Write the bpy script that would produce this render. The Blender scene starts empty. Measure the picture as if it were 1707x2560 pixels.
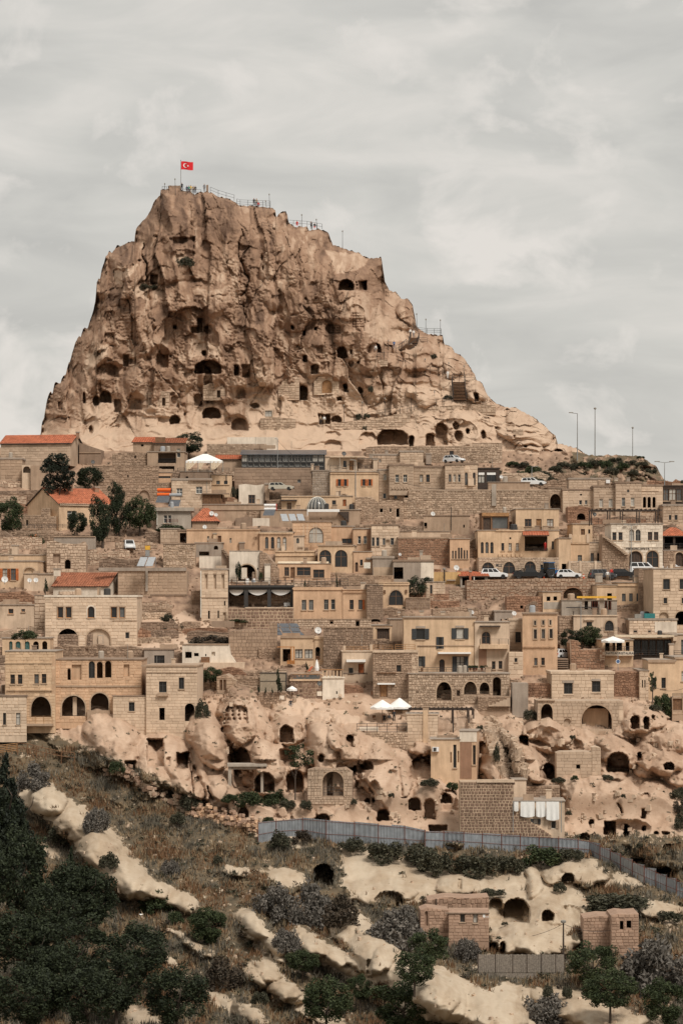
import bpy, bmesh, math, random
import numpy as np
from mathutils import Vector, Matrix
from mathutils.geometry import tessellate_polygon

random.seed(7); RNG = np.random.default_rng(7)
scene = bpy.context.scene
COL = scene.collection
R = math.radians

# -- camera, sky, sun, exposure
F, H0, CX = 7000.0, 1500.0, 853.5          # focal length, horizon row, centre column (photo pixels)
cam_d = bpy.data.cameras.new('camera'); cam = bpy.data.objects.new('camera', cam_d); COL.objects.link(cam)
cam_d.sensor_fit = 'HORIZONTAL'; cam_d.sensor_width = 36.0; cam_d.lens = F / 1707.0 * 36.0
cam_d.shift_y = (H0 - 1280.0) / 1707.0
cam_d.clip_start = 1.0; cam_d.clip_end = 20000.0
cam.location = (0, 0, 0); cam.rotation_euler = (R(90), 0, 0)
scene.camera = cam

SUN_EL, SUN_AZ = R(50), R(148)             # azimuth clockwise from +Y (behind the camera, to the right)
EXPO = 1.0
SKY_GAIN = 0.51
SKY1, SKY2 = (13.78, 19.93, 3.23), (0.97, 19.73, 10.67)
wd = bpy.data.worlds.new('World'); scene.world = wd; wd.use_nodes = True
nt = wd.node_tree; nt.nodes.clear()
def N(t, **k):
    n = nt.nodes.new(t)
    for a, b in k.items():
        if a.startswith('i_'): n.inputs[a[2:].replace('_', ' ')].default_value = b
        else: setattr(n, a, b)
    return n
L = lambda a, b: nt.links.new(a, b)
out = N('ShaderNodeOutputWorld'); bg = N('ShaderNodeBackground')
sky = N('ShaderNodeTexSky', sky_type='NISHITA', sun_disc=False, sun_elevation=SUN_EL, sun_rotation=SUN_AZ)
sky.air_density = 1.0; sky.dust_density = 3.0
tc = N('ShaderNodeTexCoord')
mp1 = N('ShaderNodeMapping'); mp1.inputs['Scale'].default_value = (13, 13, 40); mp1.inputs['Location'].default_value = SKY1
n1 = N('ShaderNodeTexNoise', i_Scale=1.0, i_Detail=9.0, i_Roughness=0.52, i_Distortion=0.5)
mp2 = N('ShaderNodeMapping'); mp2.inputs['Scale'].default_value = (26, 26, 34); mp2.inputs['Location'].default_value = SKY2
n2 = N('ShaderNodeTexNoise', i_Scale=1.0, i_Detail=8.0, i_Roughness=0.55, i_Distortion=0.3)
L(tc.outputs['Generated'], mp1.inputs['Vector']); L(mp1.outputs[0], n1.inputs['Vector'])
L(tc.outputs['Generated'], mp2.inputs['Vector']); L(mp2.outputs[0], n2.inputs['Vector'])
r1 = N('ShaderNodeValToRGB'); e = r1.color_ramp.elements
e[0].position = 0.30; e[0].color = (0.53, 0.52, 0.49, 1); e[1].position = 0.70; e[1].color = (0.74, 0.705, 0.655, 1)
e2 = r1.color_ramp.elements.new(0.5); e2.color = (0.62, 0.605, 0.565, 1)
r2 = N('ShaderNodeValToRGB'); f = r2.color_ramp.elements
f[0].position = 0.53; f[0].color = (0, 0, 0, 1); f[1].position = 0.66; f[1].color = (1, 1, 1, 1)
L(n1.outputs['Fac'], r1.inputs['Fac']); L(n2.outputs['Fac'], r2.inputs['Fac'])
mxc = N('ShaderNodeMix', data_type='RGBA'); L(r2.outputs['Color'], mxc.inputs[0]); L(r1.outputs['Color'], mxc.inputs[6])
mxc.inputs[7].default_value = (0.765, 0.725, 0.675, 1)
skm = N('ShaderNodeMix', data_type='RGBA', blend_type='MULTIPLY'); skm.inputs[0].default_value = 1.0
L(sky.outputs['Color'], skm.inputs[6]); skm.inputs[7].default_value = (0.10, 0.10, 0.10, 1)   # nishita at strength 0.1
mx = N('ShaderNodeMix', data_type='RGBA'); mx.inputs[0].default_value = 0.96
L(skm.outputs[2], mx.inputs[6]); L(mxc.outputs[2], mx.inputs[7])
L(mx.outputs[2], bg.inputs['Color']); bg.inputs['Strength'].default_value = SKY_GAIN
L(bg.outputs[0], out.inputs['Surface'])

sd = bpy.data.lights.new('sun', 'SUN'); sun = bpy.data.objects.new('sun', sd); COL.objects.link(sun)
sd.energy = 1.5; sd.angle = R(17); sd.color = (1.0, 0.955, 0.89)
sv = Vector((math.sin(SUN_AZ) * math.cos(SUN_EL), math.cos(SUN_AZ) * math.cos(SUN_EL), math.sin(SUN_EL)))
sun.rotation_euler = sv.to_track_quat('Z', 'Y').to_euler()

vs_ = scene.view_settings
vs_.view_transform = 'Standard'; vs_.look = 'None'; vs_.gamma = 1.0; vs_.exposure = EXPO; vs_.use_curve_mapping = False
scene.render.engine = 'CYCLES'
scene.cycles.use_denoising = True
scene.cycles.max_bounces = 6; scene.cycles.diffuse_bounces = 3; scene.cycles.glossy_bounces = 2
scene.cycles.transparent_max_bounces = 8; scene.cycles.transmission_bounces = 3

# -- noise
_pt = np.arange(256); np.random.default_rng(3).shuffle(_pt); _pt = np.concatenate([_pt, _pt, _pt])
_ga = np.random.default_rng(4).random(256) * 2 * np.pi
_gx, _gy = np.cos(_ga), np.sin(_ga)
_rv = np.random.default_rng(5).random((256, 4))
def pn(x, y, s=0):
    xi = np.floor(x).astype(int); yi = np.floor(y).astype(int); fx = x - xi; fy = y - yi
    u = fx * fx * fx * (fx * (fx * 6 - 15) + 10); w = fy * fy * fy * (fy * (fy * 6 - 15) + 10)
    def g(a, b, dx, dy):
        h = _pt[(_pt[(a + s * 37) & 255] + b) & 255]
        return _gx[h] * dx + _gy[h] * dy
    a = g(xi, yi, fx, fy); b = g(xi + 1, yi, fx - 1, fy); c = g(xi, yi + 1, fx, fy - 1); d = g(xi + 1, yi + 1, fx - 1, fy - 1)
    return ((a + (b - a) * u) * (1 - w) + (c + (d - c) * u) * w) * 1.5
def fbm(x, y, o=4, s=0, g=0.5):
    t = 0; a = 1.0
    for i in range(o):
        t = t + a * pn(x * 2 ** i, y * 2 ** i, s + i); a *= g
    return t
def ridged(x, y, o=4, s=0, g=0.5):
    t = 0; a = 1.0
    for i in range(o):
        t = t + a * (1 - 2 * np.abs(pn(x * 2 ** i, y * 2 ** i, s + i))); a *= g
    return t
def cells(x, y, s=0):
    """Worley cells: distance to the seed, distance to the second, a tilted plane value for each cell, a random value"""
    xi = np.floor(x).astype(int); yi = np.floor(y).astype(int)
    d1 = np.full(x.shape, 9.0); d2 = d1.copy(); pl = np.zeros(x.shape); rv = np.zeros(x.shape)
    for i in (-1, 0, 1):
        for j in (-1, 0, 1):
            h = _pt[(_pt[(xi + i + s * 17) & 255] + yi + j) & 255]
            dx = xi + i + _rv[h, 0] - x; dy = yi + j + _rv[h, 1] - y
            d = np.sqrt(dx * dx + dy * dy)
            p = (_rv[h, 2] - .5) * dx + (_rv[h, 3] - .5) * dy
            c = d < d1
            d2 = np.where(c, d1, np.minimum(d2, d)); pl = np.where(c, p, pl); rv = np.where(c, _rv[h, 2], rv); d1 = np.where(c, d, d1)
    return d1, d2, pl, rv
def sst(a, b, x):
    t = np.clip((x - a) / (b - a), 0, 1); return t * t * (3 - 2 * t)

# -- picture rows to places
def P(u, v, D): return Vector(((u - CX) * D / F, D, (H0 - v) * D / F))
DV = [900, 1000, 1100, 1130, 1200, 1320, 1440, 1600, 1740, 1900, 2080, 2200, 2350, 2560, 2800, 3300]
DD = [596, 572, 548, 540, 522, 494, 465, 430, 402, 388, 368, 350, 327, 298, 262, 205]
def Dt(v): return float(np.interp(v, DV, DD))
CROP = dict(A=(0, 1050, 3.5636), B=(360, 1080, 3.5636), C=(740, 1080, 3.4087), D=(1140, 1140, 2.7654), E=(0, 1380, 3.5636),
            F=(400, 1380, 3.4087), G=(820, 1380, 3.4087), H=(1260, 1380, 3.5078), I=(240, 1680, 2.3758), J=(500, 2020, 2.6133),
            K=(1000, 2060, 2.2178), L=(0, 1860, 2.6133), M=(850, 1680, 3.4844), N=(1250, 1680, 3.4311), Q=(340, 380, 3.0154),
            S=(100, 560, 2.6133), T=(620, 560, 2.6133), U=(1100, 900, 2.5832), O=(0, 0, 1.0))
def cr(c, x, y):
    a = CROP[c]; return a[0] + x / a[2], a[1] + y / a[2]

# -- materials
MATS = {}
def newmat(name):
    m = bpy.data.materials.new(name); m.use_nodes = True; m.node_tree.nodes.clear(); MATS[name] = m
    t = m.node_tree
    def nn(ty, **k):
        n = t.nodes.new(ty)
        for a, b in k.items():
            if a.startswith('i_'): n.inputs[a[2:].replace('_', ' ')].default_value = b
            else: setattr(n, a, b)
        return n
    def ln(a, b): t.links.new(a, b)
    o = nn('ShaderNodeOutputMaterial'); b = nn('ShaderNodeBsdfPrincipled'); ln(b.outputs[0], o.inputs[0])
    return m, nn, ln, b
def ramp(nn, pts):
    r = nn('ShaderNodeValToRGB'); el = r.color_ramp.elements
    el[0].position = pts[0][0]; el[0].color = (*pts[0][1], 1); el[1].position = pts[-1][0]; el[1].color = (*pts[-1][1], 1)
    for p, c in pts[1:-1]:
        x = el.new(p); x.color = (*c, 1)
    return r
def g3(x): return (x, x, x)
def wallmat(name, col, rough=0.9, var=0.33, streak=0.36, rnd=0.0, fine=0.12, bump=0.25):
    """plaster or stone: broad blotches, rain streaks, grain; 'tone' attribute and object random shift single stones"""
    m, nn, ln, b = newmat(name)
    geo = nn('ShaderNodeNewGeometry')
    na = nn('ShaderNodeTexNoise', i_Scale=0.45, i_Detail=6.0, i_Roughness=0.62); ln(geo.outputs['Position'], na.inputs['Vector'])
    mp = nn('ShaderNodeMapping'); mp.inputs['Scale'].default_value = (2.2, 2.2, 0.28); ln(geo.outputs['Position'], mp.inputs['Vector'])
    nb = nn('ShaderNodeTexNoise', i_Scale=1.0, i_Detail=4.0, i_Roughness=0.6); ln(mp.outputs[0], nb.inputs['Vector'])
    nc = nn('ShaderNodeTexNoise', i_Scale=6.0, i_Detail=3.0, i_Roughness=0.7); ln(geo.outputs['Position'], nc.inputs['Vector'])
    def mul(a, k):
        x = nn('ShaderNodeMath', operation='MULTIPLY_ADD'); ln(a, x.inputs[0]); x.inputs[1].default_value = k; x.inputs[2].default_value = -k / 2; return x.outputs[0]
    def add(a, c):
        x = nn('ShaderNodeMath', operation='ADD'); ln(a, x.inputs[0])
        if isinstance(c, float): x.inputs[1].default_value = c
        else: ln(c, x.inputs[1])
        return x.outputs[0]
    s = add(add(add(mul(na.outputs['Fac'], var * 3.2), mul(nb.outputs['Fac'], streak * 2.4)), mul(nc.outputs['Fac'], fine * 2)), 1.0)
    at = nn('ShaderNodeAttribute', attribute_name='tone'); s = add(s, at.outputs['Fac'])
    if rnd:
        oi = nn('ShaderNodeObjectInfo'); s = add(s, mul(oi.outputs['Random'], rnd))
    mm = nn('ShaderNodeMix', data_type='RGBA', blend_type='MULTIPLY'); mm.inputs[0].default_value = 1.0
    mm.inputs[6].default_value = (*col, 1)
    # blotches lean a little to grey-brown where dark
    rr = ramp(nn, [(0.0, (0.30, 0.26, 0.22)), (0.5, (0.74, 0.72, 0.70)), (1.0, (1.26, 1.27, 1.28))])
    hl = nn('ShaderNodeMath', operation='MULTIPLY'); ln(s, hl.inputs[0]); hl.inputs[1].default_value = 0.74; ln(hl.outputs[0], rr.inputs['Fac'])
    ln(rr.outputs['Color'], mm.inputs[7]); ln(mm.outputs[2], b.inputs['Base Color'])
    b.inputs['Roughness'].default_value = rough
    if bump:
        bp = nn('ShaderNodeBump', i_Strength=bump, i_Distance=0.05); ln(nc.outputs['Fac'], bp.inputs['Height']); ln(bp.outputs[0], b.inputs['Normal'])
    return m
def plain(name, col, rough=0.6, metal=0.0, var=0.15, sc=3.0, spec=0.5, emis=None):
    m, nn, ln, b = newmat(name)
    if var:
        geo = nn('ShaderNodeNewGeometry'); na = nn('ShaderNodeTexNoise', i_Scale=sc, i_Detail=4.0); ln(geo.outputs['Position'], na.inputs['Vector'])
        r = ramp(nn, [(0.3, tuple(c * (1 - var) for c in col)), (0.7, tuple(min(1, c * (1 + var)) for c in col))])
        ln(na.outputs['Fac'], r.inputs['Fac']); ln(r.outputs['Color'], b.inputs['Base Color'])
    else: b.inputs['Base Color'].default_value = (*col, 1)
    b.inputs['Roughness'].default_value = rough; b.inputs['Metallic'].default_value = metal
    b.inputs['Specular IOR Level'].default_value = spec
    return m
def leafmat(name, c1, c2, rough=0.7):
    m, nn, ln, b = newmat(name)
    geo = nn('ShaderNodeNewGeometry'); oi = nn('ShaderNodeObjectInfo')
    na = nn('ShaderNodeTexNoise', i_Scale=0.9, i_Detail=3.0); ln(geo.outputs['Position'], na.inputs['Vector'])
    ad = nn('ShaderNodeMath', operation='ADD'); ln(na.outputs['Fac'], ad.inputs[0])
    ri = nn('ShaderNodeMath', operation='MULTIPLY_ADD'); ln(geo.outputs['Random Per Island'], ri.inputs[0]); ri.inputs[1].default_value = 0.5; ri.inputs[2].default_value = -0.25
    ln(ri.outputs[0], ad.inputs[1])
    r = ramp(nn, [(0.25, c1), (0.8, c2)]); ln(ad.outputs[0], r.inputs['Fac'])
    ln(r.outputs['Color'], b.inputs['Base Color']); b.inputs['Roughness'].default_value = rough; b.inputs['Specular IOR Level'].default_value = 0.25
    return m
def rockmat(name, pale, tan, dark, veg=False):
    m, nn, ln, b = newmat(name)
    geo = nn('ShaderNodeNewGeometry')
    at = nn('ShaderNodeAttribute', attribute_name='tone')
    na = nn('ShaderNodeTexNoise', i_Scale=0.35, i_Detail=8.0, i_Roughness=0.68); ln(geo.outputs['Position'], na.inputs['Vector'])
    nb = nn('ShaderNodeTexNoise', i_Scale=2.2, i_Detail=5.0, i_Roughness=0.7); ln(geo.outputs['Position'], nb.inputs['Vector'])
    x = nn('ShaderNodeMath', operation='MULTIPLY_ADD'); ln(na.outputs['Fac'], x.inputs[0]); x.inputs[1].default_value = 0.7; x.inputs[2].default_value = -0.35
    y = nn('ShaderNodeMath', operation='MULTIPLY_ADD'); ln(nb.outputs['Fac'], y.inputs[0]); y.inputs[1].default_value = 0.4; y.inputs[2].default_value = -0.2
    s = nn('ShaderNodeMath', operation='ADD'); ln(x.outputs[0], s.inputs[0]); ln(y.outputs[0], s.inputs[1])
    s2 = nn('ShaderNodeMath', operation='ADD'); ln(s.outputs[0], s2.inputs[0]); ln(at.outputs['Fac'], s2.inputs[1])
    r = ramp(nn, [(0.05, pale), (0.5, tan), (1.0, dark)]); ln(s2.outputs[0], r.inputs['Fac'])
    col = r.outputs['Color']
    if veg:
        af = nn('ShaderNodeAttribute', attribute_name='cream'); r2_ = ramp(nn, [(0.05, (0.50, 0.405, 0.30)), (0.5, (0.385, 0.29, 0.20)), (1.0, (0.19, 0.135, 0.095))]); ln(s2.outputs[0], r2_.inputs['Fac'])
        mf = nn('ShaderNodeMix', data_type='RGBA'); ln(af.outputs['Fac'], mf.inputs[0]); ln(col, mf.inputs[6]); ln(r2_.outputs['Color'], mf.inputs[7]); col = mf.outputs[2]
        av = nn('ShaderNodeAttribute', attribute_name='veg')
        nv = nn('ShaderNodeTexNoise', i_Scale=0.5, i_Detail=7.0, i_Roughness=0.7); ln(geo.outputs['Position'], nv.inputs['Vector'])
        rv = ramp(nn, [(0.3, (0.075, 0.064, 0.044)), (0.5, (0.13, 0.098, 0.063)), (0.62, (0.18, 0.127, 0.075)), (0.78, (0.25, 0.19, 0.12))]); ln(nv.outputs['Fac'], rv.inputs['Fac'])
        sv_ = nn('ShaderNodeMath', operation='ADD'); ln(av.outputs['Fac'], sv_.inputs[0]); ln(s.outputs[0], sv_.inputs[1])
        rm = ramp(nn, [(0.42, g3(0)), (0.58, g3(1))]); ln(sv_.outputs[0], rm.inputs['Fac'])
        mm = nn('ShaderNodeMix', data_type='RGBA'); ln(rm.outputs['Color'], mm.inputs[0]); ln(col, mm.inputs[6]); ln(rv.outputs['Color'], mm.inputs[7]); col = mm.outputs[2]
    nd = nn('ShaderNodeTexNoise', i_Scale=5.5, i_Detail=4.0, i_Roughness=0.65); ln(geo.outputs['Position'], nd.inputs['Vector'])
    ln(col, b.inputs['Base Color']); b.inputs['Roughness'].default_value = 0.95; b.inputs['Specular IOR Level'].default_value = 0.15
    bp = nn('ShaderNodeBump', i_Strength=0.3 if veg else 0.5, i_Distance=0.12 if veg else 0.25); ln(nb.outputs['Fac'], bp.inputs['Height'])
    b2 = nn('ShaderNodeBump', i_Strength=0.35 if veg else 0.6, i_Distance=0.08 if veg else 0.12); ln(nd.outputs['Fac'], b2.inputs['Height']); ln(bp.outputs[0], b2.inputs['Normal']); ln(b2.outputs[0], b.inputs['Normal'])
    return m
rockmat('castle_rock', (0.52, 0.375, 0.268), (0.32, 0.2, 0.132), (0.12, 0.072, 0.049))
rockmat('hill_rock', (0.54, 0.39, 0.282), (0.39, 0.26, 0.178), (0.18, 0.115, 0.08), veg=True)
W = dict(cream=(0.66, 0.475, 0.31), pale=(0.64, 0.495, 0.36), ash=(0.50, 0.38, 0.275), tan=(0.43, 0.31, 0.215), peach=(0.62, 0.415, 0.265), grey=(0.37, 0.305, 0.245),
         brown=(0.29, 0.205, 0.145), rub=(0.37, 0.262, 0.182), dark=(0.24, 0.17, 0.12), white=(0.76, 0.67, 0.55), red=(0.33, 0.19, 0.118), mort=(0.50, 0.37, 0.255),
         bas=(0.25, 0.16, 0.112), dust=(0.40, 0.265, 0.185), conc=(0.42, 0.365, 0.30), yellow=(0.64, 0.42, 0.19))
W = {k_: (c_[0] * .86, c_[1] * .84, c_[2] * .83) for k_, c_ in W.items()}
for k_, c_ in W.items(): wallmat(k_, c_)
for k_, c_ in W.items(): wallmat('s_' + k_, tuple(x * 1.04 for x in c_), rnd=0.34, streak=0.12, var=0.14)
plain('glass', (0.022, 0.021, 0.02), 0.12, var=0); plain('glasslit', (0.10, 0.10, 0.095), 0.15, var=0.3, sc=0.8)
plain('curtain', (0.42, 0.39, 0.34), 0.9); plain('fw', (0.62, 0.58, 0.50), 0.6); plain('fo', (0.42, 0.17, 0.045), 0.6); plain('fb', (0.14, 0.07, 0.035), 0.6)
plain('fd', (0.035, 0.032, 0.03), 0.6); plain('fg', (0.25, 0.23, 0.2), 0.6); plain('ft', (0.03, 0.12, 0.12), 0.5); plain('shut_o', (0.42, 0.115, 0.028), 0.7, var=0.25)
plain('shut_d', (0.035, 0.037, 0.038), 0.7); plain('wood', (0.17, 0.085, 0.04), 0.8, var=0.35); plain('wood2', (0.33, 0.17, 0.07), 0.75, var=0.3)
plain('wooddark', (0.05, 0.032, 0.022), 0.8, var=0.3); plain('iron', (0.03, 0.026, 0.024), 0.6); plain('galv', (0.33, 0.35, 0.37), 0.42, metal=0.55, var=0.18, sc=1.2)
plain('rust', (0.16, 0.055, 0.035), 0.8, var=0.3); plain('lampgrey', (0.25, 0.25, 0.24), 0.5); plain('whitecloth', (0.78, 0.76, 0.72), 0.9, var=0.05)
plain('tankorange', (0.75, 0.13, 0.015), 0.45, var=0.08); plain('tankwhite', (0.75, 0.73, 0.7), 0.45, var=0.05); plain('tankred', (0.55, 0.04, 0.03), 0.5)
plain('panel', (0.10, 0.105, 0.115), 0.3, var=0.15); plain('panel_l', (0.34, 0.35, 0.36), 0.35, var=0.1); plain('dish', (0.60, 0.58, 0.55), 0.5, var=0.1); plain('dishdark', (0.07, 0.065, 0.06), 0.6)
plain('flagred', (0.62, 0.012, 0.018), 0.8, var=0.06); plain('flagwhite', (0.8, 0.78, 0.75), 0.8, var=0)
plain('carwhite', (0.72, 0.72, 0.71), 0.3, var=0.03); plain('carblack', (0.015, 0.015, 0.016), 0.25, var=0); plain('cargrey', (0.06, 0.062, 0.066), 0.3, var=0); plain('carbeige', (0.45, 0.41, 0.33), 0.4, var=0.06)
plain('tyre', (0.018, 0.017, 0.016), 0.85, var=0); plain('rim', (0.35, 0.35, 0.36), 0.35, metal=0.7, var=0); plain('tractorblue', (0.02, 0.10, 0.24), 0.45, var=0.1)
plain('redlamp', (0.5, 0.02, 0.015), 0.3, var=0); plain('clearlamp', (0.7, 0.7, 0.68), 0.2, var=0)
plain('skin', (0.42, 0.24, 0.16), 0.7, var=0); plain('hair', (0.03, 0.02, 0.014), 0.8, var=0)
for k_, c_ in dict(c_red=(0.5, 0.03, 0.025), c_white=(0.7, 0.68, 0.64), c_black=(0.02, 0.02, 0.022), c_blue=(0.06, 0.12, 0.25), c_navy=(0.03, 0.04, 0.08), c_yellow=(0.6, 0.36, 0.05), c_green=(0.08, 0.25, 0.16), c_tan=(0.3, 0.22, 0.14), c_grey=(0.16, 0.16, 0.17), c_olive=(0.09, 0.09, 0.05)).items(): plain(k_, c_, 0.85, var=0)
wallmat('tile', (0.46, 0.155, 0.078), rough=0.85, var=0.2, rnd=0.0, fine=0.2); wallmat('tileold', (0.33, 0.125, 0.065), rough=0.9, var=0.35, fine=0.3)
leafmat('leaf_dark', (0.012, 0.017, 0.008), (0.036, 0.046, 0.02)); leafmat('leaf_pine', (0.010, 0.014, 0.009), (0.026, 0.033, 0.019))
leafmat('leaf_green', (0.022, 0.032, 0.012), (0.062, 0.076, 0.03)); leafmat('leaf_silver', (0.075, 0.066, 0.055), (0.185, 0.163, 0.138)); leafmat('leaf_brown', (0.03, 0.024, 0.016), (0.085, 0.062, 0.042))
leafmat('leaf_olive', (0.034, 0.034, 0.02), (0.085, 0.078, 0.048)); leafmat('grass_dry', (0.15, 0.108, 0.062), (0.31, 0.225, 0.135)); leafmat('grass_rust', (0.11, 0.06, 0.03), (0.22, 0.12, 0.06))
leafmat('grass_grey', (0.085, 0.074, 0.056), (0.18, 0.155, 0.115)); leafmat('flower', (0.6, 0.09, 0.012), (0.75, 0.2, 0.03))
wallmat('bark', (0.07, 0.05, 0.036), var=0.3); plain('canvas', (0.62, 0.50, 0.36), 0.9); plain('teal', (0.02, 0.17, 0.17), 0.5); plain('beige_screen', (0.30, 0.24, 0.17), 0.9)
plain('orangecloth', (0.62, 0.09, 0.03), 0.8); plain('yellowsign', (0.65, 0.36, 0.04), 0.6); plain('terracotta', (0.36, 0.12, 0.06), 0.8); plain('reed', (0.21, 0.175, 0.14), 0.9, var=0.3, sc=6)

# -- mesh helpers
class MB:
    """collects boxes, prisms and tubes; build() links them as one mesh object"""
    def __init__(s): s.v = []; s.f = []; s.m = []; s.t = []
    def add(s, vs, fs, mi=0, tone=0.0):
        o = len(s.v); s.v.extend(vs)
        for f in fs: s.f.append([i + o for i in f]); s.m.append(mi); s.t.append(tone)
        return s
    def box(s, x0, x1, y0, y1, z0, z1, mi=0, tone=0.0, nobot=False):
        v = [(x0, y0, z0), (x1, y0, z0), (x1, y1, z0), (x0, y1, z0), (x0, y0, z1), (x1, y0, z1), (x1, y1, z1), (x0, y1, z1)]
        f = [(0, 1, 5, 4), (1, 2, 6, 5), (2, 3, 7, 6), (3, 0, 4, 7), (4, 5, 6, 7)]
        if not nobot: f.append((3, 2, 1, 0))
        return s.add(v, f, mi, tone)
    def bar(s, a, b, r, n=6, mi=0, r2=None):
        a = Vector(a); b = Vector(b); d = (b - a)
        if d.length < 1e-6: return s
        q = d.to_track_quat('Z', 'Y'); r2 = r if r2 is None else r2; vs = []
        for p, rr in ((a, r), (b, r2)):
            for i in range(n):
                t = 2 * math.pi * i / n; vs.append(tuple(p + q @ Vector((rr * math.cos(t), rr * math.sin(t), 0))))
        fs = [(i, (i + 1) % n, n + (i + 1) % n, n + i) for i in range(n)] + [tuple(range(n))[::-1], tuple(range(n, 2 * n))]
        return s.add(vs, fs, mi)
    def lathe(s, prof, n=10, c=(0, 0, 0), mi=0, cap=True):
        vs = []; 
        for r, z in prof:
            for i in range(n):
                t = 2 * math.pi * i / n; vs.append((c[0] + r * math.cos(t), c[1] + r * math.sin(t), c[2] + z))
        fs = []
        for k in range(len(prof) - 1):
            for i in range(n): fs.append((k * n + i, k * n + (i + 1) % n, (k + 1) * n + (i + 1) % n, (k + 1) * n + i))
        if cap: fs.append(tuple(range(n))[::-1]); fs.append(tuple(range((len(prof) - 1) * n, len(prof) * n)))
        return s.add(vs, fs, mi)
    def prism(s, poly, y0, y1, mi=0, tone=0.0):
        """poly of (x, z), counter-clockwise seen from the front, extruded from y0 (front) to y1 (back)"""
        n = len(poly); vs = [(x, y0, z) for x, z in poly] + [(x, y1, z) for x, z in poly]
        return s.add(vs, [tuple(range(n)), tuple(range(2 * n - 1, n - 1, -1))] + [(i, i + n, (i + 1) % n + n, (i + 1) % n) for i in range(n)], mi, tone)
    def mesh(s, name, mats, smooth=False):
        me = bpy.data.meshes.new(name); me.from_pydata([tuple(v) for v in s.v], [], s.f)
        for m in (mats if isinstance(mats, (list, tuple)) else [mats]): me.materials.append(MATS[m])
        if any(s.m): me.polygons.foreach_set('material_index', s.m)
        if any(s.t):
            a = me.attributes.new('tone', 'FLOAT', 'FACE'); a.data.foreach_set('value', s.t)
        if smooth: me.polygons.foreach_set('use_smooth', [True] * len(s.f))
        me.update(); return me
    def build(s, name, mats, parent=None, smooth=False, kind=None, label=None):
        if not s.f: return None
        return obj(name, s.mesh(name, mats, smooth), parent, kind, label)
def obj(name, me, parent=None, kind=None, label=None):
    o = bpy.data.objects.new(name, me); COL.objects.link(o)
    if parent is not None: o.parent = parent
    if kind: o['kind'] = kind
    if label: o['label'] = label
    return o
def tag(o, label, cat, group=None, kind=None):
    o['label'] = label; o['category'] = cat
    if group: o['group'] = group
    if kind: o['kind'] = kind
    return o
def empty(name, loc, label, cat, rz=0.0, group=None, sc=1.0):
    o = bpy.data.objects.new(name, None); COL.objects.link(o); o.empty_display_size = 0.3
    o.location = loc; o.rotation_euler = (0, 0, rz); o.scale = (sc, sc, sc) if not hasattr(sc, '__len__') else sc
    return tag(o, label, cat, group)
def copy_tree(o, parent=None):
    c = o.copy(); COL.objects.link(c)
    if parent is not None: c.parent = parent
    for ch in list(o.children): copy_tree(ch, c)
    return c
def grid_mesh(name, X, Y, Z, mat, attrs=None, smooth=True):
    nr, nc = X.shape
    co = np.stack([X, Y, Z], -1).reshape(-1, 3).astype(np.float32)
    idx = np.arange(nr * nc).reshape(nr, nc)
    q = np.stack([idx[:-1, :-1], idx[1:, :-1], idx[1:, 1:], idx[:-1, 1:]], -1).reshape(-1, 4)
    me = bpy.data.meshes.new(name)
    me.vertices.add(len(co)); me.vertices.foreach_set('co', co.ravel())
    me.loops.add(q.size); me.loops.foreach_set('vertex_index', q.ravel().astype(np.int32))
    me.polygons.add(len(q)); me.polygons.foreach_set('loop_start', np.arange(0, q.size, 4, dtype=np.int32))
    me.update(calc_edges=True); me.validate()
    if smooth: me.polygons.foreach_set('use_smooth', np.ones(len(q), dtype=bool))
    for k, a in (attrs or {}).items():
        at = me.attributes.new(k, 'FLOAT', 'POINT'); at.data.foreach_set('value', a.ravel().astype(np.float32))
    me.materials.append(MATS[mat]); me.update(); return me
def tri_soup(name, V, nper, mats, mi=None):
    """many small separate faces: V has shape (n, nper, 3)"""
    n = len(V); me = bpy.data.meshes.new(name)
    me.vertices.add(n * nper); me.vertices.foreach_set('co', V.reshape(-1).astype(np.float32))
    me.loops.add(n * nper); me.loops.foreach_set('vertex_index', np.arange(n * nper, dtype=np.int32))
    me.polygons.add(n); me.polygons.foreach_set('loop_start', np.arange(0, n * nper, nper, dtype=np.int32))
    me.update(calc_edges=True)
    for m in (mats if isinstance(mats, (list, tuple)) else [mats]): me.materials.append(MATS[m])
    if mi is not None: me.polygons.foreach_set('material_index', mi.astype(np.int32))
    me.update(); return me
def inpoly(U, V, poly):
    r = np.zeros(U.shape, bool); n = len(poly)
    for i in range(n):
        x0, y0 = poly[i]; x1, y1 = poly[(i + 1) % n]
        if y0 == y1: continue
        c = ((y0 > V) != (y1 > V)) & (U < (x1 - x0) * (V - y0) / (y1 - y0) + x0); r ^= c
    return r
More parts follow.
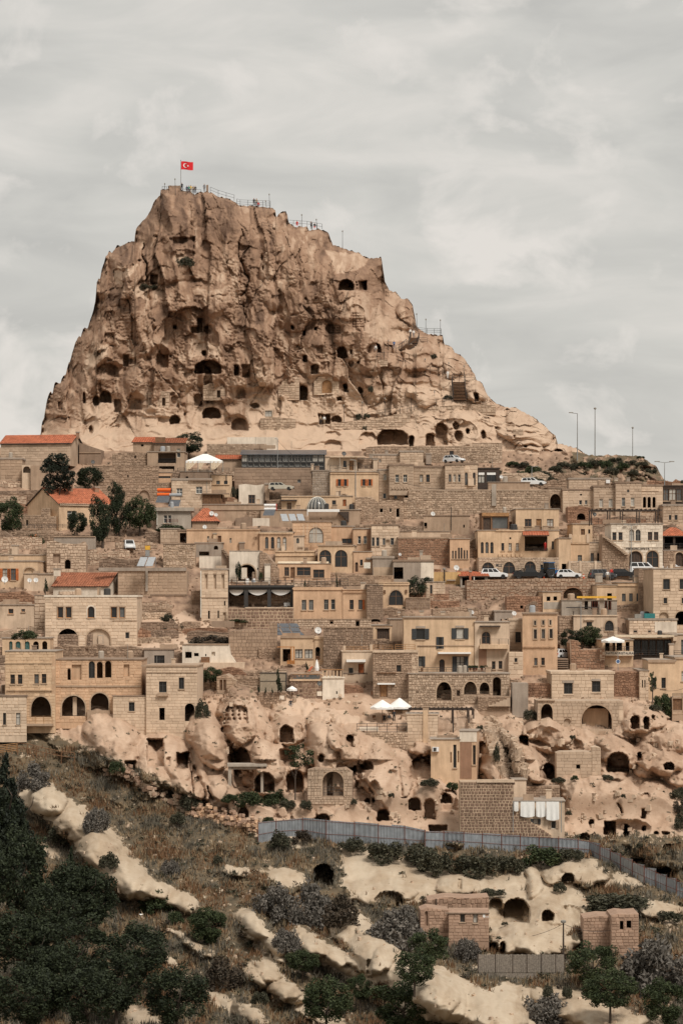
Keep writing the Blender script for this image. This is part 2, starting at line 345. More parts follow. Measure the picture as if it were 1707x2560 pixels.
# -- rock relief: hollows and swells cut into a surface given as depth over (column, row)
def hollows(D, U, V, crop, spec, wob=1.6, soft=1.3, seed=11, wl=14.0, union=False):
    if wob > 3: wl = 58.0; wob *= 2.2
    nu = fbm(U / wl, V / wl, 3, seed, .45) * wob; nv = fbm(U / wl + 31, V / wl + 7, 3, seed + 5, .45) * wob
    uc = U[0]; D0 = D.copy() if union else None
    for it in spec.split(';'):
        it = it.split()
        if not it: continue
        k = it[0]; x0, y0, x1, y1, dp = map(float, it[1:6])
        a0, b0 = cr(crop, x0, y0); a1, b1 = cr(crop, x1, y1)
        cs = slice(max(0, np.searchsorted(uc, a0 - 14)), np.searchsorted(uc, a1 + 14))
        u = U[:, cs] + nu[:, cs]; v = V[:, cs] + nv[:, cs]
        cu, cv, hw, hh = (a0 + a1) / 2, (b0 + b1) / 2, (a1 - a0) / 2, (b1 - b0) / 2
        dx = np.abs(u - cu); dy = v - cv
        if k == 'r': m = sst(-soft, soft, hw - dx) * sst(-soft, soft, hh - np.abs(dy))
        elif k == 'e': 
            r = np.sqrt((dx / hw) ** 2 + (dy / hh) ** 2); m = sst(-soft, soft, (1 - r) * min(hw, hh))
        elif k in 'ap':
            sp = b0 + min(hw * (1.0 if k == 'a' else 1.25), (b1 - b0) * 0.6)          # springing line
            ry = sp - b0
            r = np.sqrt((dx / hw) ** 2 + (np.minimum(v - sp, 0) / ry) ** 2) if k == 'a' else dx / hw + 0.85 * (np.minimum(v - sp, 0) / ry) ** 2
            m = sst(-soft, soft, (1 - r) * hw) * sst(-soft, soft, b1 - v)
        elif k == 's':                                                                  # soft scoop
            r = np.sqrt((dx / hw) ** 2 + (dy / hh) ** 2); m = np.clip(1 - r * r, 0, 1) ** 0.6
        elif k == 'b':                                                                  # swelling boulder
            r = np.sqrt((dx / hw) ** 2 + (dy / hh) ** 2); m = -np.clip(1 - r * r, 0, 1) ** (np.where(dy < 0, .72, .34) if union else 0.5)
        elif k == 'c':                                                                  # long rounded ridge
            wd_ = float(it[6]) / CROP[crop][2]; cs = slice(max(0, np.searchsorted(uc, min(a0, a1) - wd_ - 10)), np.searchsorted(uc, max(a0, a1) + wd_ + 10)); u = U[:, cs] + nu[:, cs]; v = V[:, cs] + nv[:, cs]
            ex, ey = a1 - a0, b1 - b0; t = np.clip(((u - a0) * ex + (v - b0) * ey) / (ex * ex + ey * ey), 0, 1); d = np.hypot(u - a0 - t * ex, v - b0 - t * ey) / wd_; m = -np.sqrt(np.clip(1 - d * d, 0, 1))
        elif k == 'l':                                                                  # crack from corner to corner
            ex, ey = a1 - a0, b1 - b0; ll = math.hypot(ex, ey)
            t = np.clip(((u - a0) * ex + (v - b0) * ey) / ll ** 2, 0, 1); d = np.hypot(u - a0 - t * ex, v - b0 - t * ey); m = sst(3.2, 0.8, d)
        if union: D[:, cs] = np.where(m < 0, np.minimum(D[:, cs], D0[:, cs] + dp * m), D[:, cs])
        else: D[:, cs] += dp * m
    return D
def grid_cells(u0, v0, u1, v1, nx, ny, dp, fill=0.62):
    s = []
    for i in range(nx):
        for j in range(ny):
            w = (u1 - u0) / nx; h = (v1 - v0) / ny; x = u0 + (i + .5) * w; y = v0 + (j + .5) * h
            s.append(f'r {x - w * fill / 2:.1f} {y - h * fill / 2:.1f} {x + w * fill / 2:.1f} {y + h * fill / 2:.1f} {dp}')
    return ';'.join(s)

# ---- the castle rock: skyline traced from column to column, body behind it
SKY = [(92, 1120), (100, 1092), (104, 1064), (110, 1046), (114, 1018), (120, 996), (129, 979), (136, 962), (155, 950), (168, 922), (180, 884), (192, 845), (212, 824), (231, 781), (238, 752),
       (242, 706), (257, 670), (267, 632), (287, 619), (310, 608), (336, 602), (339, 572), (352, 556), (373, 531), (381, 512), (390, 495), (400, 488), (402, 474), (420, 472), (421, 466), (449, 465), (455, 478), (470, 474), (489, 485), (498, 480),
       (520, 478), (534, 483), (545, 490), (572, 496), (589, 506), (602, 514), (625, 513), (675, 518), (688, 523), (691, 543), (698, 532), (714, 528), (718, 536), (721, 556), (738, 566), (768, 565), (772, 576), (794, 571), (821, 581),
       (832, 610), (858, 620), (896, 631), (915, 644), (938, 645), (953, 641), (957, 668), (962, 702), (973, 726), (991, 730), (1003, 747), (1018, 746), (1031, 763), (1038, 797), (1041, 818), (1068, 834), (1106, 839), (1111, 861), (1129, 866),
       (1138, 881), (1160, 893), (1175, 916), (1187, 936), (1190, 950), (1205, 958), (1215, 981), (1232, 1003), (1255, 1015), (1290, 1019), (1332, 1042), (1367, 1069), (1388, 1089), (1394, 1108), (1412, 1111), (1441, 1120), (1460, 1133), (1480, 1150)]
sku, skv = np.array([p[0] for p in SKY], float), np.array([p[1] for p in SKY], float)
us = np.arange(94, 1478, 2.0); nrow = 330
jag = fbm(us / 9, us * 0 + .3, 4, 21) * (3.0 + 9 * sst(330, 250, us))
vt = np.interp(us, sku, skv) + jag
vb = np.full(us.shape, 1152.0); vb = np.maximum(vb, vt + 6)
t = np.linspace(0, 1, nrow)[:, None]
U = np.broadcast_to(us, (nrow, len(us))).copy(); V = vt[None] + t * (vb - vt)[None]
# distance to the skyline, for rolling the edges away
fu = np.arange(94, 1480, 4.0); fv = np.interp(fu, sku, skv)
dist = np.full(U.shape, 1e9)
for a, b in zip(fu, fv): dist = np.minimum(dist, (U - a) ** 2 + (V - b) ** 2)
dist = np.sqrt(dist)
cliff = 555 + np.clip(1010 - V, 0, 600) * 0.024                       # the sheer face
apron = 541 + np.clip(1140 - V, 0, 400) * 0.125                       # the ledges at its foot
lowfoot = sst(930, 1110, V + 30 * fbm(U / 120, V / 60, 2, 40) - 40 * sst(500, 250, U))
right = sst(900, 1010, U + (V - 850) * -0.35)
D = cliff * (1 - lowfoot) + apron * lowfoot
D = D * (1 - right) + (541 + np.clip(1140 - V, 0, 400) * 0.085) * right
e_ = np.clip(dist / 95, 0, 1); D += 17 * (1 - np.sqrt(1 - (1 - e_) ** 2)) * (1 - 0.55 * right)
wu = U + 11 * fbm(U / 70, V / 110, 3, 50); wv = V + 14 * fbm(U / 60 + 9, V / 60, 3, 55)
face = (1 - lowfoot) * (1 - 0.75 * right)
# great buttresses, ribs, blocks, ledges
D -= 3.6 * face * ridged(wu / 170, wv / 800, 2, 61, 0.45)
D -= 0.9 * face * ridged(wu / 60 + 4, wv / 260, 2, 66, 0.5)
d1, d2, pl, rv = cells(wu / 84, wv / 250, 3); D += face * (pl * 6.5 + (rv - .5) * 3.4 + 0.9 * sst(0.03, 0.0, d2 - d1) * sst(-.1, .3, fbm(U / 60, V / 120, 2, 64)))
d1, d2, pl, rv = cells(wu / 40 + 3, wv / 62, 5); D += face * (pl * 2.4 + (rv - .5) * .9)
d1, d2, pl, rv = cells(wu / 21, wv / 26, 8); D += face * (pl * 1.5 + (rv - .5) * .4)
d1, d2, pl, rv = cells(wu / 10, wv / 14, 9); D += face * pl * .55
D += face * fbm(wu / 34, wv / 40, 3, 70, 0.5) * .35 + face * (fbm(U / 8, V / 6, 3, 75, 0.6) * 0.34 + .16 * ridged(U / 11, V / 8, 2, 76)) * sst(-.25, .35, fbm(U / 70, V / 70, 2, 77))
soft_ = np.maximum(lowfoot, right)
D -= soft_ * (0.9 * ridged(wu / 150, wv / 34, 2, 80) + 0.28 * fbm(wu / 50, wv / 22, 3, 85))
d1, d2, pl, rv = cells(wu / 34, wv / 20, 12); D += soft_ * (pl * 1.5) * sst(1.0, 0.2, lowfoot * (U < 900) * 0.8)
D = D.copy()
CF = 'b 230 130 640 560 1.5;b 480 140 760 470 1.2;b 640 60 1010 420 2.5;b 980 140 1340 560 1.5;b 1330 60 1568 900 1.8;b 380 420 760 900 1.5;b 680 450 880 1000 1.5;b 860 380 1180 640 1.2;b 1150 820 1450 1150 1.2;b 300 820 520 1060 1.5;b 540 900 700 1180 1.2;b 850 950 1020 1120 1.2;l 652 118 720 380 3.5;l 1330 60 1330 620 1.6;l 700 600 800 900 1.2'
hollows(D, U, V, 'S', CF, wob=9, seed=31)
hollows(D, U, V, 'T', 'b 100 40 560 700 2.4;b 440 160 900 640 2.1;b 560 420 1040 1000 2.1;b 300 700 560 1010 1.4;b 1000 470 1100 660 3.5;b 1020 770 1190 960 3.1;b 1030 1060 1240 1200 3.1;b 830 900 910 990 2.1;b 840 1050 960 1150 2.1;b 940 830 1060 1010 1.8;b 1180 850 1300 960 2.1;b 1290 800 1430 1010 2.4;b 1440 1030 1560 1170 2.4;b 1210 1230 1568 1470 1.8;b 830 1130 970 1250 1.8;b 630 1180 860 1260 1.4', wob=9, seed=33)
hollows(D, U, V, 'U', 'b 380 310 760 560 5;b 470 520 660 660 3.5;b 640 540 730 650 3;b 700 540 830 650 3;b 160 140 310 280 3;b 60 330 280 570 2', wob=6, seed=35)
hollows(D, U, V, 'S', 's 340 880 540 1010 2.5;s 700 780 860 960 3;s 975 640 1180 890 2.2;s 560 1100 700 1230 1.6;s 700 1010 870 1210 1.6;s 1040 1020 1220 1160 1.5;s 1180 1240 1380 1360 2.5;s 300 1070 500 1250 1.4;s 1210 1040 1380 1150 1.2;s 1000 600 1150 720 1.5;s 860 160 1010 240 1.4', wob=5, seed=37)
hollows(D, U, V, 'S', 'r 870 85 1010 157 2.6;r 720 330 768 392 3;r 870 660 890 685 4;r 1030 615 1060 705 4;r 990 670 1035 710 4;e 1070 660 1128 712 3.5;e 1058 825 1086 862 4;a 1012 887 1185 975 9;r 1270 920 1300 988 5;r 1318 918 1370 1000 2.6;r 545 850 580 930 3;r 585 880 630 915 2;r 760 850 838 940 3;a 365 910 515 1000 2.5;r 420 710 485 800 1.8;'
        'e 345 1120 390 1185 5;a 392 1090 462 1165 6;r 487 1145 530 1225 3;r 575 1140 660 1210 1.2;a 798 1133 818 1185 3;a 850 1120 910 1200 1.6;a 1005 1108 1060 1190 2.6;r 1156 1085 1177 1132 4;a 1280 1060 1340 1135 1.2;a 1062 1195 1178 1268 8;a 848 1250 913 1305 6;a 1250 1265 1360 1350 4;r 1468 1217 1518 1258 1.2;e 1375 1170 1430 1200 3;'
        'a 120 1160 148 1215 2;r 283 1100 296 1170 3;e 320 1318 345 1370 3;r 710 1133 730 1183 1.2;r 770 1260 850 1320 1;r 870 920 900 980 1;e 380 840 396 856 2;e 845 850 860 870 1.5;r 1290 1060 1330 1120 1;e 940 1235 952 1255 2;e 1090 1155 1106 1170 2;e 560 285 572 300 1.5;e 600 260 612 272 1.5;e 1440 200 1460 240 2;e 640 230 655 245 1.5;e 690 440 702 452 1.5;e 1150 860 1160 870 1.2', seed=41)
hollows(D, U, V, 'T', 'a 590 360 688 432 7;r 722 370 773 432 6;e 702 374 712 386 2;e 702 394 713 406 2;e 508 648 617 722 1.6;a 655 525 760 700 1.0;e 283 657 300 690 4;r 356 693 375 730 4;r 435 672 450 690 4;a 583 800 646 872 6;r 668 823 682 850 3;e 658 893 692 928 1.6;e 710 890 730 908 2;a 360 853 388 898 4;a 413 910 460 975 4;r 445 795 490 850 .8;s 425 985 600 1110 2.2;a 482 1018 548 1103 1.6;'
        'a 333 1050 388 1148 6;e 623 1038 653 1072 3.5;r 627 1060 653 1095 3.5;e 718 1065 747 1108 4;a 780 775 866 840 4;r 890 790 945 840 1.5;r 575 1130 610 1152 3;r 460 1240 535 1308 6;a 543 1255 610 1295 4;a 840 1335 1045 1442 9;a 1052 1382 1082 1452 6;a 725 1360 840 1440 2.2;a 1160 1365 1215 1450 5;s 1200 1270 1500 1450 3;a 1220 1300 1300 1445 5;e 1335 1290 1380 1345 3;e 1350 1350 1400 1420 4;e 1423 1340 1445 1372 4;e 1520 1350 1550 1405 4;a 1475 1100 1505 1155 3;'
        'e 90 270 105 300 1.5;e 370 480 385 497 1.5;r 315 790 335 805 1.5;r 470 900 530 960 1;e 500 1355 600 1400 1;a 500 1410 610 1470 1.5', seed=43, wob=2.2, wl=18.0)
hollows(D, U, V, 'T', grid_cells(522, 655, 608, 718, 6, 4, .9) + ';' + grid_cells(680, 575, 755, 680, 5, 6, .5) + ';' + grid_cells(452, 800, 485, 845, 3, 4, .6), wob=0.5, soft=0.9)
hollows(D, U, V, 'U', 'a 710 575 810 642 6;s 680 460 740 535 2.5;s 400 400 480 450 1.8;e 355 430 385 450 2;e 415 318 450 340 1.5;e 540 550 560 565 2;s 640 570 715 640 2;r 280 370 320 400 1;s 470 570 640 640 1.5;e 225 222 245 255 3;r 470 485 485 505 1.5', seed=45, wob=2.2, wl=18.0)
# crust: brown above, pale where the tuff is freshly worn
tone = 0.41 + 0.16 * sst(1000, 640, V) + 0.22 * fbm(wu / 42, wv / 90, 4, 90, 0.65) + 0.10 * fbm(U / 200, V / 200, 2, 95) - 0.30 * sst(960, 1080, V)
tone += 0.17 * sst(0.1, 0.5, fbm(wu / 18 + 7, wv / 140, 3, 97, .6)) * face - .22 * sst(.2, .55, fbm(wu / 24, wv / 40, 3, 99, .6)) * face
PALE = [('S', [(470, 290), (640, 250), (600, 330), (480, 390)], -.5), ('S', [(570, 390), (740, 420), (720, 490), (640, 470)], -.5), ('S', [(300, 830), (440, 800), (450, 850), (310, 920)], -.45), ('S', [(975, 755), (1170, 765), (1175, 880), (975, 860)], -.35),
        ('S', [(1010, 430), (1300, 420), (1290, 500), (1090, 540)], -.28), ('S', [(310, 1180), (480, 1200), (480, 1480), (240, 1500)], -.16), ('T', [(500, 170), (860, 220), (780, 260), (580, 330)], -.4), ('T', [(600, 440), (1000, 440), (1040, 760), (780, 760)], -.26),
        ('T', [(0, 1130), (1568, 1000), (1568, 1516), (0, 1516)], -.30), ('T', [(330, 560), (570, 520), (560, 780), (380, 780)], .18), ('Q', [(250, 480), (440, 480), (440, 800), (100, 760)], .12), ('S', [(460, 470), (690, 450), (690, 580), (480, 570)], .2), ('Q', [(400, 330), (760, 380), (740, 700), (420, 480)], .18), ('S', [(1330, 100), (1450, 100), (1460, 700), (1300, 760)], .2),
        ('U', [(280, 300), (740, 330), (740, 560), (300, 560)], -.25), ('S', [(120, 900), (300, 860), (240, 1360), (20, 1340)], .08)]
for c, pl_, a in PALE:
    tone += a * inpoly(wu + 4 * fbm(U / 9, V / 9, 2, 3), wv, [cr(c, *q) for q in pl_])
tone = np.clip(tone, 0, 1)
CU, CV, CD = us, None, D
def castle_D(u, v):
    j = int(np.clip((u - 94) / 2.0, 0, len(us) - 1)); i = int(np.clip((v - vt[j]) / (vb[j] - vt[j]) * (nrow - 1), 0, nrow - 1)); return float(D_c[i, j])
D_c = D
def castle_top(u): return float(np.interp(u, us, vt))
# close the back: the skyline falls away behind
bk = []
for q, (dz, dd) in enumerate([(6, 5), (40, 14), (160, 30), (420, 46), (760, 52)]):
    vv = np.minimum(vt + dz, 1170); bk.append((us, vv, D[0] + dd))
BU = np.stack([b[0] for b in bk[::-1]]); BV = np.stack([b[1] for b in bk[::-1]]); BD = np.stack([b[2] for b in bk[::-1]])
UU = np.vstack([BU, U]); VV = np.vstack([BV, V]); DDD = np.vstack([BD, D]); TT = np.vstack([np.full(BU.shape, .5), tone])
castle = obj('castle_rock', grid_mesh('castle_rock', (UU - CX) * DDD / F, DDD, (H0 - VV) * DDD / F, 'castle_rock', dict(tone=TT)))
tag(castle, 'huge brown tuff rock castle riddled with caves rising above the town', 'rock castle')

# -- the hillside: town slope, cave cliffs, grassy foreground
uf = np.arange(-20, 1728, 2.6)
uo = np.concatenate([np.linspace(-3600, -500, 12), np.linspace(-420, -40, 14)]); uo2 = np.concatenate([np.linspace(1747, 2130, 14), np.linspace(2200, 5300, 12)])
hu = np.concatenate([uo, uf, uo2])
hv = np.concatenate([np.arange(0, 1, 1 / 212) * 0, []])
VT_U = [-3600, -500, 0, 100, 300, 1200, 1330, 1390, 1440, 1487, 1537, 1603, 1642, 1660, 1707, 2100, 5300]
VT_V = [1420, 1180, 1118, 1124, 1128, 1128, 1128, 1128, 1130, 1139, 1137, 1141, 1168, 1200, 1226, 1260, 1420]
htop = np.interp(hu, VT_U, VT_V) + np.where((hu > 1380) & (hu < 1670), fbm(hu / 12, hu * 0, 3, 23) * 3, 0)
rows = np.concatenate([np.linspace(0, 1, 206)[:-1]]); 
Vt = htop[None] + rows[:, None] * (1740 - htop)[None]
Vl = np.concatenate([np.arange(1740, 2110, 2.3), np.arange(2110, 2590, 2.8), np.linspace(2595, 3300, 30)])
HV = np.vstack([Vt, np.broadcast_to(Vl[:, None], (len(Vl), len(hu)))]); HU = np.broadcast_to(hu, HV.shape).copy()
HD = np.interp(HV, DV, DD)
SC = lambda c, p: [cr(c, *q) for q in p]
# zones (rows and columns of the photograph, as places on the slope)
ROCK = [(60, 1800), (250, 1770), (460, 1790), (560, 1700), (700, 1720), (830, 1780), (1010, 1820), (1180, 1760), (1330, 1760), (1530, 1740), (1707, 1790), (1740, 1800), (1740, 2260), (1600, 2150), (1450, 2120), (1250, 2095), (1000, 2080), (760, 2060), (640, 2080), (520, 2000), (380, 1960), (260, 1930), (170, 1890)]
wu = HU + 14 * fbm(HU / 50, HV / 50, 3, 150); wv = HV + 14 * fbm(HU / 50 + 9, HV / 50, 3, 155)
PALEFG = [('L', [(180, 255), (260, 245), (350, 285), (430, 420), (520, 420), (590, 530), (640, 520), (720, 590), (800, 740), (900, 860), (1010, 900), (1090, 1000), (1010, 1010), (900, 1000), (760, 930), (620, 860), (560, 760), (470, 640), (380, 480), (200, 440)]),
          ('L', [(280, 640), (400, 700), (380, 760), (270, 700)]), ('L', [(980, 880), (1250, 1000), (1200, 1060), (1000, 960)]), ('L', [(1080, 1160), (1370, 1360), (1340, 1390), (1090, 1200)]), ('L', [(1050, 1370), (1180, 1440), (1130, 1470), (1050, 1400)]), ('L', [(1320, 1560), (1568, 1700), (1568, 1800), (1380, 1700)]), ('L', [(800, 1640), (960, 1720), (1060, 1829), (820, 1829)]),
          ('J', [(420, 400), (560, 385), (715, 450), (640, 520), (500, 510), (425, 480)]), ('J', [(150, 380), (330, 390), (320, 430), (160, 430)]), ('J', [(280, 690), (340, 700), (440, 810), (580, 940), (540, 960), (420, 900), (300, 760)]), ('J', [(300, 800), (430, 930), (390, 950), (290, 840)]), ('J', [(630, 830), (760, 870), (870, 950), (1000, 1020), (860, 1000), (700, 930)]),
          ('J', [(960, 790), (1060, 800), (1200, 880), (1300, 1000), (1310, 1080), (1450, 1040), (1568, 1150), (1568, 1300), (1300, 1100), (1130, 1160), (1030, 1060), (990, 960)]), ('J', [(800, 870), (930, 930), (990, 1010), (900, 980)]), ('J', [(1000, 760), (1110, 750), (1135, 830), (1040, 820)]), ('J', [(380, 955), (470, 980), (560, 1120), (500, 1110), (390, 1030)]), ('J', [(260, 1040), (420, 1080), (660, 1220), (600, 1260), (430, 1190), (290, 1100)]), ('J', [(240, 1275), (330, 1290), (470, 1411), (300, 1411)]),
          ('J', [(920, 260), (1100, 260), (1300, 330), (1568, 420), (1568, 560), (1380, 640), (1240, 540), (1120, 640), (1000, 620), (960, 470), (920, 400)]), ('J', [(570, 220), (740, 220), (730, 250), (580, 260)]), ('J', [(900, 460), (1100, 480), (1140, 650), (980, 560)]),
          ('K', [(190, 260), (560, 290), (700, 250), (810, 200), (1060, 190), (1170, 300), (1180, 350), (940, 330), (1060, 430), (1010, 560), (910, 620), (1030, 680), (880, 720), (560, 730), (480, 560), (440, 400), (220, 390)]), ('K', [(0, 280), (190, 330), (160, 420), (20, 400)]), ('K', [(1180, 260), (1380, 330), (1320, 350), (1180, 330)]), ('K', [(1370, 420), (1568, 460), (1568, 560), (1400, 540), (1330, 480)]), ('K', [(1000, 500), (1060, 620), (1020, 660)]),
          ('K', [(0, 790), (160, 830), (330, 900), (500, 940), (620, 1020), (700, 1109), (-60, 1109), (-40, 900)]), ('K', [(580, 930), (700, 920), (780, 930), (800, 1000), (640, 970)]), ('K', [(830, 900), (980, 930), (1120, 960), (1260, 1040), (1360, 1109), (900, 1109), (830, 1000)]), ('K', [(420, 780), (470, 800), (460, 840), (420, 820)]), ('K', [(500, 790), (610, 830), (580, 850), (510, 820)])]
rk = np.zeros(HU.shape, bool)
nf = 5 * fbm(HU / 16, HV / 12, 3, 245)
for c, p in PALEFG: rk |= inpoly(HU + nf, HV + nf, SC(c, p))
FR = [(611, 2287, 702, 2385, 24), (632, 2427, 758, 2497, 22), (751, 2343, 913, 2455, 30), (871, 2315, 1011, 2441, 48), (1011, 2427, 1305, 2575, 58), (1263, 2490, 1620, 2575, 40), (700, 2480, 850, 2570, 20), (90, 1985, 240, 2085, 44), (220, 2075, 345, 2215, 50), (345, 2205, 470, 2260, 26)]
for a0, b0, a1, b1, w_ in FR:
    ex, ey = a1 - a0, b1 - b0; t = np.clip(((HU - a0) * ex + (HV - b0) * ey) / (ex * ex + ey * ey), 0, 1); rk |= np.hypot(HU - a0 - t * ex, HV - b0 - t * ey) + nf < w_ * .85
rk = rk.astype(float)
for _ in range(9): rk = (rk + np.roll(rk, 1, 0) + np.roll(rk, -1, 0) + np.roll(rk, 1, 1) + np.roll(rk, -1, 1) + np.roll(rk, 2, 1) + np.roll(rk, -2, 1)) / 7
def zone(poly, soft=8.0):
    m = inpoly(wu, wv, poly).astype(float); return m
rock = zone(ROCK)
town = sst(1760, 1720, HV)
fg = sst(2070, 2110, HV + 40 * sst(640, 400, HU) + np.where(HU < 640, (640 - HU) * 0.42, 0))
HD += town * fbm(HU / 40, HV / 25, 3, 160) * 0.5
HD -= rock * (1.3 * ridged(wu / 120, wv / 170, 2, 161, .4) + .38 * ridged(wu / 50, wv / 130, 2, 162, .4) + .20 * fbm(HU / 17, HV / 22, 3, 163, .6) + 0.5 * fbm(wu / 52, wv / 56, 3, 165, .45) + 0.12 * fbm(HU / 9, HV / 9, 3, 170))
d1, d2, pl, rv = cells(wu / 60, wv / 44, 21); HD += rock * (pl * 0.9)
HD += fg * (1.8 * fbm(wu / 120, wv / 60, 3, 175, .4) + 0.5 * (1 - rk) * fbm(HU / 20, HV / 12, 3, 180))
d1, d2, pl, rv = cells(HU / 16, HV / 12, 25); HD += pl * (0.35 * fg * (1 - .85 * rk) + 0.2 * rock)
# hillock at the right end of the skyline
hk = sst(1380, 1430, HU) * sst(1235, 1200, HV); HD -= hk * (2.5 * ridged(wu / 60, wv / 34, 3, 185) + 1.2 * fbm(HU / 16, HV / 12, 3, 188))
for c, sp in (('I', 'c 640 330 740 720 6 110;c 850 190 1010 620 6 130;c 1340 330 1440 620 6 120;c 1130 300 1180 520 4 100;c 60 330 330 640 4 130;c 450 520 560 720 4 90'), ('M', 'c 90 560 560 1050 6 190;c 480 1010 700 1380 5 170;c 1210 500 1400 920 4.5 110;c 690 960 1000 1360 5 190;c 1520 560 1700 900 4 110'), ('N', 'c 120 610 390 960 4 80;c 300 470 760 640 4.5 120;c 1110 420 1600 600 5 150;c 1250 700 1560 860 4.5 140;c 900 1090 1250 1300 6.5 240;c 1300 1100 1420 1330 5 160;c 1300 1450 1620 1680 6 170;c 600 960 800 1260 5 120;c 850 640 1100 720 4.5 110')):
    hollows(HD, HU, HV, c, sp, wob=5, seed=199, union=True)
hollows(HD, HU, HV, 'I', 'b -60 280 260 600 4.9;b 230 350 570 700 3.9;b 590 280 820 570 6.3;b 725 150 950 440 5.8;b 930 370 1120 660 4.9;b 1000 265 1250 440 4.4;b 1230 305 1470 600 5.8;b 775 755 840 830 3.9;b 820 770 1070 900 4.4;b 1075 790 1155 870 3.4;b 1170 795 1300 890 3.9;b 1300 790 1410 900 3.9;b 1410 790 1580 910 3.9;b 560 560 680 770 3.9;b 660 600 770 770 3.9;b 400 620 570 740 3.4;b 1420 340 1568 560 3.9', wob=5, seed=201, union=True)
hollows(HD, HU, HV, 'M', 'b 150 620 640 1130 5.8;b 400 1080 790 1400 4.9;b 130 1190 420 1330 3.9;b -20 1150 180 1300 3.9;b 600 940 960 1300 3.9;b 860 1010 1300 1420 3.9;b 590 560 800 760 3.4;b 1180 480 1420 960 3.4;b 1500 560 1568 860 3.0;b 300 980 480 1180 3.0', wob=6, seed=203, union=True)
hollows(HD, HU, HV, 'N', 'b 170 410 620 700 3.9;b 820 490 1140 720 3.4;b 1060 290 1400 520 3.4;b 1120 530 1600 930 4.9;b 820 620 1150 920 3.9;b 110 600 420 1010 3.0;b 560 930 830 1290 3.9;b 800 1020 1500 1400 5.8;b 830 1040 1060 1300 3.0;b 1230 1380 1640 1720 5.8;b 640 1260 900 1470 3.4;b 1380 460 1600 700 3.4;b 480 290 660 500 2.4', wob=6, seed=205, union=True)
lim = np.interp(HV, DV, DD) - 0.2 - 9.5 * sst(2075, 1950, HV); HD = np.where((HV < 2110) & (HV > 1900), np.maximum(HD, lim), HD)
hollows(HD, HU, HV, 'L', 'b 180 248 432 480 6;b 340 415 590 640 5;b 470 515 800 900 7;b 600 700 960 1010 5;b 860 860 1110 1040 4;b 1280 570 1500 740 1', wob=4, seed=207, union=True)
hollows(HD, HU, HV, 'J', 'b 410 385 720 560 4;b 150 370 330 440 2.5;b 270 690 480 860 3.5;b 400 800 600 980 3;b 630 800 860 1000 4;b 800 880 1010 1040 3;b 940 800 1310 1100 6;b 1010 750 1140 850 3;b 370 950 560 1140 3.5;b 270 1040 460 1200 3;b 420 1120 680 1270 3;b 230 1270 470 1460 4;b 1280 1030 1700 1411 5;b 920 460 1450 640 3', wob=6, seed=209, union=True)
hollows(HD, HU, HV, 'K', 'b -80 790 430 1150 5;b 280 880 720 1200 6;b 580 890 900 1060 3;b 820 900 1400 1200 5;b 480 525 1040 740 6;b 680 380 920 640 5;b 680 240 810 420 5;b 800 190 1180 350 6;b 190 265 450 420 4;b 870 440 1060 600 3;b 1250 400 1568 520 3', wob=6, seed=211, union=True)
hollows(HD, HU, HV, 'O', ';'.join(f'c {a} {b} {c} {d} {w_ * .1:.1f} {w_ * 1.15}' for a, b, c, d, w_ in FR), wob=4, seed=215, union=True)
hollows(HD, HU, HV, 'L', 'c 300 360 560 560 4 120;c 560 600 880 900 5 130;c 880 900 1240 1050 3 70;c 1080 1180 1360 1370 3 50', wob=4, seed=212, union=True)
hollows(HD, HU, HV, 'J', 'c 320 720 560 950 4 70;c 660 840 990 1010 4 90;c 1010 830 1280 1060 5 150;c 1280 1060 1620 1280 5 130;c 400 980 540 1110 3 60;c 290 1060 640 1230 3.5 70;c 300 1300 480 1440 4 90', wob=4, seed=213, union=True)
hollows(HD, HU, HV, 'K', 'c 0 860 560 1110 5 200;c 300 900 660 1120 4 110;c 850 930 1330 1110 4 130', wob=4, seed=214, union=True)
hollows(HD, HU, HV, 'I', 'r 303 400 400 563 6;r 477 480 550 575 9;r 175 530 230 582 5;r 415 510 440 550 1;a 760 195 905 310 2.6;s 820 330 950 400 .8;p 803 450 915 548 6;r 815 585 935 690 4;a 945 600 1058 715 7;a 1130 585 1230 722 7;a 1090 320 1175 420 6;e 1320 490 1355 535 3;r 1090 460 1180 560 4;a 848 805 905 862 5;a 1305 848 1385 885 5;e 585 620 630 655 2;s 1180 300 1230 400 2;l 550 480 580 720 3;l 660 680 690 760 2;r 170 480 200 500 0;e 255 1 256 2 0;a 745 320 800 360 2', seed=221, wob=2.6, wl=20.0)
hollows(HD, HU, HV, 'I', ';'.join(f'e {x - 9} {y - 8} {x + 9} {y + 8} 1.0' for y, xs in ((215, (810, 845)), (235, (785, 815, 850, 885)), (258, (780, 812, 848, 880)), (280, (790, 822, 855, 885))) for x in xs), wob=.6, soft=1.0)
hollows(HD, HU, HV, 'M', 'a 52 550 118 655 5;s 5 770 265 945 4;e 108 818 140 868 4;a 180 775 285 848 5;a 610 725 860 940 5;s 250 945 350 1070 3;e 220 1100 262 1148 4;e 280 1110 302 1142 4;a 597 1100 695 1205 6;a 733 1110 830 1285 3;a 880 1025 1015 1210 2.5;a 870 1065 970 1150 6;a 325 1200 430 1298 7;r 775 1340 930 1390 4;a 1190 610 1290 720 3;e 550 610 650 665 3;s 410 850 500 920 1.2;l 505 790 545 1080 .8', seed=223, wob=2.6, wl=20.0)
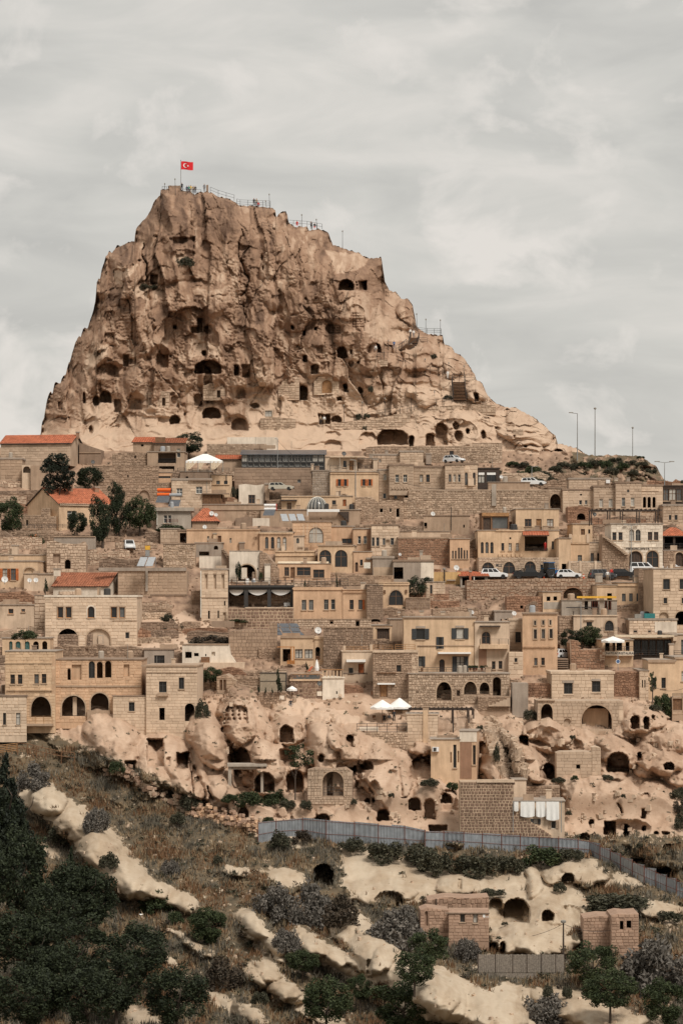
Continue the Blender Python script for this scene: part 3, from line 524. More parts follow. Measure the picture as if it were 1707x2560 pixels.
hollows(HD, HU, HV, 'N', 'e 542 402 605 457 5;a 1120 378 1193 488 6;a 1232 385 1275 490 6;r 1298 368 1327 418 4;a 1430 390 1535 440 2.4;s 220 470 540 650 3;a 162 540 240 632 7;s 590 575 715 685 2.5;a 340 790 475 920 9;a 915 690 1105 862 8;a 1173 690 1215 768 5;a 1408 775 1490 842 6;e 1205 1040 1280 1075 2;r 1213 1178 1250 1260 3.5;l 1015 1130 1050 1222 1.5;s 885 1270 1300 1430 3;e 760 1270 805 1325 5;r 890 1285 985 1405 8;e 1055 1305 1105 1375 6;e 1062 1360 1100 1415 6;r 1220 1322 1248 1360 5;e 1320 1372 1360 1395 4;r 1390 1375 1448 1394 4;a 1380 1480 1500 1620 4;a 1475 1470 1530 1500 3;a 680 1385 770 1445 3;a 1345 1680 1480 1745 7;r 1120 1605 1240 1650 4;s 1190 600 1400 800 2;a 420 1 421 2 0', seed=225, wob=2.6, wl=20.0)
hollows(HD, HU, HV, 'J', 'a 735 370 875 512 8;a 1140 545 1330 650 3;a 1090 990 1118 1090 1.5;e 150 1 151 2 0', seed=227)
hollows(HD, HU, HV, 'K', 'a 490 415 570 530 5;a 570 415 715 550 9;a 785 480 850 540 6;s 870 450 1010 560 3;a 390 600 500 702 8;a 500 660 545 710 5;a 555 655 582 718 5;a 895 275 965 322 6;r 322 305 340 362 2;e 550 470 575 520 3', seed=229)
# colour: tuff tones, and where the ground carries soil and dry grass
tone = 0.30 + 0.22 * fbm(wu / 44, wv / 50, 4, 230, .65) + 0.12 * fbm(HU / 160, HV / 120, 2, 235)
tone += town * (0.40 + 0.25 * fbm(HU / 20, HV / 14, 3, 236)) + fg * 0.02
for c, p, a in [('I', [(560, 150), (960, 150), (960, 560), (560, 540)], .05), ('M', [(600, 700), (1300, 900), (1300, 1400), (560, 1000)], .12), ('N', [(1100, 560), (1568, 560), (1568, 920), (1100, 920)], .14), ('N', [(160, 470), (540, 470), (540, 680), (160, 660)], .1), ('K', [(820, 950), (1200, 950), (1340, 1109), (880, 1109)], .18), ('N', [(1290, 1600), (1568, 1600), (1568, 1784), (1290, 1740)], .28),
               ('L', [(185, 250), (420, 300), (420, 440), (185, 400)], -.12), ('E', [(1215, 545), (1568, 540), (1900, 640), (1860, 860), (1220, 860)], -.6), ('I', [(870, 170), (1560, 330), (1560, 260), (1200, 140)], -.4), ('J', [(280, 680), (1400, 700), (1568, 1270), (300, 1000)], -.12), ('K', [(0, 790), (620, 900), (700, 1109), (0, 1109)], -.16)]:
    tone += a * inpoly(wu, wv, SC(c, p))
vegm = np.maximum(fg, 0.0)
veg = (0.86 - 0.80 * rk) * vegm + rock * (1 - vegm) * 0.14
veg = np.maximum(veg, hk * (0.42 + 0.75 * fbm(HU / 26, HV / 18, 3, 250)))
veg += town * (0.20 + 0.2 * fbm(HU / 34, HV / 20, 3, 251)) + 0.42 * fbm(HU / 20, HV / 12, 4, 252, .65) * np.maximum(fg, rock)
GULLY = [('M', [(1330, 330), (1480, 520), (1420, 560), (1300, 420)], .3)]
HD_G = HD
# fall behind the skyline and run on to the plain
back = []
for dz, dd in ((10, 8), (120, 60), (700, 400)): back.append((HV[0] + dz * (0.6 if dz > 100 else 1), HD[0] + dd))
BV = np.stack([b[0] for b in back[::-1]]); BD = np.stack([b[1] for b in back[::-1]]); z0 = np.zeros(BV.shape)
UU = np.vstack([np.broadcast_to(hu, BV.shape), HU]); VV = np.vstack([BV, HV]); DDD = np.vstack([BD, HD])
hill = obj('hillside', grid_mesh('hillside', (UU - CX) * DDD / F, DDD, (H0 - VV) * DDD / F, 'hill_rock', dict(tone=np.vstack([z0 + .4, np.clip(tone, 0, 1)]), veg=np.vstack([z0, np.clip(veg, 0, 1)]), cream=np.vstack([z0, fg]))), kind='structure')
hill['label'] = 'pale tuff hillside with caves, soil and dry grass'
def hill_D(u, v):
    j = int(np.clip(np.searchsorted(hu, u), 1, len(hu) - 1)); return float(np.interp(v, HV[:, j], HD[:, j]))
gp = MB(); gp.add([(-9000, -4000, -51.5), (9000, -4000, -51.5), (9000, 14000, -51.5), (-9000, 14000, -51.5)], [(0, 1, 2, 3)])
gm, nn, ln, b = newmat('plain_ground'); geo = nn('ShaderNodeNewGeometry'); na = nn('ShaderNodeTexNoise', i_Scale=0.02, i_Detail=8.0); ln(geo.outputs['Position'], na.inputs['Vector'])
r = ramp(nn, [(0.35, (0.10, 0.085, 0.05)), (0.65, (0.22, 0.17, 0.11))]); ln(na.outputs['Fac'], r.inputs['Fac']); ln(r.outputs['Color'], b.inputs['Base Color']); b.inputs['Roughness'].default_value = 1
gp.build('ground', 'plain_ground', kind='structure')
# -- buildings: walls with real openings, windows with frame, pane and sill, stones laid in courses
BD_ = {}; RECTS = []
_unit = {}
def unit_box(mat):
    if mat not in _unit:
        b_ = MB(); c = 0.10; vs = []
        # chamfered front: front ring smaller than back ring
        for y, s in ((0.0, 1.0), (-0.6, 1.0), (-1.0, 0.90)):
            vs += [(-.5 * s, y, -.5 * s), (.5 * s, y, -.5 * s), (.5 * s, y, .5 * s), (-.5 * s, y, .5 * s)]
        fs = [(8, 9, 10, 11)]
        for o in (0, 4): fs += [(o + i, o + (i + 1) % 4, o + 4 + (i + 1) % 4, o + 4 + i) for i in range(4)]
        b_.add(vs, fs); _unit[mat] = b_.mesh('stone', mat)
    return _unit[mat]
def arch_poly(x0, x1, z0, z1, kind):
    hw = (x1 - x0) / 2; cx = (x0 + x1) / 2; h = z1 - z0
    if kind == 'r': return [(x0, z0), (x1, z0), (x1, z1), (x0, z1)]
    if kind == 'e': return [(cx + hw * math.cos(t), (z0 + z1) / 2 + h / 2 * math.sin(t)) for t in [2 * math.pi * i / 14 for i in range(14)]]
    if kind == 'a':
        ry = min(hw, h * 0.6); zs = z1 - ry
        return [(x0, z0), (x1, z0)] + [(cx + hw * math.cos(t), zs + ry * math.sin(t)) for t in [math.pi * i / 10 for i in range(11)]]
    ry = min(hw * 1.25, h * 0.65); zs = z1 - ry; pts = []
    for i in range(6):
        t = i / 5; pts.append((x1 - hw * (t ** 1.7), zs + ry * math.sin(t * math.pi / 2) ** 1.0))
    pts2 = [(x0 + hw * ((5 - i) / 5) ** 1.7, zs + ry * math.sin((5 - i) / 5 * math.pi / 2)) for i in range(1, 6)]
    return [(x0, z0), (x1, z0)] + pts + pts2
def course_gaps(polys, za, zb, pad):
    iv = []
    for p in polys:
        xs = [q[0] for q in p]; zs = [q[1] for q in p]
        if min(zs) - pad >= zb or max(zs) + pad <= za: continue
        lo, hi = 1e9, -1e9
        for zz in (za, (za + zb) / 2, zb):
            n = len(p)
            for i in range(n):
                (ax, az), (bx_, bz) = p[i], p[(i + 1) % n]
                if (az > zz) != (bz > zz):
                    x = ax + (bx_ - ax) * (zz - az) / (bz - az); lo = min(lo, x); hi = max(hi, x)
        for q in p:
            if za <= q[1] <= zb: lo = min(lo, q[0]); hi = max(hi, q[0])
        if lo < hi: iv.append((lo - pad, hi + pad))
    return sorted(iv)
def lay_stones(root, x0, x1, z0, z1, polys, st, k, topf=None, yoff=0.0):
    """st: material, course height px, stone length px, jitter, mode (j joined / i each its own object), mean tone"""
    st = st.split(); mat = st[0]; ch = float(st[1]) * k; sl = float(st[2]) * k; jit = float(st[3]); mode = st[4]
    rnd = random.Random(int(abs(x0 * 977 + z1 * 131)) + len(polys)); b_ = MB(); made = 0; z = z0
    gap = max(0.03, (0.24 if mat == 's_bas' else 0.07) * ch)
    while z < z1 - ch * 0.3:
        hgt = ch * (1 + rnd.uniform(-jit, jit)); zb = min(z + hgt, z1)
        if z1 - zb < ch * .35: zb = z1
        iv = course_gaps(polys, z, zb, 0.06); x = x0 + 0.02
        segs = []
        for a, c in iv:
            if a > x: segs.append((x, min(a, x1)))
            x = max(x, c)
        if x < x1: segs.append((x, x1 - 0.02))
        for a, c in segs:
            xx = a
            while xx < c - 0.04:
                ln_ = sl * rnd.uniform(0.62, 1.38); xe = xx + ln_
                if c - xe < sl * .45: xe = c
                top = zb
                if topf is not None: top = min(zb, topf((xx + xe) / 2))
                if top - z > 0.05 and xe - xx > 0.06:
                    pr = rnd.uniform(0.025, 0.06) * (1 + jit * 2); tn = rnd.gauss(-.05 * jit, 0.08 + 0.34 * jit)
                    g = gap * (1 + rnd.random() * jit * 2); dz = rnd.uniform(0, jit) * ch * .3
                    if mode == 'i' and made < 300:
                        o = obj('stone', unit_box(mat), root); o.location = ((xx + xe) / 2, yoff, (z + top) / 2); o.scale = (xe - xx - g, pr, top - z - g); made += 1
                    else:
                        c1 = 0.12 * min(xe - xx, top - z)
                        wz_ = rnd.uniform(-.5, .5) * ch * max(0, jit - .2) * 1.6
                        X0, X1, Z0, Z1 = xx + g / 2, xe - g / 2, z + g / 2 + dz * .3 + wz_, top - g / 2 - dz + wz_ + rnd.uniform(-.3, .3) * ch * max(0, jit - .2)
                        j = lambda: rnd.uniform(-1, 1) * jit * ch * .22
                        v = [(X0 + j(), yoff, Z0 + j()), (X1 + j(), yoff, Z0 + j()), (X1 + j(), yoff, Z1 + j()), (X0 + j(), yoff, Z1 + j())]
                        cx, cz = (X0 + X1) / 2, (Z0 + Z1) / 2; s = 0.88
                        v += [(cx + (p[0] - cx) * s, yoff - pr, cz + (p[2] - cz) * s) for p in v]
                        b_.add(v, [(4, 5, 6, 7)] + [(i, (i + 1) % 4, 4 + (i + 1) % 4, 4 + i) for i in range(4)], 0, tn + 0.0001)
                xx = xe
        z = zb
    b_.build('stonework', mat, root, kind='stuff')
def tiles(root, p00, p10, p11, p01, mat, cw=0.42, chh=0.42):
    """rows of curved tiles on the quad (eave left, eave right, ridge right, ridge left)"""
    p00, p10, p11, p01 = map(Vector, (p00, p10, p11, p01)); b_ = MB(); rnd = random.Random(5)
    n = (p10 - p00).cross(p01 - p00).normalized()
    nr = max(2, int(((p01 - p00).length + (p11 - p10).length) / 2 / chh))
    for r in range(nr):
        a0, a1 = r / nr, (r + 1) / nr
        l0, r0 = p00.lerp(p01, a0), p10.lerp(p11, a0); l1, r1 = p00.lerp(p01, a1), p10.lerp(p11, a1)
        nc = max(1, int((r0 - l0).length / cw))
        for c in range(nc):
            s0, s1 = c / nc, (c + 1) / nc; hgt = 0.075 * (1 + .4 * rnd.random())
            A, B_, C_, D_ = l0.lerp(r0, s0), l0.lerp(r0, s1), l1.lerp(r1, s1), l1.lerp(r1, s0)
            m0, m1 = A.lerp(B_, .5) + n * (hgt + .05), D_.lerp(C_, .5) + n * hgt * .4
            tn = rnd.gauss(0, .12) + (0.35 if rnd.random() < .05 else 0) - (.3 if rnd.random() < .05 else 0)
            b_.add([tuple(q) for q in (A + n * .03, m0, B_ + n * .03, C_ + n * .01, m1, D_ + n * .01)], [(0, 1, 4, 5), (1, 2, 3, 4), (0, 2, 1)], 0, tn + .0001)
    b_.build('tiles', mat, root, kind='stuff')
def window(root, poly, kind, mode, opts, rv, name='window'):
    xs = [p[0] for p in poly]; zs = [p[1] for p in poly]; x0, x1, z0, z1 = min(xs), max(xs), min(zs), max(zs)
    fr = next((o for o in opts if o[0] == 'f' and len(o) == 2), 'fb'); y = rv - 0.1
    b_ = MB(); n = len(poly); t = min(0.11, 0.09 * (x1 - x0) + .02)
    cx, cz = (x0 + x1) / 2, (z0 + z1) / 2
    for i in range(n):
        a, c = poly[i], poly[(i + 1) % n]
        if math.hypot(a[0] - c[0], a[1] - c[1]) < .01: continue
        b_.bar((a[0], y, a[1]), (c[0], y, c[1]), t * .75, 4)
    if mode == 'd':
        fo = b_.build('door', fr, root)
        q = MB(); q.add([(p[0], y, p[1]) for p in poly], [tuple(range(n))]); q.build('door_leaf', next((o for o in opts if o in MATS and o[:4] in ('wood', 'shut', 'teal', 'fw', 'fo')), 'wood'), fo)
        q = MB()
        for i in range(1, 5): 
            x = x0 + (x1 - x0) * i / 5; q.box(x - .02, x + .02, y - .03, y - .005, z0, z1 - (z1 - z0) * .22)
        q.build('plank_strip', fr, fo)
        q = MB(); q.bar((cx + (x1 - x0) * .08, y - .1, z0 + (z1 - z0) * .45), (cx + (x1 - x0) * .08, y - .1, z0 + (z1 - z0) * .52), .03); q.build('handle', 'iron', fo)
        return
    if x1 - x0 > .7 and 'x' not in opts: b_.box(cx - t * .4, cx + t * .4, y - .05, y + .03, z0, z1 - .02)
    if z1 - z0 > 1.0 and 'x' not in opts: b_.box(x0, x1, y - .045, y + .03, z0 + (z1 - z0) * .6 - t * .3, z0 + (z1 - z0) * .6 + t * .3)
    fo = b_.build('window', fr, root)
    q = MB(); q.add([(p[0], y, p[1]) for p in poly], [tuple(range(n))]); rr_ = random.random(); q.build('pane', 'curtain' if 'c' in opts or rr_ < .09 else 'glasslit' if 'l' in opts or rr_ < .3 else 'glass', fo)
    if 'n' not in opts: q = MB(); q.box(x0 - .12, x1 + .12, -.14, rv * .5, z0 - .13, z0 - .002); q.build('sill', 'mort', fo)
    sh = next((o for o in opts if o.startswith('shut')), None)
    if sh:
        wd_ = (x1 - x0) * (.55 if 'x' in opts else .5)
        for s in (-1, 1):
            if ('1' in opts and s < 0): continue
            q = MB(); a = x0 - wd_ if s < 0 else x1; q.box(a, a + wd_, -.11, -.05, z0, z1)
            for i in range(5):
                zz = z0 + (z1 - z0) * (i + .5) / 5; q.box(a + .05, a + wd_ - .05, -.13, -.108, zz - .05, zz + .03)
            q.build('shutter', sh, fo)
def bld(key, crop, name, label, rect, mat, items='', yaw=0, dep=None, D=None, dD=0, roof='flat', rm='grey', rise=0, st=None, top=None, cat='house', th=None, ov=0.14, extra=1.2, gm=None, group=None):
    x0, y0, x1, y1 = rect
    u0, v0 = cr(crop, x0, y0); u1, v1 = cr(crop, x1, y1); cs = math.cos(R(yaw)); S = CROP[crop][2]
    if D is None: D = Dt(v1)
    D = min(D, Dt(v1) - 0.3 - (2.5 if v1 > 1770 else 0)) + dD
    if dep is None: dep = min(11.0, max(2.5, 0.8 * (Dt(v0) - Dt(v1))))
    k = D / F; kk = k / S; uc = (u0 + u1) / 2; w = (u1 - u0) * k / cs; h = (v1 - v0) * k
    root = empty(name, P(uc, v1, D), label, cat, R(yaw + (random.uniform(-2.6, 2.6) if abs(yaw) < 1 and u1 - u0 < 130 else 0)), group); root['kind'] = 'thing'; BD_[key] = (D, root, dep); RECTS.append((u0, v0, u1, v1, D))
    X = lambda x: (x - (x0 + x1) / 2) * kk / cs
    Z = lambda y: (y1 - y) * kk
    topl = [(w / 2, h), (-w / 2, h)]
    topf = None
    if top:
        tp = sorted(top); pts = [(X(a), Z(b)) for a, b in tp]; topl = pts[::-1]
        topf = lambda x: float(np.interp(x, [p[0] for p in pts], [p[1] for p in pts]))
    gab = None
    outer = [(-w / 2, -extra), (w / 2, -extra)] + topl
    polys = []; its = []
    for it in items.split(';'):
        tk = it.split()
        if not tk: continue
        if len(tk[0]) == 2 and tk[0][0] in 'rape' and tk[0][1] in 'wdob':
            a, b_, c, d_ = map(float, tk[1:5])
            if a < x0 + 1 or c > x1 - 1 or d_ > y1 + 2 or b_ < min([y0] + [q_[1] for q_ in (top or [])]) + 1 or c - a < 3: continue
            d_ = min(d_, y1 - 1) if d_ > y1 - 1 else d_
            pl = arch_poly(X(a), X(c), Z(d_), Z(b_), tk[0][0]); polys.append(pl); its.append((tk[0], pl, tk[5:]))
    mb = MB(); rv = 0.34
    verts = [Vector((x, z, 0)) for x, z in outer]; allp = [verts] + [[Vector((x, z, 0)) for x, z in p] for p in polys]
    flat = [q for p in allp for q in p]
    tris = tessellate_polygon(allp)
    def orient(t_):
        a, b_, c = (flat[i] for i in t_); return t_ if (b_ - a).cross(c - a).z > 0 else t_[::-1]
    mb.add([(q.x, 0, q.y) for q in flat], [tuple(orient(t_)) for t_ in tris])
    n = len(outer); mb.add([(x, 0, z) for x, z in outer] + [(x, dep, z) for x, z in outer], [(i, i + n, (i + 1) % n + n, (i + 1) % n) for i in range(n)] + [tuple(range(2 * n - 1, n - 1, -1))])
    for kd, pl, op in its:
        r_ = 0.5 if kd[1] == 'o' else rv; m = len(pl)
        mb.add([(x, 0, z) for x, z in pl] + [(x, r_, z) for x, z in pl], [(i, (i + 1) % m, (i + 1) % m + m, i + m) for i in range(m)])
        if kd[1] == 'b': mb.add([(x, r_, z) for x, z in pl], [tuple(range(m))])
    if roof == 'gx':
        rz = rise * kk; mb.add([(-w / 2, 0, h), (-w / 2, dep, h), (-w / 2, dep / 2, h + rz - .1), (w / 2, 0, h), (w / 2, dep, h), (w / 2, dep / 2, h + rz - .1)], [(0, 2, 1), (3, 4, 5)])
    mb.build('wall', mat, root)
    for kd, pl, op in its:
        if kd[1] in 'wd': window(root, pl, kd[0], kd[1], op, rv)
        if 't' in op:
            q = MB(); m = len(pl); xs = [p[0] for p in pl]; zs = [p[1] for p in pl]; cx = (min(xs) + max(xs)) / 2; cz = min(zs)
            s = lambda p: (cx + (p[0] - cx) * (1 + .34 / (max(xs) - min(xs))), cz + (p[1] - cz) * (1 + .2 / (max(zs) - min(zs))))
            o2 = [s(p) for p in pl]
            idx = list(range(1, m)) + [0]
            vv = [(x, -.07, z) for x, z in pl] + [(x, -.07, z) for x, z in o2] + [(x, .05, z) for x, z in o2] + [(x, .05, z) for x, z in pl]
            ff = []
            for a, b_ in zip(idx[:-1], idx[1:]): ff += [(a, a + m, b_ + m, b_), (a + m, a + 2 * m, b_ + 2 * m, b_ + m), (a + 3 * m, a, b_, b_ + 3 * m)]
            q.add(vv, ff); q.build('surround', next((o[1:] for o in op if o[0] == '~'), 'mort'), root)
    if st: lay_stones(root, -w / 2, w / 2, -0.3, h if not top else max(p[1] for p in topl), polys, st, k, topf)
    th_ = (th if th is not None else 4.5) * k
    if roof == 'flat' and th_ > 0:
        q = MB(); q.box(-w / 2 - ov, w / 2 + ov, -ov, dep + .02, h + .003, h + th_); q.build('roof', rm, root)
    elif roof in ('gx', 'shed', 'hip', 'gy'):
        rz = rise * kk; o = .3; ye = -o; ze = h - o * (rz / (dep / 2 if roof != 'shed' else dep)); q = MB(); T_ = []
        if roof == 'gx':
            T_ = [((-w / 2 - o, ye, ze), (w / 2 + o, ye, ze), (w / 2 + o, dep / 2, h + rz), (-w / 2 - o, dep / 2, h + rz)), ((w / 2 + o, dep + o, ze), (-w / 2 - o, dep + o, ze), (-w / 2 - o, dep / 2, h + rz), (w / 2 + o, dep / 2, h + rz))]
        elif roof == 'shed': T_ = [((-w / 2 - o, ye, ze), (w / 2 + o, ye, ze), (w / 2 + o, dep + o, h + rz), (-w / 2 - o, dep + o, h + rz))]
        elif roof == 'hip':
            a = min(w * .42, dep * .5); T_ = [((-w / 2 - o, ye, ze), (w / 2 + o, ye, ze), (w / 2 - a, dep / 2, h + rz), (-w / 2 + a, dep / 2, h + rz)), ((w / 2 + o, ye, ze), (w / 2 + o, dep + o, ze), (w / 2 - a, dep / 2, h + rz), (w / 2 - a, dep / 2, h + rz)), ((-w / 2 - o, dep + o, ze), (-w / 2 - o, ye, ze), (-w / 2 + a, dep / 2, h + rz), (-w / 2 + a, dep / 2, h + rz)), ((w / 2 + o, dep + o, ze), (-w / 2 - o, dep + o, ze), (-w / 2 + a, dep / 2, h + rz), (w / 2 - a, dep / 2, h + rz))]
        for t_ in T_:
            q.add(list(t_) + [(x, y, z - .12) for x, y, z in t_], [(0, 1, 2, 3), (7, 6, 5, 4), (0, 4, 5, 1), (1, 5, 6, 2), (2, 6, 7, 3), (3, 7, 4, 0)])
        ro = q.build('roof', 'wooddark' if rm in ('tile', 'tileold') else rm, root)
        if rm in ('tile', 'tileold'):
            for t_ in T_[:3]: tiles(ro, *t_, rm)
    for it in items.split(';'):
        tk = it.split()
        if not tk or (len(tk[0]) == 2 and tk[0][0] in 'rape' and tk[0][1] in 'wdob'): continue
        if tk[0] == 'bx':
            nm, mt = tk[1:3]; a, b_, c, d_, ya, yb = map(float, tk[3:9]); q = MB(); q.box(X(a), X(c), ya, yb, Z(d_), Z(b_)); q.build(nm, mt, root)
        elif tk[0] == 'cor':
            mt = tk[1]; a, b_, c, d_ = map(float, tk[2:6]); q = MB(); q.box(X(a), X(c), -.16, .02, Z(d_), Z(b_)); q.build('cornice', mt, root)
        elif tk[0] == 'den':                                                            # row of corbels
            mt = tk[1]; a, b_, c, d_, nn_ = map(float, tk[2:7])
            for i in range(int(nn_)):
                xx = X(a) + (X(c) - X(a)) * (i + .5) / nn_; ww = (X(c) - X(a)) / nn_ * .28; q = MB(); q.box(xx - ww, xx + ww, -.25, .02, Z(d_), Z(b_)); q.build('corbel', mt, root)
        elif tk[0] == 'ch':
            mt = tk[1]; a, b_, c, d_, ya = map(float, tk[2:7]); q = MB(); q.box(X(a), X(c), ya, ya + max(.4, X(c) - X(a)), Z(d_), Z(b_)); co = q.build('chimney', mt, root)
            q = MB(); e2 = .09; q.box(X(a) - e2, X(c) + e2, ya - e2, ya + max(.4, X(c) - X(a)) + e2, Z(b_) - .12, Z(b_) + .1); q.build('cap', 'grey', co)
        elif tk[0] == 'rail':
            mt = tk[1]; a, b_, c, d_, ya = map(float, tk[2:7]); railing(root, (X(a), ya, Z(d_)), (X(c), ya, Z(d_)), Z(b_) - Z(d_), mt)
        elif tk[0] == 'dome':
            mt = tk[1]; a, b_, c, d_, ya = map(float, tk[2:7]); rr = (X(c) - X(a)) / 2; hh = Z(b_) - Z(d_); q = MB(); q.lathe([(rr * math.cos(t_), hh * math.sin(t_)) for t_ in [i * math.pi / 16 for i in range(9)]], 16, ((X(a) + X(c)) / 2, ya + rr, Z(d_))); q.build('dome', mt, root, smooth=True)
            q = MB()
            for j in range(8):
                an = math.pi * (j + .5) / 8 + math.pi; pr = [(rr * math.cos(t_) * 1.02, hh * math.sin(t_) * 1.02) for t_ in [i * math.pi / 16 for i in range(9)]]
                for (r1, z1_), (r2, z2_) in zip(pr[:-1], pr[1:]):
                    cx_ = (X(a) + X(c)) / 2; q.bar((cx_ + r1 * math.cos(an), ya + rr + r1 * math.sin(an), Z(d_) + z1_), (cx_ + r2 * math.cos(an), ya + rr + r2 * math.sin(an), Z(d_) + z2_), .05, 4)
            q.build('dome_rib', 'fw', root)
        elif tk[0] == 'steps':                                                          # stair climbing from (a,d) to (c,b)
            mt = tk[1]; a, b_, c, d_, ya, nn_ = map(float, tk[2:8]); nn_ = int(nn_)
            for i in range(nn_):
                xa = X(a) + (X(c) - X(a)) * i / nn_; xb = X(a) + (X(c) - X(a)) * (i + 1) / nn_; q = MB(); q.box(min(xa, xb), max(xa, xb), ya, .02, Z(d_), Z(d_) + (Z(b_) - Z(d_)) * (i + 1) / nn_); q.build('step', mt, root)
    return root
def railing(root, a, b_, h, mt, n=None, rails=3, r=.035, glass=None, name='railing'):
    a = Vector(a); b_ = Vector(b_); ln_ = (b_ - a).length; n = n or max(1, int(round(ln_ / 1.3))); q = MB()
    for i in range(n + 1): p = a.lerp(b_, i / n); q.bar(p, p + Vector((0, 0, h)), r, 4)
    for j in range(rails): z = Vector((0, 0, h * (j + 1) / rails)); q.bar(a + z, b_ + z, r * .8, 4)
    return q.build(name, mt, root)
# -- the town, row by row from the rock down (rects and openings in enlarged-crop pixels)
def seq(fmt, xs): return ';'.join(fmt.format(a=x, b=x + w) for x, w in xs)
WL = dict(cat='wall', roof='none')
# --- foot of the rock
bld('k1', 'T', 'retaining_wall', 'long rubble retaining wall right under the cave ledges of the rock', (1060, 1450, 1568, 1560), 'rub', 'rw 1316 1482 1342 1508 fd n', st='s_ash 4.8 7.0 .35 j', dep=2, D=541, **WL)
bld('k2', 'U', 'retaining_wall', 'rough rubble wall below the long path railing on the rock', (190, 535, 400, 660), 'rub', 'ro 235 582 255 600', st='s_ash 5.6 7.0 .45 j', dep=2, D=540.5, top=[(190, 540), (280, 532), (400, 536)], **WL)
bld('k3', 'C', 'stone_house', 'low stone house with two chimneys between cave ledge and stepped facade', (635, 200, 892, 292), 'ash', 'rw 706 232 724 256 fd n;ch ash 655 150 668 200 .6;ch ash 880 235 930 262 -.5', st='s_ash 6 10 .15 j', D=530)
bld('k4', 'C', 'stone_house', 'blank square ashlar block with dark cornice under the big cave', (884, 172, 1082, 285), 'pale', 'ch grey 1110 180 1155 270 2', st='s_pale 6 11 .15 j', D=529)
bld('k5', 'C', 'retaining_wall', 'weathered rubble wall carrying a thin metal sheet below the caves', (595, 118, 1180, 205), 'rub', st='s_rub 4.8 7.0 .4 j', dep=2, D=538, top=[(595, 130), (700, 118), (950, 122), (1180, 116)], **WL)
bld('k6', 'B', 'terrace_wall', 'pale flat terrace wall shining below the cave mouths', (740, 45, 1190, 105), 'white', dep=6, D=541, extra=2.5, **WL)
bld('k7', 'B', 'terrace_wall', 'low stone wall with a round stone arch under pale terrace', (560, 105, 1090, 185), 'rub', 'ab 975 128 1062 180 t', st='s_ash 4.0 6.2 .3 j', dep=3, D=537, **WL)
bld('k8', 'A', 'concrete_shed', 'brown concrete lean-to beside the long orange-roofed house', (705, 195, 900, 390), 'brown', 'cor tan 705 288 900 294', top=[(705, 200), (900, 265)], roof='none', cat='shed', dep=5, D=533)
bld('A1', 'A', 'stone_house', 'long stone house under a wide orange tiled roof at the rock foot', (0, 205, 632, 352), 'ash', 'rw 486 308 548 336 fw n;bx gutter fd 0 207 630 213 -.45 -.3;ch red 640 100 665 160 3.5', yaw=-9, roof='gx', rm='tile', rise=85, st='s_ash 6 12 .15 j', dep=9, D=528)
bld('A2', 'A', 'tile_roof_house', 'small orange-tiled house with pale wall against the rock foot', (1185, 195, 1372, 285), 'tan', 'ro 1255 215 1280 235', roof='shed', rm='tile', rise=58, dep=5, D=527)
bld('B1', 'B', 'tile_roof_house', 'grey block house with broken boards under a faded tiled roof', (88, 95, 357, 178), 'brown', 'bx board wood 100 45 190 92 -.05 .05;rw 292 146 324 176 fw n', roof='shed', rm='tileold', rise=58, dep=6, D=526)
bld('B2', 'B', 'porch_house', 'grey house with deep open porch and parapet beside marquee tent', (30, 178, 357, 352), 'tan', 'ro 125 186 285 276;rw 293 182 325 225 fw n;ro 128 303 272 346;rail iron 128 240 285 275 -.1', dep=7, D=523, th=2)
bld('A3', 'A', 'stone_house', 'brown stone block house with weedy roof beside the pine', (0, 350, 197, 530), 'tan', st='s_tan 7.5 16 .1 j', D=519, dep=7)
bld('A4', 'A', 'gate_wall', 'pale walled gateway with small iron gate behind the pine', (195, 400, 285, 570), 'pale', 'ao 205 412 270 470;rail iron 205 425 270 465 .2', dep=1.5, D=517, **WL)
bld('A6', 'A', 'plastered_wall', 'tan plastered wall just behind the pine trunk', (275, 405, 400, 578), 'tan', dep=2, D=516, **WL)
bld('A7', 'A', 'rubble_wall', 'tall rubble wall below the orange-tiled house with a slit', (1000, 290, 1335, 405), 'rub', 'ro 1197 318 1212 340', st='s_rub 4.8 7.0 .4 j', dep=3, top=[(1000, 300), (1100, 286), (1335, 292)], D=524, **WL)
bld('A8', 'A', 'rubble_wall', 'broad rubble terrace wall behind the dark round tree', (845, 405, 1410, 565), 'rub', 'ro 1134 488 1146 512', st='s_rub 5.6 7.8 .4 j', dep=3, D=519, **WL)
bld('A9', 'A', 'ruined_wall', 'broken rubble wall with a pointed blind arch above orange tanks', (880, 565, 1568, 720), 'rub', 'pb 1235 625 1335 716', st='s_rub 5.6 8.6 .4 j', dep=3, top=[(880, 590), (1050, 570), (1330, 590), (1420, 560), (1568, 550)], D=511, **WL)
bld('B3', 'B', 'parapet_wall', 'long peach plaster parapet with a dark slot below porch house', (0, 360, 330, 420), 'peach', 'rw 125 392 238 411 fd n', dep=6, D=520, th=1.5)
bld('B3b', 'B', 'parapet_wall', 'grey-brown block parapet between porch house and cream house', (320, 352, 600, 425), 'brown', 'ro 372 395 395 410', dep=5, D=517, th=1.5)
bld('g0', 'B', 'tile_roof_house', 'low orange-tiled outbuilding at the end of the glazed hall', (650, 240, 895, 320), 'tan', roof='shed', rm='tile', rise=48, dep=5, D=526)
gl = ';'.join(f'rw {870 + i * 52.5 + 3:.0f} 200 {870 + (i + 1) * 52.5 - 3:.0f} 262 fg n' for i in range(14)) + ';' + ';'.join(f'rw {870 + i * 52.5 + 3:.0f} 274 {870 + (i + 1) * 52.5 - 3:.0f} 306 fg n x' for i in range(14))
bld('g1', 'B', 'glazed_hall', 'long glazed restaurant hall with grey metal roof above brown wall', (870, 195, 1611, 314), 'fd', gl, roof='shed', rm='panel', rise=55, dep=7, D=522, cat='restaurant')
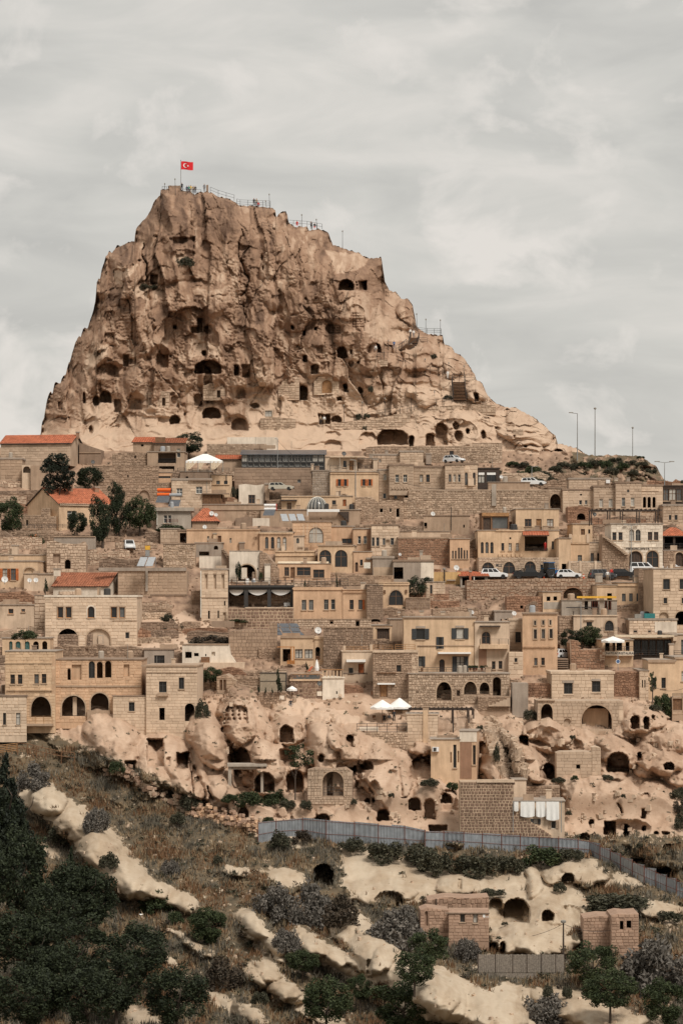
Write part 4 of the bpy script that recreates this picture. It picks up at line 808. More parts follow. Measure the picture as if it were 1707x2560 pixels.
bld('g2', 'B', 'retaining_wall', 'big smooth brown retaining wall under the glazed hall', (805, 318, 1490, 550), 'brown', 'rw 1368 422 1396 452 fg n;ch pale 1488 285 1512 350 -.3', dep=4, D=517, st='s_brown 8 16 .06 j', **WL)
# --- second row
bld('B4', 'B', 'cream_house', 'cream two-storey house with blue-grey windows beside orange tanks', (245, 432, 600, 665), 'pale', 'rw 290 500 343 568 fw l;rw 463 485 520 550 fw l;bx pipe conc 556 425 562 540 -.12 -.02;bx awning brown 400 425 600 434 -.5 .02', D=508, th=6, st='s_pale 7 14 .08 j')
bld('B5', 'B', 'roof_terrace_house', 'cream upper storey with pergola posts and two small windows', (595, 383, 782, 555), 'cream', 'rw 645 433 676 468 fd;rw 712 433 745 465 fd;bx post iron 588 378 594 410 -.1 0;bx post iron 730 378 737 432 -.1 0;cor cream 600 466 760 472', D=510, th=1)
bld('B6', 'B', 'wooden_shed', 'dark plank lean-to shed below the cream balcony', (522, 556, 700, 648), 'wood', 'ro 690 560 698 600;bx roof_sheet brown 515 546 760 555 -.6 .5;' + ';'.join(f'bx plank wood {522 + i * 14} 558 {533 + i * 14} 645 -.09 -.01' for i in range(12)), roof='none', cat='shed', D=506, dep=4)
bld('B7', 'B', 'ruined_house', 'roofless white-washed ruin with one wooden window near parked estate', (845, 465, 1068, 645), 'white', 'rw 930 560 990 636 fb', top=[(845, 470), (900, 462), (1000, 475), (1068, 465)], roof='none', D=507, dep=6)
bld('B8', 'B', 'dovecote_pier', 'pair of squat gate piers beside the parked estate car', (1078, 468, 1116, 550), 'tan', dep=1, D=506, roof='flat', cat='pier')
bld('C1', 'C', 'cream_house', 'cream plaster house with four orange shutters under a terrace', (290, 342, 703, 600), 'cream', 'rw 355 402 382 460 shut_o fb;rw 407 402 432 460 shut_o fb;rw 565 402 590 458 shut_o fb;rw 617 402 640 458 shut_o fb;pb 366 530 450 598 t;cor cream 290 352 703 358;bx pipe conc 503 330 509 545 -.12 -.02', D=507, th=2)
bld('C2', 'C', 'terrace_house', 'recessed upper storey with wooden door and thin terrace roof', (248, 212, 520, 335), 'pale', 'rd 452 245 490 325 wood2;rw 402 245 428 300 fd;bx awning pale 290 208 590 218 -1.2 .5;bx post conc 372 218 376 330 -1.1 -1;rail iron 290 285 500 330 -.8', D=513, th=1)
bld('C2b', 'C', 'rubble_house', 'narrow rubble bay with chimney next to the terrace door', (520, 225, 700, 335), 'rub', 'ch pale 655 235 690 345 -1;rail iron 520 290 655 330 -.8', st='s_rub 4.8 6.2 .4 j', D=514, th=1)
bld('C3', 'C', 'masonry_pier', 'tall pier of small dark stones with pale joints by shuttered house', (138, 330, 292, 525), 'mort', st='s_grey 6 6 .2 j', D=508, dep=3, cat='wall', th=2)
bld('C4', 'C', 'stone_house', 'narrow ashlar house with one tall window and one square window', (703, 328, 797, 600), 'ash', 'rw 745 357 770 410 fw;rw 740 522 768 566 fw', st='s_ash 7 13 .12 j', D=508)
bld('C5', 'C', 'stone_house', 'projecting ashlar house with two tall grey windows', (793, 287, 1000, 482), 'ash', 'rw 845 362 878 427 fw l t;rw 913 362 947 427 fw t;den ash 810 472 990 484 7', st='s_ash 7 13 .12 j', D=506, th=5, rm='brown')
bld('C5b', 'C', 'stone_house', 'plain lower ashlar storey with one window under projecting house', (797, 484, 925, 590), 'ash', 'rw 833 533 862 571 fw', st='s_ash 7 13 .12 j', D=507, roof='none')
bld('C6', 'C', 'stone_house', 'set-back ashlar house with a pair of close dark windows', (1000, 303, 1270, 495), 'ash', 'rw 1053 362 1082 427 fb t;rw 1107 362 1138 427 fb t', st='s_ash 7 13 .12 j', D=508, rm='brown')
bld('C7', 'C', 'stone_house', 'ashlar house with three narrow windows side by side', (1268, 283, 1434, 495), 'ash', 'rw 1300 360 1322 425 fb;rw 1340 360 1360 425 fw;rw 1380 360 1400 425 fw;den ash 1280 482 1420 492 8', st='s_ash 7 13 .12 j', D=506, rm='brown')
bld('C8', 'C', 'stone_house', 'ashlar end house with two arched niches and small stone balcony', (1432, 278, 1546, 495), 'pale', 'aw 1437 345 1462 452 fb;aw 1505 345 1528 452 fb;bx balcony pale 1465 395 1515 460 -.5 0', st='s_pale 7 13 .12 j', D=507, rm='brown')
bld('D0', 'D', 'glass_pavilion', 'dark glazed pavilion with white blinds above the long wall', (150, 88, 300, 198), 'wooddark', 'rw 152 110 198 185 fd n;rw 210 110 276 185 fd n;bx blind whitecloth 154 112 196 130 .1 .2;bx blind whitecloth 213 112 274 130 .1 .2', D=508, th=3, rm='wooddark', cat='pavilion')
bld('D1', 'D', 'retaining_wall', 'very long rubble retaining wall with concrete pier below ashlar houses', (-330, 238, 640, 400), 'rub', 'bx pier conc 245 195 276 345 -.35 .02;cor ash -330 232 640 240', st='s_ash 4.8 8.6 .35 j', D=503, dep=5, **WL)
bld('D1b', 'D', 'parapet_wall', 'smooth tan parapet above the long rubble wall', (222, 182, 510, 240), 'tan', dep=2, D=505, th=1.5, cat='wall')
bld('D2', 'D', 'arched_gate', 'rubble gate bay with a tall dark pointed archway', (640, 225, 738, 372), 'ash', 'po 648 262 724 366 t', st='s_ash 4.8 7.0 .3 j', D=504, rm='brown')
bld('D3', 'D', 'stone_house', 'small pale house with two tiny windows beside the archway', (736, 238, 952, 374), 'pale', 'rw 850 305 870 336 fw;rw 890 305 908 336 fw;ro 855 262 870 273', st='s_pale 7 13 .08 j', D=503, rm='brown')
bld('D3b', 'D', 'stone_house', 'rear ashlar storey with air conditioner under the shrubby knoll', (778, 162, 1065, 240), 'ash', 'bx air_conditioner tankwhite 1035 165 1062 188 -.4 -.02;ch white 1098 152 1120 168 1', st='s_ash 6 12 .15 j', D=508)
bld('D4', 'D', 'stone_house', 'ashlar house with a pair of curtained windows set wide', (950, 215, 1106, 374), 'ash', 'rw 990 296 1015 355 fw c;rw 1055 296 1082 355 fw c', st='s_ash 7 14 .12 j', D=502, rm='brown')
bld('D5', 'D', 'stone_house', 'tall ashlar house with round window high between two windows', (1102, 188, 1280, 374), 'ash', 'rw 1145 287 1168 347 fw;rw 1207 287 1233 347 fw c;ew 1180 232 1198 252 fd n x', st='s_ash 7 14 .12 j', D=501, rm='brown')
bld('D6', 'D', 'stone_house', 'ashlar corner house with triple open arcade under a cornice', (1278, 208, 1428, 374), 'pale', 'ao 1291 282 1313 357;ao 1323 282 1346 357;ao 1357 282 1379 357;cor pale 1285 238 1400 243;den ash 1285 375 1420 383 14', st='s_pale 7 14 .1 j', D=502, rm='brown')
bld('D7', 'D', 'glazed_house', 'timber glazed veranda house at the end of the row', (1428, 210, 1600, 330), 'wooddark', 'rw 1432 225 1468 310 fb l;rw 1472 225 1520 310 fb l;rw 1525 225 1558 310 fb l', D=504, th=3, rm='wooddark', dep=7)
bld('D8', 'D', 'stone_house', 'plain stone house with two small windows under timber veranda', (1430, 345, 1600, 470), 'ash', 'rw 1470 408 1487 442 fd;rw 1510 408 1530 442 fd;ab 1495 470 1540 471', st='s_ash 7 12 .15 j', D=500)
bld('D9', 'D', 'ruined_wall', 'reddish rubble ruin with small round arch below tiny-window house', (770, 350, 930, 460), 'red', 'ao 835 395 893 442', st='s_red 4.0 6.2 .45 j', dep=4, D=498, top=[(770, 352), (850, 346), (930, 356)], **WL)
# --- third row
bld('C9', 'C', 'dome_house', 'cream house front with a glass half dome and small window', (-125, 548, 478, 668), 'cream', 'rw 307 582 340 638 fd;rd 398 575 428 632 shut_o;dome glasslit 95 555 266 662 -2.2;rw 10 600 11 601 fd;rd -78 600 -38 666 fg;bx awning wooddark -130 578 8 590 -.9 .02;ro -150 600 -149 601;cor cream -125 545 370 552', D=500, th=2)
bld('C9b', 'C', 'terrace_wall', 'tan terrace front with white awning edge below glass dome', (-300, 665, 545, 775), 'tan', 'bx awning_edge whitecloth 95 660 370 682 -1.2 -.9;bx post whitecloth 95 682 101 755 -1.2 -1.1;ro 205 730 215 740;steps wooddark 360 765 450 680 -.8 6', dep=6, D=495, th=2, cat='wall')
bld('C10', 'C', 'ruined_house', 'roofless rubble ruin with plaster patches and three dark openings', (505, 560, 917, 760), 'pale', 'ro 713 652 740 685;ro 797 652 812 681;ro 853 652 880 724', st='s_rub 4.8 6.2 .45 j', top=[(505, 552), (640, 552), (700, 600), (790, 580), (905, 590), (917, 640)], D=499, roof='none', dep=5)
bld('C11', 'C', 'rubble_wall', 'stepped rubble wall with collapsed beams beside the roofless ruin', (917, 565, 1100, 740), 'rub', 'bx roof_beam wooddark 860 790 1070 815 -.5 -.2', st='s_ash 4.8 7.0 .4 j', top=[(917, 560), (1015, 560), (1020, 640), (1100, 650)], D=500, dep=3, **WL)
bld('C12', 'C', 'ruined_house', 'tan flat house with collapsed dark corner and grey dish', (1085, 715, 1475, 860), 'tan', 'ro 1090 772 1116 822;ro 1423 790 1436 815;rail iron 1320 640 1322 840 -.2', D=490, th=3, rm='brown', dep=7)
bld('B9', 'B', 'terrace_wall', 'long tan wall with ledge below the plank shed', (525, 648, 1160, 790), 'tan', 'cor tan 525 685 1160 696;ro 933 645 944 668', dep=6, D=501, th=2, cat='wall')
bld('B10', 'B', 'plaster_wall', 'bright whitewashed wall panel below the white tanks', (968, 768, 1162, 836), 'white', dep=3, D=497, roof='none', cat='wall')
bld('B11', 'B', 'stone_wall', 'brown block wall with slanting coping beside white wall panel', (815, 752, 970, 836), 'brown', dep=3, D=498, top=[(815, 768), (970, 750)], **WL)
bld('B12', 'B', 'concrete_house', 'pale concrete flat house with two white windows and red rail', (110, 705, 418, 880), 'conc', 'rw 177 742 207 812 fw;rw 216 742 243 812 fw;rail rust 205 778 300 808 -.5;bx pipe fw 113 705 121 830 -.15 -.05', D=499, th=9, ov=.5, rm='conc', dep=8)
bld('B13', 'B', 'tile_roof_house', 'low house under a hipped orange roof with white dishes', (428, 788, 650, 850), 'tan', roof='hip', rm='tile', rise=118, dep=8, D=497)
bld('A5', 'A', 'tile_roof_house', 'gabled house with orange tiled roof half hidden by dark trees', (545, 745, 1000, 935), 'cream', 'rw 612 812 690 872 fw;ch red 725 555 760 640 4;ch red 945 585 980 665 4;bx eave_board pale 545 745 990 766 -.3 -.1', yaw=38, roof='gx', rm='tile', rise=145, dep=10.5, D=498)
bld('A10', 'A', 'rubble_wall', 'low square-stone wall with globe lamps below the gabled house', (195, 845, 500, 965), 'mort', 'ro 232 890 250 940', st='s_rub 5.6 5.5 .3 j', dep=2, D=492, top=[(195, 850), (370, 845), (375, 785), (440, 785), (445, 860), (500, 855)], **WL)
bld('B14', 'B', 'peach_house', 'long peach plaster house with three small doors and slit windows', (380, 872, 1032, 1075), 'peach', 'rw 563 928 582 968 fd n;rd 657 925 688 980 wood;rw 763 945 780 988 fd n;ch brown 850 985 895 1050 -.5;cor peach 380 868 1032 875;ch cream 618 905 645 975 -.4', D=490, th=3, rm='brown')
bld('B15', 'B', 'arcade_house', 'peach house with four tall round-arched windows in a row', (1030, 895, 1330, 1085), 'peach', 'aw 1078 935 1108 1040 fb;aw 1130 935 1160 1040 fb;aw 1183 935 1217 1055 fb;aw 1235 935 1270 1055 fb;cor cream 990 895 1330 905;den cream 1032 905 1325 912 24;bx lantern fb 990 935 1003 960 -.2 -.02', D=486, th=2)
bld('B16', 'B', 'cream_house', 'narrow cream bay with one small arched window by arcade', (1328, 930, 1424, 1075), 'pale', 'aw 1357 945 1382 992 fd n;den ash 1370 1020 1420 1032 4', D=487, th=2)
bld('B17', 'B', 'terrace_wall', 'smooth cream terrace parapet jutting below the arcade', (1168, 1062, 1522, 1180), 'cream', 'bx coping cream 1168 1058 1345 1070 -.15 .3;bx coping cream 1350 1058 1522 1070 -.15 .3;cor cream 1168 1100 1522 1106', dep=5, D=481, th=1, cat='wall')
bld('B18', 'B', 'stone_house', 'square house of big pale stones under the concrete house', (145, 866, 306, 1000), 'mort', st='s_ash 8.5 11 .15 i', D=492, th=3, dep=6)
bld('B18b', 'B', 'shed', 'dark recessed yard shed with two dishes on its edge', (306, 880, 460, 1000), 'tan', 'ro 320 900 375 985', D=493, th=3, rm='brown', dep=4)
bld('B19', 'B', 'rubble_wall', 'tall rubble wall of round pale stones below yellow box', (172, 1000, 455, 1205), 'mort', 'cor brown 165 992 690 1002', st='s_ash 6.4 6.2 .5 j', dep=4, D=486, **WL)
bld('B20', 'B', 'stair_wall', 'grey terrace wall with small arched opening and white panel', (455, 990, 700, 1110), 'grey', 'ao 622 1012 660 1048;ro 490 1065 580 1100', D=487, dep=4, th=2)
bld('B21', 'B', 'plaster_wall', 'cream whitewashed wall below a dark grated opening', (492, 1108, 735, 1210), 'white', dep=4, D=483, roof='none', cat='wall')
bld('B22', 'B', 'stone_stairs', 'long brown stone staircase climbing between two white walls', (690, 1040, 850, 1260), 'brown', ';'.join(f'bx step tan {692 + i * 9} {1045 + i * 14} {730 + i * 9} {1051 + i * 14} -.5 0' for i in range(14)), top=[(690, 1030), (720, 1060), (850, 1255)], roof='none', cat='stairs', dep=2, D=481)
bld('F0', 'F', 'white_house', 'whitewashed house with a huge arched doorway and wooden door', (590, -5, 855, 250), 'white', 'ao 665 108 815 252 t;rd 690 135 740 230 wood2;ro 828 135 838 152', D=480, dep=9, th=2, ov=.05)
bld('F0b', 'F', 'stone_house', 'brown quoin-stoned bay with sloping side and white chimney', (848, 10, 1010, 260), 'rub', 'ch white 895 105 942 275 -1.2', st='s_rub 6.4 7.8 .3 j', top=[(848, 0), (890, 5), (1010, 140)], D=478, dep=6, roof='none')
bld('F4', 'F', 'terrace_restaurant', 'peach cafe front with dark windows under tan canvas awning', (1000, 100, 1450, 232), 'peach', 'rw 1060 130 1100 205 fb;rd 1112 130 1150 222 wood;rw 1165 130 1282 202 fb;rw 1305 150 1400 222 fb', D=476, dep=6, th=1, cat='cafe')
bld('C13', 'C', 'arched_hall', 'peach hall with one very big round window and leaning poles', (-30, 768, 300, 1000), 'peach', 'aw 108 812 232 946 fb n;' + ';'.join(f'bx pole pale {x} 790 {x + 5} 940 -1.3 -1.2' for x in (95, 150, 62, 170)), D=488, th=4, rm='brown', st='s_peach 7.5 12 .06 j')
bld('C14', 'C', 'peach_house', 'set-back peach wall with wide low window and wooden ladder', (297, 808, 487, 965), 'peach', 'rw 390 908 476 950 fb;bx ladder_rail wood 258 800 266 950 -1 -.9;bx ladder_rail wood 285 790 292 945 -1 -.9;' + ';'.join(f'bx rung wood 262 {800 + i * 20} 290 {804 + i * 20} -1 -.95' for i in range(7)), D=490, th=3)
bld('C15', 'C', 'peach_house', 'peach house with two white-framed windows and stained corner', (485, 828, 642, 1025), 'peach', 'rw 527 887 553 952 fw;rw 575 887 602 952 fw;cor peach 485 1015 642 1024;bx stain_pier red 603 830 642 1000 -.03 .01', D=486, th=3)
bld('C16', 'C', 'stone_house', 'old pale ashlar facade with four shuttered-up windows', (640, 798, 870, 1065), 'pale', 'rw 645 898 668 972 fg;rw 683 898 708 972 fg;rw 738 905 760 963 fg;rb 765 920 800 962;rw 805 903 833 963 fg', st='s_pale 8 14 .15 j', D=486, th=4, rm='brown', yaw=0)
bld('C17', 'C', 'arched_house', 'cream house with two enormous arched windows over the terrace', (185, 968, 492, 1195), 'cream', 'aw 197 1005 300 1125 fb n;aw 330 1005 437 1152 fb n;cor tan 185 962 490 972', D=478, th=2)
bld('C18', 'C', 'peach_house', 'peach corner house with slim arched door and tiny window', (490, 1022, 648, 1200), 'peach', 'rw 545 1088 568 1138 fd;ad 503 1110 528 1192 wooddark;ch grey 600 1075 640 1090 -.3', D=478, th=2)
bld('C19', 'C', 'rubble_house', 'wide reddish rubble facade patched with plaster and no windows', (868, 905, 1315, 1130), 'rub', 'cor tan 868 898 1315 908', st='s_red 5.6 8.6 .35 j', D=484, th=3, rm='brown')
bld('C20', 'C', 'parapet_wall', 'pale stained parapet band above the reddish rubble facade', (880, 848, 1312, 905), 'pale', dep=5, D=488, th=1.5, cat='wall')
bld('C21', 'C', 'peach_house', 'peach house with a row of slim tall windows and two arches', (1310, 912, 1478, 1160), 'peach', 'rw 1328 1012 1342 1080 fb x;rw 1352 1012 1366 1080 fb x;aw 1379 985 1394 1080 fb x;aw 1401 985 1416 1080 fb x;rw 1427 1008 1440 1080 fb x;rw 1450 1008 1463 1080 fb x', D=481, th=2)
# --- fourth row, along the road
bld('R1', 'D', 'cream_house', 'cream hotel upper storey with wooden balcony door and two windows', (413, 368, 711, 560), 'cream', 'rw 474 435 521 488 fb;rd 553 435 590 512 wood2;rw 627 435 673 488 fb c;rail iron 365 492 700 516 -1.0', D=482, th=2, cat='hotel')
bld('R1b', 'D', 'glazed_pavilion', 'timber pavilion with one huge window pane on hotel terrace', (178, 398, 366, 522), 'wood', 'rw 248 422 358 504 fb x n l;rd 185 425 240 515 wooddark;bx beam wood2 178 392 366 416 -.2 0', D=483, th=2, rm='wood', cat='pavilion', dep=6)
bld('R2', 'D', 'cream_house', 'cream hotel front with triple arches, small windows and roofed balcony', (150, 516, 711, 702), 'cream', 'aw 170 595 190 673 fb n;aw 202 595 224 673 fb n;aw 236 595 258 673 fb n;rw 312 602 332 655 fb;rw 362 602 384 655 fb;rw 413 602 434 655 fb;rw 660 590 677 645 fb;ro 474 556 630 657;ro 368 562 380 576;den cream 285 675 465 697 6;rail iron 474 640 632 657 -.2;cor cream 275 512 470 520', D=474, th=2, cat='hotel')
bld('R2r', 'D', 'tiled_canopy', 'short orange tiled canopy over the hotel balcony', (474, 545, 630, 556), 'wood', roof='shed', rm='tile', rise=28, dep=2, D=472, extra=0, cat='canopy')
bld('R3', 'D', 'stone_house', 'rubble ground floor with three pointed glazed arches behind cars', (155, 702, 711, 846), 'ash', 'pw 177 735 263 803 fb n t;pw 322 732 408 815 fb n t;pw 472 728 550 790 fb n t;rw 582 752 600 785 fd n;bx sign iron 275 748 313 766 -.08 -.02;bx lintel ash 620 708 676 742 -.2 0', st='s_ash 4.8 7.8 .3 j', D=472, roof='none')
bld('R4', 'D', 'cream_house', 'small cream rooftop house with wooden door beside terrace parapets', (805, 472, 942, 580), 'cream', 'rd 862 505 890 570 wood;rw 913 507 927 536 fd n', D=480, th=2)
bld('R4b', 'D', 'cream_house', 'cream stepped house with globe-lamp parapet and one window', (788, 598, 921, 800), 'cream', 'rw 840 685 870 728 fg;bx parapet cream 788 545 921 600 -.1 .1;bx pier pale 780 540 800 600 -.25 .15;bx pier pale 900 540 920 600 -.25 .15;cor cream 788 602 921 608', D=472, roof='none')
bld('R4c', 'D', 'cream_house', 'plain cream wing without windows next to the hotel', (709, 570, 792, 846), 'cream', 'ro 730 745 762 790', D=475, th=2)
bld('R5', 'D', 'arched_bay', 'pale bay with blind round arch and two slim windows', (918, 600, 1018, 765), 'pale', 'rw 930 672 952 728 fb;rw 975 672 998 728 fb', D=473, th=2, st='s_pale 8 14 .1 j')
bld('R5b', 'D', 'garden_wall', 'low stone garden wall with globe-topped piers above the road', (770, 738, 1080, 850), 'pale', ';'.join(f'bx pier pale {x} 725 {x + 16} 800 -.2 .3' for x in (775, 850, 955, 1058)) + ';' + ';'.join(f'rail fw {a} 730 {b} 755 .1' for a, b in ((795, 848), (868, 953), (973, 1056))), st='s_ash 5.6 9.4 .2 j', dep=3, D=467, **WL)
bld('R6', 'D', 'stone_stairs', 'outside stone staircase climbing beside the restaurant house', (1008, 545, 1192, 850), 'rub', ';'.join(f'bx step ash {1015 + i * 11} {560 + i * 9} {1040 + i * 11} {566 + i * 9} -.8 0' for i in range(14)), top=[(1008, 540), (1040, 560), (1180, 670), (1192, 680)], st='s_rub 5.6 7.0 .35 j', roof='none', cat='stairs', dep=4, D=468)
bld('R7', 'D', 'stone_house', 'whitewashed restaurant house with twin arched windows and lettering', (1070, 472, 1428, 846), 'white', 'rw 1080 528 1107 582 fb;rw 1122 528 1150 582 fb;aw 1197 508 1230 587 fg;aw 1240 508 1275 587 fg;rw 1325 525 1355 582 fb;rw 1367 525 1397 582 fb;ad 1195 657 1287 770 wooddark t;aw 1316 655 1398 770 fb t n;cor white 1160 628 1428 633', D=470, th=3, cat='restaurant', st='s_white 7.5 12 .06 j')
bld('R8', 'D', 'tile_roof_house', 'porch with hipped orange roof next to restaurant house', (1428, 548, 1600, 660), 'wooddark', 'ro 1440 560 1500 640;ro 1515 560 1590 640;rail iron 1436 605 1600 640 -.1', roof='hip', rm='tile', rise=58, dep=7, D=474)
bld('R9', 'D', 'stone_house', 'brown rubble ground floor with arched door at picture edge', (1432, 655, 1600, 846), 'rub', 'ad 1515 665 1572 765 wooddark t', st='s_rub 5.6 7.8 .35 j', D=471, th=2)
bld('R10', 'H', 'retaining_wall', 'reddish rubble road wall with a dark vaulted arch below cars', (-330, 236, 800, 420), 'red', 'ao 520 315 686 420', st='s_rub 5.6 8.6 .45 j', dep=6, D=461, top=[(-330, 250), (0, 240), (300, 232), (800, 236)], **WL)
bld('R11', 'G', 'tile_roof_shed', 'little open shed with orange roof below the white crossover', (1128, 205, 1360, 295), 'conc', 'ro 1142 215 1335 285;ch terracotta 1200 165 1218 285 -.8;bx post fw 1238 205 1247 285 -.3 -.2', roof='shed', rm='tile', rise=40, dep=5, D=462, cat='shed', extra=2)
bld('R12', 'G', 'plaster_wall', 'yellow plaster wall with small shelf beside the tiled shed', (900, 172, 1130, 270), 'yellow', 'bx shelf grey 1010 235 1085 246 -.4 0;rail wooddark 985 150 995 290 -.3', dep=4, D=464, roof='none', cat='wall')
bld('R13', 'H', 'stone_house', 'big pale block house with framed windows at picture edge', (1305, 152, 1640, 720), 'mort', 'rw 1393 238 1452 328 fd t;rw 1538 238 1600 326 fd t;rw 1397 403 1428 452 fd t;rw 1557 403 1590 452 fd t;ab 1360 530 1440 585;ao 1500 520 1610 640 t', st='s_pale 8 16 .08 i', D=444, th=3)
bld('R13b', 'H', 'rubble_wall', 'brown rubble flank wall of the big pale block house', (1178, 146, 1306, 520), 'rub', 'ro 1243 360 1265 420', st='s_rub 6.4 7.8 .3 j', D=449, dep=6, th=2, cat='wall')
bld('R14', 'H', 'cream_house', 'cream house with three equal dark windows under the road', (985, 270, 1240, 510), 'cream', 'rw 1033 366 1065 434 fd n;rw 1096 364 1127 434 fd n;rw 1160 364 1192 434 fd n;ch pale 1140 212 1175 275 .3;cor cream 985 295 1240 301', D=450, th=2)
bld('R14b', 'H', 'cream_house', 'cream side wing with open doorway beside three-window house', (812, 292, 990, 520), 'cream', 'ro 903 362 945 442;ch conc 812 192 872 265 1.5;cor cream 812 298 990 303', D=452, th=2)
bld('R15', 'H', 'building_site', 'bare concrete building frame with scaffolding and yellow beam', (505, 425, 990, 565), 'conc', 'ro 705 432 735 505;ro 762 432 825 505;ro 880 432 905 508;ro 915 432 940 508;bx beam yellowsign 630 388 975 406 -1.6 -1.4;bx post grey 680 405 700 520 -1 -.8;bx post grey 830 405 870 540 -1 -.8;rail iron 540 485 820 492 -1.2;' + ';'.join(f'rail rust {x} 435 {x + 3} 510 -.6' for x in (770, 790, 810, 885, 910, 930)), D=445, dep=6, th=1, rm='conc', cat='building site')
bld('R16', 'H', 'cream_house', 'pale house with pointed arch door behind the road trees', (608, 562, 992, 735), 'pale', 'rw 722 615 770 652 fd;pw 883 602 960 692 fd t;bx hood pale 700 588 790 600 -.3 0;rail iron 845 660 1000 700 -.8;cor pale 608 556 992 563', D=437, th=2, rm='pale')
bld('R16b', 'H', 'rubble_wall', 'rough brown wall with wooden post beside pale arched house', (480, 560, 612, 720), 'rub', 'bx post wooddark 602 520 610 680 -.3 -.2;ro 492 545 510 585', st='s_rub 5.6 7.0 .4 j', D=438, dep=4, **WL)
bld('R17', 'H', 'stone_house', 'long low stone building with white panel below teal crates', (1095, 600, 1516, 730), 'ash', 'rw 1135 690 1165 706 fd n;rw 1262 690 1285 706 fd n;bx panel white 1320 612 1514 708 -.1 -.01;bx crate teal 1232 540 1326 582 .5 1.6;bx crate fg 1150 545 1205 582 .5 1.6', st='s_pale 7 14 .2 j', D=433, th=5, rm='grey')
bld('R18', 'H', 'restaurant', 'dark glazed restaurant terrace under a long tan awning roof', (1130, 765, 1480, 940), 'wooddark', ';'.join(f'rw {1140 + i * 66} 775 {1198 + i * 66} 910 fd n' for i in range(5)) + ';bx awning canvas 965 728 1480 745 -2.5 .2;rail iron 1130 860 1480 920 -2', D=424, th=4, rm='canvas', cat='restaurant', dep=6)
bld('R18b', 'H', 'restaurant', 'restaurant balcony with lettered white sign board and umbrella', (862, 775, 1132, 1010), 'cream', 'ro 885 795 925 868;ro 948 782 975 868;ro 985 782 1035 868;ro 1065 790 1100 868;bx sign_board white 876 872 1130 904 -.9 -.8;rail iron 880 830 1130 872 -.85;bx balcony_slab pale 876 904 1130 912 -.9 0', D=425, th=2, cat='restaurant')
bld('R19', 'H', 'stone_house', 'cream corner house with slim windows beside the dark restaurant', (1475, 728, 1640, 960), 'pale', 'rw 1552 770 1600 900 fd n;ch pale 1478 730 1510 780 -.5;ch pale 1432 806 1470 920 -1.8;rail iron 1475 865 1640 915 -1.2', D=423, th=2)
# --- fifth row
bld('S1', 'H', 'tower_house', 'tall peach house with three rows of slim framed windows', (160, 545, 466, 1070), 'peach', 'rw 262 603 280 642 fb t x;rw 333 600 352 640 fb t x;rw 397 598 413 640 fb t x;rw 260 680 286 762 fb t x;rw 329 678 357 760 fb t x;rw 397 676 424 757 fb t x;rw 263 930 292 996 fb;rw 325 928 355 993 fb;den peach 165 828 450 840 26;cor brown 155 534 470 548', D=431, th=4, rm='tan', yaw=-4)
bld('S2', 'H', 'stone_house', 'pale bay house of smooth blocks with a single window', (45, 603, 197, 872), 'pale', 'rw 98 702 146 795 fd;den pale 48 866 190 880 7', D=428, th=6, st='s_pale 8.5 16 .06 i', dep=5, rm='pale')
bld('S2b', 'H', 'stone_house', 'lower pale block wall with tiny square window under bay', (38, 880, 166, 1100), 'pale', 'rw 90 932 116 966 fd;rw 70 1098 88 1118 fd n', D=428, roof='none', st='s_pale 11 20 .06 j')
bld('S3', 'G', 'balcony_house', 'cream house with arched niche behind an iron balcony', (1250, 600, 1545, 1050), 'pale', 'aw 1308 680 1382 785 fb t;rail iron 1290 742 1532 792 -1.1;bx balcony_slab cream 1290 790 1532 825 -1.2 0;rw 1395 933 1425 1000 fb;rw 1452 930 1484 998 fb;bx pier red 1283 828 1350 980 -.05 .01;bx awning wooddark 1290 628 1465 640 -.9 0', D=433, th=2)
bld('S4', 'G', 'cream_house', 'large cream house with black shutters and a white awning', (645, 562, 1256, 1045), 'cream', 'rw 752 655 822 746 fd shut_d x;rw 1090 650 1158 742 fd shut_d x l;rw 938 725 968 826 fd shut_d x;rw 770 890 808 978 fd shut_d 1 n;ad 947 915 993 1038 shut_d;rw 1092 890 1160 1022 fd shut_d n;cor tan 762 795 1250 802;bx awning whitecloth 935 855 1213 868 -1.4 .02;bx lintel grey 748 632 828 650 -.06 0;bx lintel grey 1085 628 1160 645 -.06 0;rail iron 768 985 1390 1040 -1.3;cor brown 530 557 1256 566;ch pale 785 505 815 535 2;ch pale 965 510 1000 535 2;ch pale 598 515 615 540 2', D=431, th=3)
bld('S4b', 'G', 'tan_house', 'stained tan side wing of the black-shuttered house', (528, 575, 648, 820), 'tan', D=434, th=2)
bld('S5', 'M', 'arcade_house', 'rubble ground floor with pale pointed arches under the terrace', (595, 18, 1475, 300), 'rub', 'po 840 88 970 250 t;po 1078 85 1190 198 t;po 1215 92 1300 195 t;ao 1330 45 1400 222;ro 1015 160 1045 210;cor brown 680 14 1330 24', st='s_ash 5.6 7.0 .35 j', D=426, th=2, dep=6)
bld('S6', 'G', 'cream_house', 'cream bay with a big boarded double door above terrace', (370, 628, 542, 820), 'cream', 'rd 415 650 522 790 wooddark;bx lintel tan 405 640 530 652 -.1 0', D=437, th=2)
bld('S7', 'G', 'rubble_wall', 'huge speckled rubble wall between peach house and boarded door', (-40, 643, 384, 990), 'brown', 'cor tan -40 637 384 646', st='s_brown 6.4 7.0 .4 j', dep=5, D=438, **WL)
bld('S8', 'G', 'pale_house', 'pale little house with white awning and bright orange door', (122, 850, 382, 1110), 'pale', 'rd 258 955 308 1042 shut_o;rw 175 988 215 1034 fg;bx awning whitecloth 155 918 318 938 -1.2 .02;rail wooddark 128 1030 330 1045 -1;rail wood2 150 808 355 845 .5;bx pier pale 128 800 150 855 .2 .7;bx pier pale 355 790 382 855 .2 .7;bx shutter_box fo 380 898 446 955 -.3 -.05', D=430, th=1, rm='pale')
